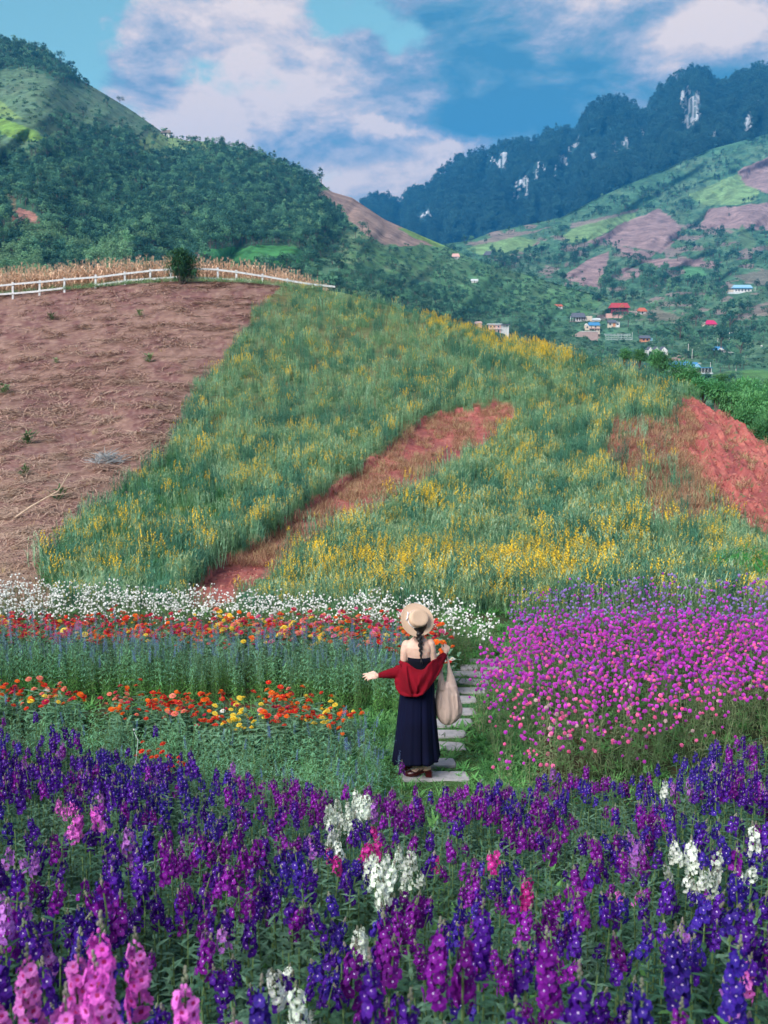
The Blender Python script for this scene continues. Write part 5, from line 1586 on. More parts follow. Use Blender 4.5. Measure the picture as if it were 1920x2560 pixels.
def am_bulk(rest):
    P3 = []; R3 = []; S3 = []; I3 = []; P4 = []; R4 = []; S4 = []; I4 = []; cols = list(GC)
    for s in rest:
        x, y, sc, rz, k, u, v = s; z = gz1(x, y); P3.append((x, y, z)); R3.append((0, 0, rz)); S3.append(sc); I3.append(k)
        for tp in GOM_F[k][1]:
            q = Matrix.Rotation(rz, 3, 'Z') @ tp * sc
            P4.append((x + q.x, y + q.y, z + q.z)); R4.append((0, 0, rng.uniform(0, 6))); S4.append(rng.uniform(.8, 1.2)); I4.append(cols.index(gcol(x, y, u, v)) * 2 + rng.randrange(2))
    tag(gn_scatter('amaranth_foliage_mass', P3, R3, S3, I3, GOM_FM), kind='stuff')
    tag(gn_scatter('amaranth_flower_mass', P4, R4, S4, I4, [BALLM[c, i] for c in cols for i in range(2)]), kind='stuff')
bed('am', spots, 298, am_make, am_bulk)
# extra stems through the bed so that the heads stand dense
P3 = []; I3 = []
for (x, y) in jitter_grid(.9, 8.2, 8.7, 13.4, .072, rng):
    if x < float(am_left(y)) or x > .42 * y + 1.3: continue
    u, v = uvof(x, y, .6)
    if y < 8.8 + max(0, (u - 1450)) * .0026 or rng.random() < (.12 if y > 10.4 else .45 if y > 9.6 else .8): continue
    P3.append((x, y, gz1(x, y) + (rng.uniform(.58, .80) if y > 9.9 else rng.uniform(.28, .78)))); I3.append(list(GC).index(gcol(x, y, u, v)) * 2 + rng.randrange(2))
tag(gn_scatter('amaranth_blossom_mass', P3, rnd_rots(len(P3), .3), RNG.uniform(.68, 1.1, len(P3)), I3, [BALLM[c, i] for c in GC for i in range(2)]), kind='stuff')

# --- white globe amaranth strip behind the zinnias
WFM = GOM_FM
wy0 = interp([(-400, 14.0), (0, 14.0), (700, 14.1), (1000, 13.7), (1200, 13.0), (1260, 12.7)]); wy1 = interp([(-400, 16.4), (0, 16.2), (400, 15.5), (700, 15.2), (1000, 15.2), (1100, 14.9), (1230, 13.7)])
spots = []
for (x, y) in jitter_grid(-8.5, 1.75, 12.6, 17.0, .215, rng):
    u, v = uvof(x, y, .5)
    if not (-300 < u < 1225) or y < float(wy0(u)) or y > float(wy1(u)): continue
    spots.append((x, y, .78 * rng.uniform(.85, 1.1), rng.uniform(0, 6.28), rng.randrange(4), u, v))
print('white plants', len(spots))
def wh_make(s):
    k = s[4]
    plant('white_amaranth_plant', GOM_FM[k], GOM_F[k][1] + [t + Vector((rng.uniform(-.08, .08), rng.uniform(-.08, .08), rng.uniform(-.10, .02))) for t in GOM_F[k][1][:7]], lambda: BALLM['white', rng.randrange(2)] if rng.random() < .97 else None, s,
          'white ball flowered plant %s, %s' % ('in the front of the white strip' if s[1] < 14.9 else 'at the back of the white strip', 'right of the woman' if s[5] > 1060 else side(s[5])), 'flowering plant', 'white flowers at the foot of the knoll', .3, (.65, 1.0))
def wh_bulk(rest):
    P3 = []; R3 = []; S3 = []; I3 = []; P4 = []
    for s in rest:
        x, y, sc, rz, k, u, v = s; z = gz1(x, y); P3.append((x, y, z)); R3.append((0, 0, rz)); S3.append(sc); I3.append(k)
        for tp in GOM_F[k][1] * 2:
            q = Matrix.Rotation(rz + rng.uniform(-.4, .4), 3, 'Z') @ tp * sc
            P4.append((x + q.x, y + q.y, z + q.z + rng.uniform(-.05, .02)))
    tag(gn_scatter('white_amaranth_foliage', P3, R3, S3, I3, GOM_FM), kind='stuff')
    tag(gn_scatter('white_amaranth_heads', P4, rnd_rots(len(P4), .3), RNG.uniform(.7, 1.1, len(P4)), RNG.integers(0, 2, len(P4)), [BALLM['white', i] for i in range(2)]), kind='stuff')
bed('wh', spots, 298, wh_make, wh_bulk)

# --- zinnias: far strip, near strip, and a few strays
def zcol(u, v, far):
    r = rng.random()
    if far:
        n = float(fbm(np.array([u / 70.]), np.array([v / 60.]), 2, .5, 120)[0])
        if 620 < u < 1000: return rng.choice(['orange', 'coral', 'crimson', 'red', 'yellow', 'pink'])
        if n > .6: return rng.choice(['orange', 'yellow', 'coral'])
        return 'crimson' if r < .48 else 'red' if r < .78 else 'orange' if r < .86 else 'pink' if r < .93 else 'yellow'
    if near([(600, 1790, 60, 22), (540, 1785, 30, 20), (105, 1768, 20, 16), (230, 1760, 20, 12)], u, v): return 'yellow' if r < .8 else 'white'
    if near([(560, 1770, 30, 14), (150, 1785, 50, 14), (790, 1840, 20, 12), (610, 1825, 40, 14)], u, v): return 'white' if r < .7 else 'yellow'
    if u > 740: return 'orange' if r < .62 else 'red' if r < .85 else 'yellow'
    return 'red' if r < .38 else 'crimson' if r < .6 else 'orange' if r < .85 else 'coral'
zf0 = interp([(-400, 12.75), (0, 12.75), (1000, 12.75), (1100, 12.8)]); zf1 = interp([(-400, 14.0), (1000, 14.0), (1130, 13.0)])
zn_top = interp([(-400, 11.0), (0, 11.1), (150, 11.0), (250, 10.6), (330, 11.0), (600, 10.7), (750, 10.9), (850, 10.6), (890, 10.3)])
zn_bot = interp([(-400, 10.5), (0, 10.55), (300, 10.35), (400, 10.25), (500, 9.95), (600, 9.85), (880, 9.95), (900, 10.2)])
spots = []
for (x, y) in jitter_grid(-7, 1.2, 9.6, 14.2, .20, rng):
    u, v = uvof(x, y, .42)
    far = float(zf0(u)) < y < float(zf1(u)) and u < 1105
    nearb = float(zn_bot(u)) < y < float(zn_top(u)) and u < 895
    if not (far or nearb): continue
    spots.append((x, y, (1.14 if far else 1.0) * rng.uniform(.85, 1.15), rng.uniform(0, 6.28), rng.randrange(4), u, v, far))
for (u, v, Y) in [(350, 1885, 9.25), (398, 1890, 9.2), (420, 1910, 9.0), (380, 1930, 9.1), (432, 1925, 8.9)]:
    p = at(u, v, Y); spots.append((p.x, p.y, (p.z - gz1(p.x, p.y)) / .42, 0, rng.randrange(4), u, v, False))
# red and white zinnias crowding behind the woman's shoulders
for (x, y, s_) in [(.13, 12.2, 1.35), (.22, 12.4, 1.5), (.3, 12.0, 1.25), (.66, 12.1, 1.45), (.60, 12.35, 1.6), (.75, 12.2, 1.3), (.5, 12.3, 1.6), (.72, 11.9, 1.1)]:
    u, v = uvof(x, y, .5); spots.append((x, y, s_, rng.uniform(0, 6), rng.randrange(4), u, v, None))
print('zinnia plants', len(spots))
def zn_make(s):
    k = s[4]; cols = []; far = s[7]
    base = zcol(s[5], s[6], bool(far)) if far is not None else None
    def hd():
        if far is None: c = rng.choice(['orange', 'red', 'orange', 'white'] if s[0] > .58 else ['orange', 'red', 'orange'])
        elif s[5] > 335 and s[5] < 440 and s[6] > 1870: c = 'red'
        else: c = base if rng.random() < .72 else zcol(s[5], s[6], bool(far))
        cols.append(c)
        if rng.random() < .12: return None
        return ZHM[c, rng.randrange(2)]
    o = plant('zinnia_plant', ZIN_FM[k], ZIN_F[k][1], hd, s, 'x', 'flowering plant', 'zinnia plants in the left beds', .45, (.8, 1.25))
    main = max(set(cols), key=cols.count)
    o['label'] = '%s zinnia plant %s %s' % (main, 'behind the woman' if far is None else 'in the far strip under the white flowers' if far else 'in the near strip before the tall blue salvia', side(s[5]) if far is not None else ('at her right shoulder' if s[0] > .4 else 'at her left shoulder'))
for s in sorted(spots, key=lambda s: s[1])[:330]: zn_make(s)
rest = sorted(spots, key=lambda s: s[1])[330:]
if rest:
    P3 = []; R3 = []; S3 = []; I3 = []; P4 = []; I4 = []; cols = list(ZC)
    for s in rest:
        x, y, sc, rz, k, u, v, far = s; z = gz1(x, y); P3.append((x, y, z)); R3.append((0, 0, rz)); S3.append(sc); I3.append(k)
        base = zcol(u, v, True)
        for tp in ZIN_F[k][1]:
            q = Matrix.Rotation(rz, 3, 'Z') @ tp * sc; P4.append((x + q.x, y + q.y, z + q.z)); I4.append(cols.index(base if rng.random() < .7 else zcol(u, v, True)) * 2 + rng.randrange(2))
    tag(gn_scatter('zinnia_foliage_mass', P3, R3, S3, I3, ZIN_FM), kind='stuff')
    tag(gn_scatter('zinnia_flower_mass', P4, rnd_rots(len(P4), .4), RNG.uniform(.8, 1.25, len(P4)), I4, [ZHM[c, i] for c in cols for i in range(2)]), kind='stuff')

# --- blue salvia strip and the low green strip before it
spots = []
for (x, y) in jitter_grid(-7, .5, 11.35, 12.75, .17, rng):
    u, v = uvof(x, y, .7)
    lo = 11.8 - max(0, (u - 600)) * .0012
    if y < lo or u > 1005 or u < -350: continue
    spots.append((x, y, .84 * rng.uniform(.82, 1.15), rng.uniform(0, 6.28), rng.randrange(4), u, v))
print('salvia', len(spots))
def sal_make(s):
    k = s[4]; n = float(fbm(np.array([s[5] / 60.]), np.array([s[1] * 2]), 3, .6, 130)[0])
    plant('salvia_plant', SAL_FM[k], SAL_F[k][1], lambda: SAL_SP[rng.randrange(2)] if rng.random() < (.62 if n > .5 else .28) else None, s,
          'tall pale blue salvia %s %s' % ('in the front of the tall strip' if s[1] < 12.2 else 'in the back of the tall strip', side(s[5])), 'flowering plant', 'blue salvia plants in the left bed', .2, (.8, 1.1), 'flower_spike')
def sal_bulk(rest):
    tag(gn_scatter('salvia_mass', [(s[0], s[1], gz1(s[0], s[1])) for s in rest], rnd_rots(len(rest), .05), [s[2] for s in rest], [s[4] for s in rest], SAL_FM), kind='stuff')
bed('sal', spots, 298, sal_make, sal_bulk)
spots = []
for (x, y) in jitter_grid(-6, .45, 8.3, 10.6, .215, rng):
    u, v = uvof(x, y, .45)
    if y < float(edge_y(u)) - .1 or y > float(zn_bot(min(u, 890))) - .02 or u < -350: continue
    if x > .12 + (rng.uniform(-.12, .05)): continue
    spots.append((x, y, .92 * rng.uniform(.8, 1.12) * (1 if u < 930 else .7), rng.uniform(0, 6.28), rng.randrange(4), u, v))
print('green strip', len(spots))
def sg_make(s):
    plant('young_salvia_plant', SALG_FM[s[4]], SALG_F[s[4]][1], lambda: SAL_SP[0] if rng.random() < .06 + (.3 if s[5] > 850 else 0) else None, s,
          'light green young salvia %s' % (side(s[5]) + (' next to the woman' if s[5] > 880 else ' below the near zinnia strip')), 'plant', 'young salvia plants before the near zinnias', .2, (.6, .9), 'flower_spike')
for s in spots[:300]: sg_make(s)
if spots[300:]: tag(gn_scatter('young_salvia_mass', [(s[0], s[1], gz1(s[0], s[1])) for s in spots[300:]], rnd_rots(len(spots) - 300, .05), [s[2] for s in spots[300:]], [s[4] for s in spots[300:]], SALG_FM), kind='stuff')
# leaning blue spikes at the woman's left
for (u, v, Y, tilt, lab) in [(925, 1830, 9.6, .5, 'blue salvia spike leaning toward the woman above the zinnias'), (945, 1900, 9.3, .7, 'blue salvia spike leaning right beside the skirt hem'), (905, 1840, 9.7, .25, 'blue salvia spike at the right end of the near zinnias')]:
    p = at(u, v, Y); g = gz1(p.x, p.y); o = empty('leaning_salvia', (p.x - .15, p.y, g)); tag(o, lab, 'flowering plant')
    mb = MB(); mb.tube([(0, 0, 0), (.05, 0, (p.z - g) * .6), (.15, 0, p.z - g)], [.004, .003, .002], 4); mb.build('stem', P_STEM, o)
    new('flower_spike', SAL_SP[1], o, (.15, 0, p.z - g), (0, tilt, 0), 1.0)
# the single violet spikes standing apart
for (u, v, Y, c, lab) in [(1005, 1925, 8.6, 'purple', 'lone purple angelonia spike in front of the skirt hem'), (88, 1800, 9.7, 'violet', 'lone violet angelonia spike standing above the green strip at left'), (388, 1835, 9.3, 'violet', 'slim dark violet spike above the green strip')]:
    p = at(u, v - 35, Y); g = gz1(p.x, p.y); o = empty('lone_angelonia', (p.x, p.y, g)); tag(o, lab, 'flowering plant')
    mb = MB(); mb.tube([(0, 0, 0), (0, 0, p.z - g - .15)], [.004, .003], 4)
    mb.build('stem', P_STEM, o); new('flower_spike', SPKM[c, 2], o, (0, 0, p.z - g - .17), (0, 0, 0), 1.0)

# --- grass on the path and between the beds
pts = []; ks = []
for (x, y) in jitter_grid(-.7, 2.1, 8.2, 15.4, .052, rng):
    dx = x - float(path_x(y))
    if abs(dx) > 1.0 or (y > 13.4 and abs(dx) > 1.2): continue
    d_st = min(abs(y - sy) for sy in STONE_Y)
    if abs(dx) < .46 and d_st < .13 and rng.random() < .97: continue
    pts.append((x, y, gz1(x, y))); ks.append(rng.uniform(.4, .75) if abs(dx) < .46 else rng.uniform(.7, 1.3))
tag(gn_scatter('path_grass', pts, rnd_rots(len(pts), .15), ks, RNG.integers(0, 3, len(pts)), GRASS_M), kind='stuff')
WED2 = [tuft(690 + i, 34, .10, .013, .1, [L_ANGL], .5, .9) for i in range(2)]
pts = []
for i in range(700):
    y = rng.uniform(8.4, 15.2); x = float(path_x(y)) + rng.choice((-1, 1)) * rng.uniform(.5, .95)
    if y > 13.2: x = rng.uniform(.4, 1.9)
    if abs(x - .4) < .35 and 9.5 < y < 10.3: continue
    pts.append((x, y, gz1(x, y)))
tag(gn_scatter('path_side_weeds', pts, rnd_rots(len(pts), .2), RNG.uniform(.6, 1.3, len(pts)), RNG.integers(0, 2, len(pts)), WED2), kind='stuff')
pts = [(x, y, gz1(x, y) + .0) for (x, y) in jitter_grid(-8, 9, 8.0, 18.5, .22, rng)]
tag(gn_scatter('bed_weeds', pts, rnd_rots(len(pts), .2), RNG.uniform(.7, 1.6, len(pts)), RNG.integers(0, 2, len(pts)), WED2), kind='stuff')
# ============================================================ village
def place2(u, v):
    c = [q for q in (left.place(u, v, 1.0, False), valley.place(u, v, 1.0, False)) if q is not None]
    return min(c, key=lambda q: q.y) if c else at(u, v, 600)
def hm(name, c, **k): return plain(name, c, .8, .2, .12, .8, **k)
HM = dict(red=hm('red_tile', (.38, .05, .06)), darkred=hm('dark_red_wood', (.30, .05, .08)), grey=hm('grey_roof', (.10, .11, .14)), white=hm('whitewash', (.68, .66, .64)), cream=hm('cream_wall', (.62, .52, .42)),
          blue=hm('blue_sheet_roof', (.06, .22, .42)), ltblue=hm('light_blue_sheet', (.25, .45, .58)), orange=hm('orange_wall', (.60, .25, .13)), pink=hm('pink_plaster', (.60, .36, .32)), stone=hm('stone_wall', (.40, .29, .27)),
          magenta=hm('magenta_roof', (.50, .03, .12)), dark=hm('opening_shade', (.03, .035, .045)), wood=hm('weathered_wood', (.2, .16, .14)), otile=hm('orange_tile', (.45, .12, .07)), steel=hm('pale_steel', (.55, .6, .62)))  # dark: near-black slabs on the walls, painted as the shade inside openings
GLASS = plain('dark_window_glass', (.03, .04, .06), .15, .5, .1, 2)
class House:
    def __init__(s, name, label, u, vb, cat='house', group=None, yaw=0.0):
        s.p = place2(u, vb); s.k = s.p.y / F; s.u = u; s.vb = vb
        s.o = empty(name, s.p, yaw); tag(s.o, label, cat, group)
    def L(s, u, v, d=0): return Vector(((u - s.u) * s.k, d * s.k, (s.vb - v) * s.k))
    def box(s, part, u0, u1, v0, v1, d0, d1, m, parent=None):
        mb = MB(); a = s.L(u0, v1, d0); b = s.L(u1, v0, d1); mb.box((a + b) / 2, (b.x - a.x, b.y - a.y, b.z - a.z)); return mb.build(part, HM[m] if isinstance(m, str) else m, parent or s.o)
    def gable(s, part, u0, u1, v0, v1, d0, d1, m, axis='x', ins=0, th=.9):
        """pitched roof from eave v1 up to ridge v0; ridge along x (seen as a slope) or y (seen as a triangle); ins insets the ridge for a hip"""
        mb = MB(); e = s.L; dm = (d0 + d1) / 2; um = (u0 + u1) / 2
        if axis == 'x':
            top = [e(u0 + ins, v0, dm), e(u1 - ins, v0, dm)]; bot = [e(u0, v1, d0), e(u1, v1, d0), e(u1, v1, d1), e(u0, v1, d1)]
        else:
            top = [e(um, v0, d0 + ins), e(um, v0, d1 - ins)]; bot = [e(u0, v1, d1), e(u0, v1, d0), e(u1, v1, d0), e(u1, v1, d1)]
        for sh in (0,):
            if axis == 'x':
                fs = [(bot[0], bot[1], top[1], top[0]), (bot[2], bot[3], top[0], top[1]), (bot[1], bot[2], top[1]), (bot[3], bot[0], top[0]), (bot[3], bot[2], bot[1], bot[0])]
            else:
                fs = [(bot[0], bot[1], top[0], top[1]), (bot[2], bot[3], top[1], top[0]), (bot[1], bot[2], top[0]), (bot[3], bot[0], top[1]), (bot[3], bot[2], bot[1], bot[0])]
            for f in fs: mb.face(f)
        return mb.build(part, HM[m], s.o)
    def win(s, u, v, w, h, d=0, fm='white', part='window'):
        f = s.box(part, u - w / 2 - .35, u + w / 2 + .35, v - h / 2 - .35, v + h / 2 + .35, d - .35, d + .2, fm)
        s.box('pane', u - w / 2, u + w / 2, v - h / 2, v + h / 2, d - .5, d - .3, GLASS, f)
    def door(s, u, v0, v1, w, d=0, m='wood'): s.box('door', u - w / 2, u + w / 2, v0, v1, d - .4, d + .1, m)
    def posts(s, us, v0, v1, d, m='white', w=.8, part='post'):
        for u in us: s.box(part, u - w / 2, u + w / 2, v0, v1, d, d + w, m)

h = House('red_house', 'big red tiled two storey timber house on a pink plinth above the village', 1548, 795)
h.box('plinth', 1529, 1558, 787, 803, -2, 22, 'pink'); h.box('wall', 1531, 1569, 770, 788, 4, 20, 'darkred'); h.box('terrace', 1517, 1530, 784, 800, 0, 12, 'pink')
h.box('balcony', 1529, 1571, 778.2, 779.6, -1, 4, 'darkred'); h.box('railing', 1529, 1571, 775.8, 776.5, -1, -.5, 'darkred'); h.posts([1530, 1538, 1547, 1556, 1569], 770, 788, -.6, 'darkred', 1.0)
h.gable('roof', 1524.5, 1574, 758, 770.3, -4, 24, 'red', 'x', 5); h.gable('front_gable', 1545, 1562, 761, 770, -4.6, 10, 'otile', 'y')
for u in (1534.5, 1542.5, 1551.5, 1562): h.win(u, 774, 3, 4, 3.9, 'darkred'); h.win(u, 784, 3.6, 4.6, 3.9, 'darkred')
h = House('stilt_house', 'dark roofed white stilt house with open veranda, leftmost of the village', 1452, 806)
h.box('wall', 1439, 1463, 792.5, 804, 0, 14, 'white'); h.box('floor', 1424, 1484, 803.6, 805.2, -3, 15, 'wood'); h.gable('roof', 1427, 1464.5, 782.5, 794, -5, 18, 'grey', 'x', 4)
h.posts([1426, 1432, 1438], 792, 804, -2.5, 'white', .8); h.posts([1426, 1438, 1450, 1462, 1474], 805, 822, -1, 'wood', 1.0, 'stilt')
h.box('side_wing', 1463.5, 1480, 790.5, 803.4, 1, 13, 'cream'); h.gable('wing_roof', 1478, 1502, 795.5, 799.5, -2, 13, 'steel', 'x', 2); h.box('low_wall', 1480.3, 1500, 799.5, 803.4, 0, 10, 'white')
for u in (1443, 1449, 1455, 1460): h.win(u, 798, 2.2, 6.5, 0, 'darkred')
h = House('blue_roofed_house', 'two storey cream house with a blue roof standing above a stone retaining wall', 1480, 829)
h.box('wall', 1463, 1499, 813, 835, 0, 16, 'cream'); h.gable('side_gable', 1462.5, 1471, 809, 813.2, -.4, 16, 'white', 'y'); h.gable('roof', 1471, 1499.8, 806, 814.2, -2.4, 18, 'blue', 'x', 1)
h.box('balcony', 1472, 1499, 820.4, 821.6, -3, 0, 'pink')
h.win(1468, 818.5, 3.4, 4); h.door(1478, 815, 820.3, 2.6, 0, 'wood'); h.win(1488.5, 817.5, 5, 3.4)
for u in (1476, 1483, 1489, 1495): h.win(u, 825, 2.6, 3.6, 0, 'pink')
h = House('retaining_wall', 'long pinkish stone retaining wall below the blue roofed house', 1458, 842, 'wall')
mb = MB(); pf = [h.L(1418, 838, 0), h.L(1494, 842, 0), h.L(1495, 829.5, 0), h.L(1450, 829, 0)]; pb = [p + Vector((0, 4 * h.k, 0)) for p in pf]
pf[0].z -= 2; pf[1].z -= 2; pb[0].z -= 2; pb[1].z -= 2; mb.loft([pf, pb]); mb.build('masonry', HM['stone'], h.o); h.box('coping', 1450, 1495, 828.2, 829.3, -.6, 4.6, 'white')
h = House('small_cream_house', 'small cream house with grey lean-to roof and orange door', 1534, 818)
h.box('wall', 1521, 1539.6, 806, 824, 0, 12, 'cream'); h.gable('roof', 1519.4, 1540.8, 799.8, 807.2, -2.5, 14, 'grey', 'x', 0); h.box('annexe', 1540, 1549, 806.3, 824, 1, 12, 'white'); h.box('annexe_roof', 1539.8, 1550, 805, 806, -.5, 13, 'steel')
h.win(1525.5, 811, 4, 4); h.door(1535, 808, 816.4, 6, 0, 'orange'); h.win(1544, 810.5, 4.4, 3.6, 1)
h = House('orange_hut', 'little orange walled hut on stilts with a dark roof', 1612, 857)
h.box('wall', 1601, 1624, 845, 855.2, 0, 10, 'orange'); h.gable('roof', 1598, 1626, 838.8, 846, -3, 13, 'grey', 'x', 1); h.box('water_tank', 1625, 1631, 846, 852, 1, 6, 'ltblue'); h.box('floor', 1599, 1632, 855, 856.3, -1, 11, 'wood')
h.posts([1601, 1609, 1617, 1624], 856, 864, 0, 'wood', .9, 'stilt'); h.win(1609, 849.5, 4, 3.4, 0, 'darkred'); h.win(1618, 849.5, 4, 3.4, 0, 'darkred')
h = House('gabled_greenhouse', 'white greenhouse with a zigzag of three gables just over the knoll', 1644, 890, 'greenhouse')
h.box('wall', 1618, 1669, 876, 900, 0, 26, 'white')
for i, (a, b) in enumerate(((1618, 1634), (1634, 1650), (1650, 1670))): h.gable('roof', a, b, 866.5, 877, 0, 28, 'grey', 'y'); h.gable('gable_end', a + 1.6, b - 1.6, 868.3, 876.8, -.5, .3, 'white', 'y')
h.box('shade_panel', 1622, 1632, 879, 893, -.4, 1, 'dark'); h.box('shade_panel', 1637, 1662, 880, 894, -.4, 1, 'dark'); h.posts([1619, 1634.5, 1665], 877, 896, -.8, 'white', 1.0)
h = House('blue_shed', 'long shed with bright blue sheet roofs and an open veranda at the valley bottom', 1722, 935, 'shed')
h.box('wall', 1673, 1724, 915, 936, 2, 30, 'white'); h.box('lower_wall', 1724.5, 1778, 920.5, 940, 6, 30, 'wood'); h.gable('main_roof', 1669, 1727, 903, 917.5, -4, 34, 'blue', 'x', 3); h.gable('second_roof', 1723, 1752, 906, 918.8, -3, 34, 'blue', 'x', 6)
h.gable('small_gable', 1707, 1724, 909, 917.4, -5, 6, 'ltblue', 'y'); h.gable('small_gable', 1733, 1750, 911, 918.6, -4, 6, 'ltblue', 'y')
h.box('veranda_roof', 1724, 1779, 919, 920.4, -6, 8, 'blue'); h.posts([1728, 1740, 1752, 1760, 1768, 1776], 920.3, 933, -5, 'white', .9); h.box('veranda_floor', 1722, 1780, 932, 934.5, -7, 8, 'steel')
h.posts([1724, 1735, 1747, 1758, 1770, 1778], 934, 942, -6, 'wood', 1, 'stilt')
for u in (1754, 1763, 1772): h.win(u, 926, 4.6, 5, 5.8)
h = House('water_tank', 'small white tank standing behind the blue shed', 1750, 911, 'tank'); h.box('tank_body', 1746.5, 1753.5, 907, 911.5, 0, 6, 'white'); h.box('tank_stand', 1747.5, 1752.5, 911.5, 915, 1, 5, 'steel')
h = House('small_blue_roofed_house', 'small white house with a blue roof at the right photo edge', 1890, 882)
h.box('wall', 1880, 1903, 874, 888, 0, 14, 'white'); h.gable('roof', 1876, 1906, 866.5, 875, -3, 16, 'blue', 'x', 2); h.gable('front_gable', 1883, 1900, 869.5, 875.6, -3.6, 4, 'white', 'y'); h.box('shade_panel', 1885, 1890.5, 877, 882, -.4, 1, 'dark'); h.box('garden_wall', 1905, 1932, 879, 883, 2, 4, 'white'); h.win(1896, 878.5, 3, 4)
h = House('round_tank', 'white round tank beside the small blue roofed house', 1905, 868, 'tank'); mb = MB(); mb.ell((0, 3 * h.k, 3 * h.k), (2.6 * h.k, 2.6 * h.k, 2.2 * h.k), 10, 6); mb.build('tank_body', HM['white'], h.o); h.posts([1903.5, 1906], 866, 876, 2, 'steel', .5)
h = House('magenta_roofed_house', 'low house with a vivid magenta roof between dark trees', 1778, 815)
h.box('wall', 1766, 1790, 810, 820, 0, 14, 'pink'); h.gable('roof', 1762.5, 1793, 800.5, 811, -3, 17, 'magenta', 'x', 7); h.box('side_roof', 1755, 1764, 806, 807.5, -1, 8, 'white'); h.box('side_wall', 1756, 1763, 807.5, 818, 0, 7, 'cream'); h.win(1772, 814, 3, 3); h.win(1783, 814, 3, 3)
h = House('long_blue_white_house', 'long low white building with pale blue roof high on the right slope', 1852, 733)
h.box('wall', 1834, 1878, 722, 740, 0, 12, 'white'); h.gable('roof', 1832, 1880, 712.5, 720, -3, 16, 'ltblue', 'x', 3); h.box('eave_band', 1832, 1880, 720, 722, -3, 14, 'blue'); h.box('terrace', 1819, 1884, 731, 738, -5, 0, 'steel'); h.box('annexe', 1820, 1833.6, 723, 732, 1, 10, 'cream'); h.box('annexe_roof', 1818, 1834, 721.3, 722.8, -1, 11, 'grey')
for u in (1840, 1847, 1855, 1863, 1871): h.win(u, 726, 3, 4.4)
h.posts([1886], 718, 732, -2, 'white', .8)
h = House('half_hidden_block', 'flat roofed white block half hidden by the yellow crest of the knoll', 1246, 832)
h.box('wall', 1222, 1252, 812, 845, 0, 16, 'pink'); h.box('roof', 1219, 1255, 809.5, 812, -2, 18, 'steel'); h.box('annexe', 1252.4, 1272, 813, 845, 2, 14, 'white'); h.box('annexe_roof', 1252, 1275, 811, 812.8, -4, 15, 'grey'); h.posts([1256, 1263, 1271], 812.8, 834, -3, 'white', .8); h.box('balcony', 1221, 1255, 822, 823.2, -3, 0, 'white')
for u in (1227, 1236, 1246): h.win(u, 817, 4, 4); h.win(u, 828, 4, 5)
h = House('small_pink_house', 'small pinkish house peeping over the crest left of the flat roofed block', 1196, 818)
h.box('wall', 1188, 1204, 808, 830, 0, 12, 'pink'); h.gable('roof', 1186, 1206, 803.5, 809, -2, 14, 'stone', 'x', 2); h.win(1193, 813, 3, 3)
h = House('orange_tiled_house', 'cream house with an orange tiled roof right of the big red house', 1606, 785)
h.box('wall', 1597, 1615, 778, 792, 0, 12, 'white'); h.gable('roof', 1593.5, 1618, 769.5, 779, -3, 15, 'otile', 'x', 5); h.win(1606, 782, 4, 4)
h = House('low_pink_house', 'low pink walled annexe between the red house and the orange tiled house', 1584, 789)
h.box('wall', 1573, 1592, 781, 797, 0, 10, 'pink'); h.gable('roof', 1571, 1594, 777.5, 782, -2, 12, 'stone', 'x', 2); h.box('yard_wall', 1571, 1600, 788, 792, -4, -3, 'white'); h.win(1579, 785, 3, 3)
h = House('white_cottage', 'tiny white cottage with reddish roof alone on the green spur', 1396, 769)
h.box('wall', 1386, 1406, 765, 774, 0, 8, 'white'); h.gable('roof', 1383.5, 1408, 761, 766, -2, 10, 'otile', 'x', 3); h.win(1392, 767.5, 2.5, 2); h.door(1400, 765.6, 769, 2.4)
h = House('pink_hut', 'small pink roofed hut on the upper spur below the brown field', 1140, 648, 'hut')
h.box('wall', 1132, 1148, 641, 652, 0, 9, 'white'); h.gable('roof', 1129, 1150, 634, 642.3, -2, 11, 'pink', 'x', 3); h.win(1140, 645, 3, 3)
h = House('dark_hut', 'grey roofed hut with open sides where the spur meets the valley', 1224, 645, 'hut')
h.gable('roof', 1208, 1240, 628, 638, -3, 16, 'grey', 'x', 7); h.box('wall', 1216, 1232, 637, 648, 1, 12, 'wood'); h.posts([1211, 1221, 1229, 1237], 637, 646, -1, 'wood', .9); h.win(1224, 642, 3, 3, 1)
h = House('white_shed', 'tiny white shed on the green spur under the pink hut', 1186, 707, 'shed')
h.box('wall', 1179, 1194, 701, 711, 0, 8, 'white'); h.gable('roof', 1177, 1196, 697.5, 702, -1.5, 9.5, 'steel', 'x', 1); h.door(1186, 702.5, 707, 2.6)
h = House('ridge_hut', 'little thatched hut with white wall on the skyline of the left ridge', 414, 340, 'hut')
h.gable('roof', 402, 428, 325, 333, -3, 14, 'wood', 'x', 4); h.box('wall', 407, 423, 332.5, 343, 0, 10, 'white'); h.posts([405, 426], 332, 341, -2, 'wood', .8); h.box('shade_panel', 412, 416, 334, 340, -.4, 1, 'dark')
for n_, (u0, u1, lab) in enumerate(((1514, 1545, 'left block of white growing racks on the slope below the small cream house'), (1546, 1582, 'right block of white growing racks with a taller end post'))):
    h = House('growing_racks', lab, (u0 + u1) / 2, 851, 'rack', 'growing racks in the village')
    for i, v in enumerate((835.5, 839, 844.5, 848.5)): h.box('rail', u0 - 2 + i * 1.5, u1 - 3 + i * 1.0, v - .4, v + .4, 12 - i * 4, 13 - i * 4, 'steel')
    h.posts([u0 + 2 + 7 * j for j in range(5)], 835, 853, 6, 'steel', .5)
    if n_: h.posts([u1 - 1], 830, 850, 4, 'white', .6)
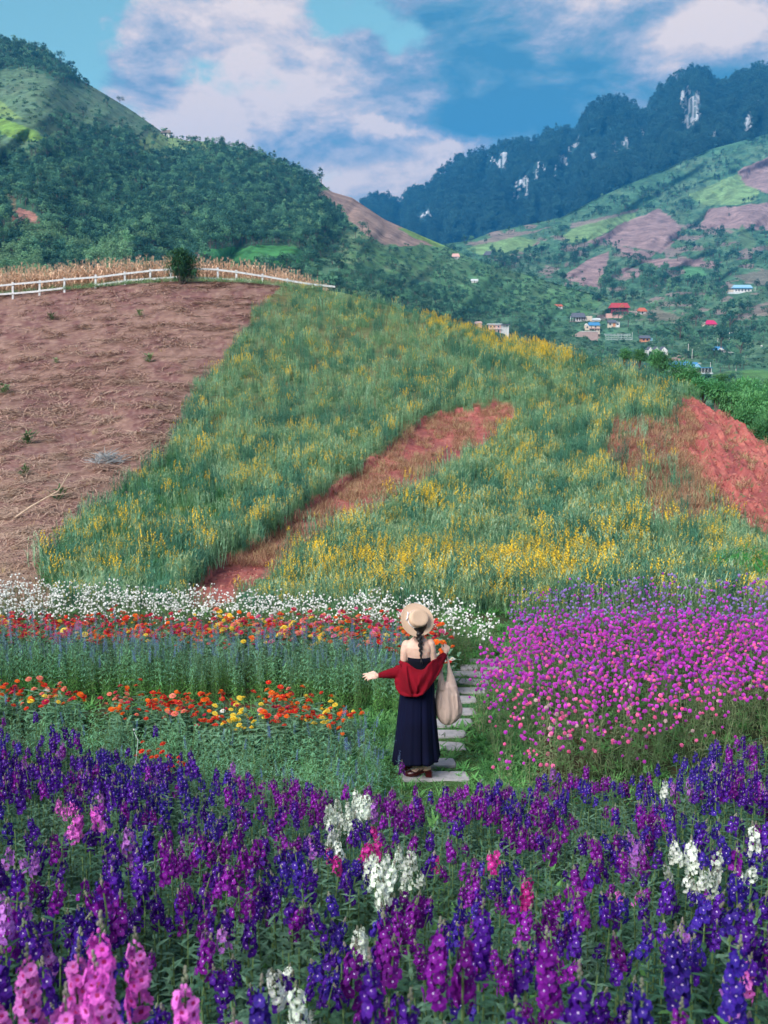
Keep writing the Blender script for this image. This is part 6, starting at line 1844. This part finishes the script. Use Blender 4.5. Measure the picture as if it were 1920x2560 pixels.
for (u, v0, v1, arm, lab) in [(1720.5, 860, 884, 0, 'thin pale pole left of the two poles above the blue shed'), (1730, 873, 897, 0, 'thin pale pole nearer the blue shed, right of its twin'), (1794, 847, 868, 3, 'street lamp with short arm in the middle of the valley trees'), (1823, 831, 851, 4, 'street lamp below the magenta roof, highest of the lamps'), (1839, 922, 944, 0, 'grey pole rising from the green terraces'), (1776, 906, 918, 0, 'short pole behind the blue shed')]:
    h = House('street_lamp' if arm else 'pole', lab, u, v1, 'lamp' if arm else 'pole'); h.box('pole_shaft', u - .45, u + .45, v0, v1 + 4, 0, .9, 'white')
    if arm: h.box('lamp_arm', u + .5, u + arm, v0, v0 + .6, .1, .8, 'white'); h.box('lamp_head', u + arm, u + arm + 2.2, v0 - .2, v0 + .9, -.2, 1.2, 'steel')

# ============================================================ stakes and sprinklers in the beds
M_STK = plain('green_stake', (.02, .06, .04), .6)
for (u, v0, v1, Y, lab) in [(352, 1482, 1560, 14.6, 'thin dark green stake rising from the white flowers left of the red track'), (728, 1560, 1595, 13.2, 'short dark stake in the far zinnia strip'), (288, 1552, 1580, 13.5, 'short stake at the left of the far zinnia strip'),
                           (4, 1672, 1760, 11.5, 'dark stake at the left photo edge in the blue salvia'), (562, 1755, 1795, 10.3, 'small stake between yellow and white zinnias'), (1330, 960, 1010, 46, '')]:
    if not lab: continue
    a = at(u, v0, Y); g = gz1(a.x, a.y); b = at(u - 2, v1, Y)
    o = empty('garden_stake', (b.x, b.y, g)); tag(o, lab, 'stake', 'garden stakes'); mb = MB(); mb.tube([(0, 0, -.1), (a.x - b.x, 0, a.z - g)], .006, 6); mb.build('rod', M_STK, o)
a = at(335, 1815, 9.4); g = gz1(a.x, a.y); o = empty('sprinkler', (a.x, a.y, g)); tag(o, 'black sprinkler head on a thin riser in the green strip at left', 'sprinkler')
mb = MB(); mb.tube([(0, 0, -.1), (0, 0, a.z - g)], .006, 6); mb.build('riser', M_STK, o)
mb = MB(); mb.tube([(0, 0, a.z - g - .02), (0, 0, a.z - g + .03)], .014, 8); mb.box((0, 0, a.z - g + .04), (.05, .008, .012)); mb.build('sprinkler_head', M_STK, o); mb = MB(); mb.ell((0, 0, a.z - g - .035), (.012, .012, .012), 8, 5); mb.build('white_collar', M_WHITE, o)
mb = MB(); pts = [at(335, 1830, 9.4), at(345, 1850, 9.3), at(340, 1900, 9.0), at(325, 1960, 8.6)]; mb.tube([p - Vector((a.x, a.y, g)) for p in pts], .0035, 5); mb.build('hose', plain('pale_hose', (.35, .42, .38), .6), o)
# ============================================================ the woman
PY = 9.55
def Q(u, v, dy=0.0): return at(u, v, PY + dy)
t = NT('skin'); nz = t.noise(9, 4, .5, t.pos()); M_SKIN = t.done(t.bsdf(t.mix(t.rng(nz, .3, .7), (.60, .39, .30), (.68, .45, .35)), .5, .35, None, Subsurface_Weight=.12))
t = NT('hair'); nz = t.noise(30, 4, .6, t.pos((8, 8, 1))); M_HAIR = t.done(t.bsdf(t.mix(nz, (.006, .005, .005), (.02, .014, .012)), .38, .5, t.bump(nz, .5, .004)))
def cloth(name, c, c2, wscale=900, rough=.85, bs=.25, sheen=.2, fold=4.0):
    t = NT(name); n1 = t.noise(wscale / 8, 2, .5, t.pos()); n2 = t.noise(fold, 3, .5, t.pos())
    return t.done(t.bsdf(t.mix(t.rng(n2, .35, .65), c, c2), rough, .15, t.bump(t.math('ADD', n1, t.math('MULTIPLY', n2, 2.0)), bs, .004), Sheen_Weight=sheen))
M_NAVY = cloth('navy_cloth', (.0013, .002, .015), (.002, .0032, .022), 700, .85, .15, .0)
M_BLACK = cloth('black_navy_knit', (.002, .0025, .008), (.003, .0035, .012), 900, .85, .3, .05)
M_RED = cloth('crimson_knit', (.15, .003, .010), (.21, .004, .014), 1100, .95, .5, .0, 7)
t = NT('straw_weave'); w = t.n.new('ShaderNodeTexWave'); w.wave_type = 'RINGS'; w.rings_direction = 'Z'; w.inputs['Scale'].default_value = 46; w.inputs['Distortion'].default_value = .6
t.l.new(t.objc(), w.inputs[0]); nz = t.noise(160, 3, .6, t.objc()); M_HAT = t.done(t.bsdf(t.mix(t.math('ADD', t.math('MULTIPLY', w.outputs[1], .35), t.math('MULTIPLY', nz, .6)), (.52, .35, .24), (.74, .55, .40)), .8, .2, t.bump(t.math('ADD', w.outputs[1], nz), .45, .003)))
M_RIB = plain('white_ribbon', (.75, .76, .8), .5, .4, .05)
t = NT('beige_knit'); w = t.n.new('ShaderNodeTexWave'); w.inputs['Scale'].default_value = 60; w.bands_direction = 'Z'; w.inputs['Distortion'].default_value = 3; t.l.new(t.pos(), w.inputs[0]); nz = t.noise(170, 4, .6, t.pos())
M_BAG = t.done(t.bsdf(t.mix(t.math('ADD', t.math('MULTIPLY', w.outputs[1], .4), t.math('MULTIPLY', nz, .6)), (.50, .36, .31), (.72, .56, .48)), .95, .1, t.bump(t.math('ADD', w.outputs[1], nz), .7, .006)))
M_SHOE = plain('maroon_leather', (.05, .004, .006), .3, .5, .1, 20)

foot0 = Q(1060, 1948, .0)
woman = empty('person', (Q(1048, 1948).x, PY, 0.0))
tag(woman, 'person from behind in straw hat, navy dress and red cardigan, left arm held out', 'person')
wo = woman.location.copy()
def W(u, v, dy=0.0): return Q(u, v, dy) - wo
def ring(c, rx, ry, n=20, f=None, ph=0.0):
    out = []
    for k in range(n):
        th = 2 * PI * k / n + ph; s = 1 if f is None else f(th)
        out.append(Vector((c.x + rx * s * math.cos(th), c.y + ry * s * math.sin(th), c.z)))
    return out
body = MB()
body.loft([ring(W(1046, 1580, .02), .048, .05), ring(W(1046, 1592, .0), .050, .052), ring(W(1046, 1600, 0), .085, .055), ring(W(1046, 1606, 0), .135, .060), ring(W(1046, 1616, 0), .150, .080), ring(W(1047, 1632, 0), .126, .088),
           ring(W(1048, 1652, 0), .112, .082), ring(W(1048, 1675, 0), .10, .075), ring(W(1046, 1700, 0), .125, .09), ring(W(1044, 1725, 0), .145, .10), ring(W(1044, 1750, 0), .12, .09)])
for (u, v) in ((1031, 1624), (1065, 1621)): body.ell(W(u, v, -.038), (.046, .036, .070), 14, 10, 0, Matrix.Rotation(.35 if u < 1048 else -.35, 3, 'Y'))
body.ell(W(1030, 1626, .06), (.05, .05, .05), 12, 8); body.ell(W(1062, 1626, .06), (.05, .05, .05), 12, 8)
# neck and head, tipped a little back
body.capsule([W(1046, 1596, .0), W(1045, 1578, .02)], [.050, .046], 14)
body.ell(W(1044, 1556, .045), (.076, .095, .105), 16, 12); body.ell(W(1043, 1565, .11), (.05, .05, .06), 12, 8)
body.ell(W(1043, 1560, .155), (.010, .018, .014), 8, 6)
body.ell(W(1043, 1566, .148), (.020, .012, .008), 8, 6)
for u in (1023, 1065): body.ell(W(u, 1562, .05), (.010, .018, .028), 8, 6)
# arms
body.capsule([W(1016, 1612, .0), W(1012, 1628, -.01), W(1010, 1650, -.01), W(1004, 1672, .0)], [.046, .043, .036, .030], 14)
body.capsule([W(1003, 1672, .0), W(980, 1682, -.02), W(948, 1689, -.05)], [.031, .029, .020], 12)
body.capsule([W(1075, 1609, .0), W(1079, 1627, -.01), W(1083, 1648, -.005), W(1086, 1668, .02)], [.046, .043, .036, .030], 14)
body.capsule([W(1086, 1668, .02), W(1100, 1652, .10), W(1113, 1634, .16)], [.031, .028, .019], 12)
def hand(wr, d, up, side, curl, s=1.0, splay=.12, tcurl=.6):
    """palm and five separate fingers from wrist wr, pointing d, knuckles toward up, thumb on +side"""
    d = d.normalized(); side = (side - d * side.dot(d)).normalized(); up = side.cross(d) if side.cross(d).dot(up) > 0 else d.cross(side)
    L = .078 * s; pc = wr + d * L * .5
    body.ell(pc, (.035 * s, .035 * s, .013 * s), 12, 8, 0, Matrix((d * 1.1, side, up * 1.05)).transposed())
    body.capsule([wr - d * .015, wr + d * L * .5], [.019 * s, .020 * s], 10)
    lens = (.070, .078, .072, .056)
    for k in range(4):
        off = (.026 - .0165 * k) * s; p = wr + d * L * .86 + side * off; dd = (d + side * (off * splay * 12)).normalized(); c = curl[k]; ln = lens[k] * s; pts = [p - d * .02, p]; a = 0
        for seg, fr in enumerate((.44, .31, .25)):
            a += c * (.7 if seg == 0 else 1.0)
            v_ = dd * math.cos(a) - up * math.sin(a); pts.append(pts[-1] + v_ * ln * fr)
        body.capsule(pts, [.0092 * s, .0092 * s, .0084 * s, .0076 * s, .0066 * s], 8)
    p = wr + d * .018 + side * .022 * s; v1 = (d * .75 + side * .75 - up * .15).normalized(); v2 = (d * 1.0 + side * .15 - up * tcurl).normalized()
    body.capsule([p - side * .012, p + v1 * .030 * s, p + v1 * .030 * s + v2 * .026 * s, p + v1 * .030 * s + v2 * .05 * s], [.012 * s, .0105 * s, .0095 * s, .0075 * s], 8)
wl_ = W(947, 1689, -.05); hand(wl_, W(930, 1690, -.06) - wl_ + Vector((0, 0, .0)), Vector((0, 0, 1)), Vector((0, .75, .66)), (.15, .28, .45, .6), 1.08, .22)
wr_ = W(1113, 1634, .16); hd = (W(1117, 1620, .19) - wr_); hand(wr_, hd, Vector((.3, -.9, .2)), Vector((-.9, -.2, .1)), (.75, .85, .95, 1.0), .95, .05)
# legs
gz0 = .036 - wo.z
ankR = W(1063, 1921, -.02); ankL = W(1040, 1921, .10)
body.capsule([W(1058, 1735, .0), W(1060, 1820, .0), W(1063, 1870, -.01), ankR], [.085, .058, .048, .030], 14)
body.capsule([W(1032, 1735, .0), W(1034, 1820, .03), W(1038, 1870, .07), ankL], [.085, .058, .048, .030], 14)
def footsolid(ank, heel, toe):
    heel = heel.copy(); toe = toe.copy(); d = (toe - heel).normalized()
    body.capsule([ank, ank.lerp(heel, .45) + Vector((0, 0, 0))], [.031, .033], 12)
    body.capsule([heel + Vector((0, 0, .0)), heel.lerp(toe, .35) + Vector((0, 0, .022)), heel.lerp(toe, .68), toe], [.027, .030, .027, .018], 12)
    for k in range(5):
        pass
heelR = Vector((ankR.x + .03, ankR.y, gz0 + .088)); toeR = Vector((ankR.x - .165, ankR.y + .03, gz0 + .028))
heelL = Vector((ankL.x + .03, ankL.y, gz0 + .088)); toeL = Vector((ankL.x - .150, ankL.y + .07, gz0 + .028))
footsolid(ankR, heelR, toeR); footsolid(ankL, heelL, toeL)
remesh_object(body, 'body', M_SKIN, .0042, 3, woman)

# face details and hair
mb = MB()
for u in (1033, 1054): mb.ell(W(u, 1556, .135), (.014, .010, .008), 8, 6)
mb.build('eyes', plain('eye_white', (.7, .7, .7), .3), woman, True)
hair = MB()
hair.ell(W(1045, 1560, .0), (.088, .095, .098), 16, 10); hair.ell(W(1045, 1580, -.035), (.062, .045, .055), 14, 8)
hair.capsule([W(1030, 1578, -.02), W(1027, 1590, -.01)], [.02, .008], 8); hair.capsule([W(1062, 1578, -.02), W(1070, 1588, .0)], [.02, .008], 8)
n = 9
for i in range(n):
    t_ = i / (n - 1); u = 1049 + 3.5 * t_ + 1.7 * math.sin(i * PI) ; v = 1586 + 56 * t_; w = (.025, .024, .022, .020, .018, .015, .012, .009, .006)[i]
    sx = .009 * (1 if i % 2 else -1) * (1 - .7 * t_)
    hair.ell(W(u, v, -.095 + .012 * t_) + Vector((sx, 0, 0)), (w, .018, .023), 10, 7, 0, Matrix.Rotation(.55 if i % 2 else -.55, 3, 'Y'))
hair.capsule([W(1052, 1640, -.085), W(1053, 1650, -.083), W(1057, 1660, -.088)], [.010, .007, .004], 8)
remesh_object(hair, 'hair', M_HAIR, .005, 1, woman)
mb = MB(); rg = random.Random(4)
for i in range(90):
    u = 1046 + rg.uniform(-11, 14); v = 1582 + rg.uniform(0, 12); d = Vector((rg.uniform(-.4, .4), rg.uniform(-.2, .1), -1))
    mb.leaf(W(u, v, -.07), d, rg.uniform(.03, .07), .0022, 0, -.1, 2)
for i in range(60):
    t_ = rg.random(); mb.leaf(W(1049 + 4 * t_, 1592 + 60 * t_, -.115), (rg.uniform(-.6, .6), -.4, -1), .035, .0022, 0, .4, 2)
mb.build('loose_strands', M_HAIR, woman)

# hat
ax = Vector((.36, -.80, .48)).normalized(); ax_s, ax_u = frame(ax)
hat_c = W(1042.5, 1549, -.02) ; hat = empty('straw_hat', (0, 0, 0)); hat.parent = woman; hat.location = hat_c; hat.rotation_euler = ax.to_track_quat('Z', 'Y').to_euler()
mb = MB(); rings = []
for (r_, z) in ((.083, .0), (.10, -.002), (.13, -.006), (.158, -.006), (.1635, -.003), (.1635, .0), (.158, -.001), (.13, -.001), (.10, .003), (.083, .005)):
    rings.append([Vector((r_ * math.cos(2 * PI * k / 56) * 1.03, r_ * math.sin(2 * PI * k / 56), z + .012 * (r_ / .16) ** 2 * math.cos(4 * PI * k / 56 + .6))) for k in range(56)])
mb.loft(rings, 0, False); b_ = mb.build('brim', M_HAT, hat, True)
mb = MB(); rings = []
for (r_, z) in ((.088, -.002), (.087, .03), (.083, .062), (.080, .070), (.072, .0745), (.055, .0745), (.03, .073), (.004, .0725)):
    rings.append([Vector((r_ * math.cos(2 * PI * k / 48) * 1.12, r_ * math.sin(2 * PI * k / 48), z)) for k in range(48)])
mb.loft(rings, 0, True); mb.build('crown', M_HAT, hat, True)
mb = MB(); mb.loft([[Vector((r_ * math.cos(2 * PI * k / 48) * 1.12, r_ * math.sin(2 * PI * k / 48), z)) for k in range(48)] for r_, z in ((.0895, .001), (.0915, .004), (.0915, .018), (.0893, .022))], 0, False); mb.build('ribbon', M_RIB, hat, True)
Mi = hat.rotation_euler.to_matrix().inverted()
bl = Mi @ (Vector((-.105, 0, .02)) ); bl.z = .02; bl = Vector((bl.x, bl.y, .022))
rad = Vector((bl.x, bl.y, 0)).normalized(); tang = Vector((-rad.y, rad.x, 0)); bc = rad * .100 + Vector((0, 0, .016))
mb = MB()
for s_ in (1, -1):
    for (L, w, zz) in ((.036, .013, .014), (.044, .009, -.002)):
        a = bc; e = bc + tang * s_ * L + rad * .010 + Vector((0, 0, zz))
        mb.loft([[a + Vector((0, 0, .004)) , a + rad * .003, a - Vector((0, 0, .004)), a - rad * .003], [a.lerp(e, .6) + Vector((0, 0, w)), a.lerp(e, .6) + rad * .006, a.lerp(e, .6) - Vector((0, 0, w)), a.lerp(e, .6) - rad * .006], [e + Vector((0, 0, w * .6)), e + rad * .003, e - Vector((0, 0, w * .6)), e - rad * .003]])
mb.ell(bc + rad * .004, (.009, .009, .009), 8, 6)
mb.build('bow', M_RIB, hat, True)

# dress: bodice and skirt
mb = MB()
def bod(th): return 1.0
mb.loft([ring(W(1047.5, 1640, 0), .121, .090, 40), ring(W(1048, 1650, 0), .116, .087, 40), ring(W(1048, 1664, 0), .109, .082, 40), ring(W(1048, 1678, 0), .106, .080, 40), ring(W(1047, 1690, 0), .122, .09, 40)], 0, False)
o = mb.build('bodice', M_BLACK, woman, True); o.modifiers.new('thick', 'SOLIDIFY').thickness = .004; o.modifiers['thick'].offset = 1
mb = MB(); K = 168; rows = []
sk = [(1677, 1048, .109, .084), (1690, 1046.5, .132, .100), (1710, 1044.5, .150, .118), (1735, 1043, .160, .128), (1770, 1042, .171, .138), (1810, 1041.5, .184, .150), (1850, 1041, .199, .162), (1878, 1040.5, .212, .172), (1899, 1040.3, .222, .180)]
xs = [a[0] for a in sk]
NR = 40
for i in range(NR + 1):
    v = 1677 + (1899 - 1677) * i / NR
    cu = np.interp(v, xs, [a[1] for a in sk]); rx = np.interp(v, xs, [a[2] for a in sk]); ry = np.interp(v, xs, [a[3] for a in sk]); g = i / NR
    r_ = []
    for k in range(K):
        th = 2 * PI * k / K
        pl = .030 * g ** .8 * math.sin(9 * th + 1.2 * math.sin(2 * th + .6)) + .018 * g * math.sin(17 * th + 2 * math.sin(3 * th)) + .010 * math.sin(23 * th + 1) * (1 - g * .3)
        # deep inverted pleat right of centre back
        dth = (th - (1.5 * PI + .28)); pl -= .13 * g ** .5 * math.exp(-(dth / .075) ** 2) ; dth = (th - (1.5 * PI + .95)); pl -= .07 * g ** .6 * math.exp(-(dth / .06) ** 2); dth = (th - (1.5 * PI - .55)); pl -= .05 * g ** .6 * math.exp(-(dth / .07) ** 2)
        c = W(cu, v, 0); hem = (.020 * math.cos(th) + .012 * math.sin(3 * th + 1)) * g
        r_.append(Vector((c.x + rx * (1 + pl) * math.cos(th), c.y + ry * (1 + pl) * math.sin(th), c.z + hem)))
    rows.append(r_)
mb.loft(rows, 0, False); o = mb.build('skirt', M_NAVY, woman, True); o.modifiers.new('thick', 'SOLIDIFY').thickness = .004
mb = MB(); mb.loft([ring(W(1048, 1674.5, 0), .1105, .0855, 40), ring(W(1048, 1679.5, 0), .1115, .0865, 40)], 0, False); o = mb.build('waistband', M_NAVY, woman, True); o.modifiers.new('thick', 'SOLIDIFY').thickness = .004

# cardigan slipped to the elbows
cd = MB()
cd.capsule([W(1007, 1659, -.01), W(1003, 1672, -.012), W(990, 1681, -.02), W(972, 1684, -.035), W(958, 1687, -.045), W(950, 1688, -.05)], [.045, .056, .052, .043, .034, .025], 18)
cd.ell(W(978, 1690, -.03), (.055, .035, .026), 12, 8); cd.ell(W(999, 1686, -.03), (.058, .045, .050), 12, 8); cd.ell(W(998, 1704, -.05), (.048, .04, .05), 12, 8)
cd.tube([W(951, 1688, -.05), W(945.5, 1688.6, -.052)], [.027, .025], 14)
cd.capsule([W(1083, 1662, .0), W(1090, 1664, .02), W(1098, 1654, .08), W(1106, 1643, .13), W(1110, 1638, .15)], [.046, .054, .048, .038, .028], 18)
cd.tube([W(1109.5, 1639, .148), W(1112.5, 1634.5, .158)], [.030, .028], 14)
topP = [(1001, 1662, -.02), (1008, 1655, -.075), (1018, 1658, -.11), (1028, 1666, -.13), (1040, 1674, -.14), (1052, 1676, -.142), (1062, 1673, -.135), (1070, 1663, -.12), (1080, 1653, -.08), (1092, 1646, -.01), (1101, 1640, .06)]
botP = [(989, 1708, -.03), (993, 1722, -.085), (1001, 1735, -.13), (1013, 1740, -.165), (1028, 1741, -.18), (1043, 1741, -.185), (1056, 1736, -.18), (1067, 1724, -.165), (1080, 1707, -.13), (1094, 1688, -.06), (1106, 1664, .03)]
Ia = np.linspace(0, len(topP) - 1, 57); rows_f = []; rows_b = []; NV = 22
for a in Ia:
    i0 = min(int(a), len(topP) - 2); f = a - i0
    tp = [topP[i0][j] * (1 - f) + topP[i0 + 1][j] * f for j in range(3)]; bt = [botP[i0][j] * (1 - f) + botP[i0 + 1][j] * f for j in range(3)]
    colf = []
    for j in range(NV + 1):
        s_ = j / NV; u = tp[0] + (bt[0] - tp[0]) * s_; v = tp[1] + (bt[1] - tp[1]) * s_; dy = tp[2] + (bt[2] - tp[2]) * s_
        q = a / (len(topP) - 1)
        # diagonal folds sagging from the elbows toward the middle
        fold = .024 * math.sin(1.5 + 11 * (q * .9 + (.55 - s_) * .55 * (1 if q < .5 else -1))) * math.sin(PI * min(1, q * 1.1)) * (.35 + s_ * .65)
        fold += .040 * math.exp(-((q - (.22 + .25 * s_)) / .045) ** 2) * s_ ** .6 * 1 - .030 * math.exp(-((q - (.16 + .25 * s_)) / .035) ** 2) * s_ ** .5
        belly = -.035 * math.sin(PI * s_) * math.sin(PI * q)
        colf.append(W(u, v, dy + belly + fold))
    rows_f.append(colf)
n0 = len(cd.v); nc = len(rows_f)
for cset, off in ((rows_f, -.009), (rows_f, .014)):
    for c_ in cset:
        for p in c_: cd.v.append((p.x, p.y + off, p.z))
st = NV + 1; half = nc * st
for i in range(nc - 1):
    for j in range(NV):
        a = n0 + i * st + j
        cd.f.append((a, a + 1, a + st + 1, a + st)); cd.m.append(0)
        b = a + half; cd.f.append((b, b + st, b + st + 1, b + 1)); cd.m.append(0)
for i in range(nc - 1):
    for j, fl in ((0, 0), (NV, 1)):
        a = n0 + i * st + j; b = a + st; q4 = (a, b, b + half, a + half); cd.f.append(q4 if fl == 0 else q4[::-1]); cd.m.append(0)
for j in range(NV):
    for i, fl in ((0, 1), (nc - 1, 0)):
        a = n0 + i * st + j; b = a + 1; q4 = (a, b, b + half, a + half); cd.f.append(q4 if fl == 0 else q4[::-1]); cd.m.append(0)
# ribbed lower edge
cd.tube([W(u, v - 1.5, dy - .004) for (u, v, dy) in botP], .013, 8); cd.tube([W(u, v + 1, dy) for (u, v, dy) in topP], .010, 8)
remesh_object(cd, 'cardigan', M_RED, .0065, 2, woman)

# shoes
def shoe(heel, toe, far):
    d = (toe - heel); d.z = 0; L = d.length; d.normalize(); s_ = Vector((-d.y, d.x, 0)); mb = MB(); rows = []
    gr = gz0
    for (t_, w, zb, zt) in ((-.14, .018, .062, .072), (-.08, .028, .055, .072), (.15, .030, .052, .066), (.4, .027, .030, .046), (.62, .034, .006, .026), (.85, .037, .0, .022), (1.05, .030, .001, .026), (1.15, .014, .006, .024)):
        c = Vector((heel.x, heel.y, 0)) + d * L * t_
        rows.append([Vector((c.x, c.y, gr + zb)) - s_ * w, Vector((c.x, c.y, gr + zb)) + s_ * w, Vector((c.x, c.y, gr + zt)) + s_ * w, Vector((c.x, c.y, gr + zt)) - s_ * w])
    mb.loft(rows); o = empty('shoe', (0, 0, 0)); o.parent = woman
    b = mb.build('sole', M_SHOE, o)
    mb = MB(); c = Vector((heel.x, heel.y, gr + .029)) - d * L * .0; mb.loft([[c + d * a + s_ * b2 + Vector((0, 0, z)) for a, b2 in ((-.034, -.024), (.024, -.024), (.024, .024), (-.034, .024))] for z in (-.029, .0)] + [[c + d * a + s_ * b2 + Vector((0, 0, .032)) for a, b2 in ((-.036, -.028), (.034, -.028), (.034, .028), (-.036, .028))]]); mb.build('heel', M_SHOE, o)
    mb = MB(); rows = []
    for (t_, w, h_) in ((.60, .037, .050), (.72, .040, .056), (.88, .041, .050), (1.02, .035, .038), (1.12, .020, .026)):
        c = Vector((heel.x, heel.y, gr)) + d * L * t_; rows.append([c + s_ * w * math.cos(PI * k / 8) + Vector((0, 0, .010 + h_ * math.sin(PI * k / 8))) for k in range(9)])
    mb.loft(rows, 0, False, False); q = mb.build('upper', M_SHOE, o, True); q.modifiers.new('t', 'SOLIDIFY').thickness = .003
    for nm, pts in (('strap', [(.60, .034, .036), (.42, .030, .074), (.34, 0, .100), (.36, -.032, .072), (.62, -.036, .034)]), ('strap', [(.45, -.030, .05), (.22, -.033, .085), (-.0, -.024, .118), (-.14, 0, .128), (-.0, .024, .118), (.3, .030, .07), (.5, .032, .045)]), ('strap', [(.70, -.036, .040), (.45, -.035, .066), (.1, -.032, .085), (-.05, -.03, .068)])):
        mb = MB(); mb.tube([Vector((heel.x, heel.y, gr + z)) + d * L * a + s_ * b2 for a, b2, z in pts], .0048, 6); mb.build(nm, M_SHOE, o, True)
shoe(heelR, toeR, False); shoe(heelL, toeL, True)

# ============================================================ knitted shoulder bag hanging from her right hand
bagtop = Q(1116, 1634, .17); bag = empty('shoulder_bag', bagtop); tag(bag, 'beige knitted slouchy shoulder bag hanging from the woman\'s raised right hand', 'bag')
def B(u, v, dy): return Q(u, v, dy) - bagtop
bm = MB()
def lobe(rows_):
    R_ = []
    for (v, u0, u1, th, dy) in rows_:
        a = B(u0, v, dy); b = B(u1, v, dy); c = (a + b) / 2; hw = (b - a).length / 2
        R_.append([Vector((c.x + hw * 1.04 * math.cos(2 * PI * k / 28), c.y + th * math.sin(2 * PI * k / 28) * (1 + .10 * math.sin(2 * PI * k / 28 * 9 + v * .02)), c.z)) for k in range(28)])
    bm.loft(R_)
lobe([(1706, 1104, 1126, .02, .06), (1715, 1096, 1140, .05, .06), (1730, 1090.5, 1146, .07, .06), (1750, 1088.6, 1151, .085, .06), (1768, 1088.2, 1155, .095, .06), (1780, 1089.5, 1155, .095, .06), (1792, 1093, 1150, .085, .06), (1802, 1099, 1141, .065, .06), (1809, 1106, 1131, .04, .06), (1812, 1113, 1122, .015, .06)])
lobe([(1722, 1093, 1114, .045, .04), (1705, 1094.5, 1112, .035, .045), (1690, 1097.5, 1108.5, .026, .06), (1672, 1101.5, 1106, .015, .10), (1655, 1106, 1109.5, .011, .14), (1638, 1112.5, 1116.5, .010, .165)])
lobe([(1722, 1112, 1144.5, .045, .08), (1700, 1116, 1138.5, .036, .09), (1682, 1118.2, 1132, .028, .11), (1664, 1118.6, 1126, .018, .13), (1648, 1117.6, 1122, .012, .155), (1636, 1114.5, 1118.6, .010, .17)])
for (u0, u1, r_) in ((1098, 1104, .016), (1108, 1112, .014), (1124, 1121, .016), (1135, 1130, .015), (1145, 1139, .014)):
    bm.capsule([B(u1, 1722, .035), B((u0 + u1) / 2, 1740, .0), B(u0, 1772, -.02)], [.006, r_ * .8, r_ * .5], 10)
remesh_object(bm, 'bag_body', M_BAG, .007, 2, bag)
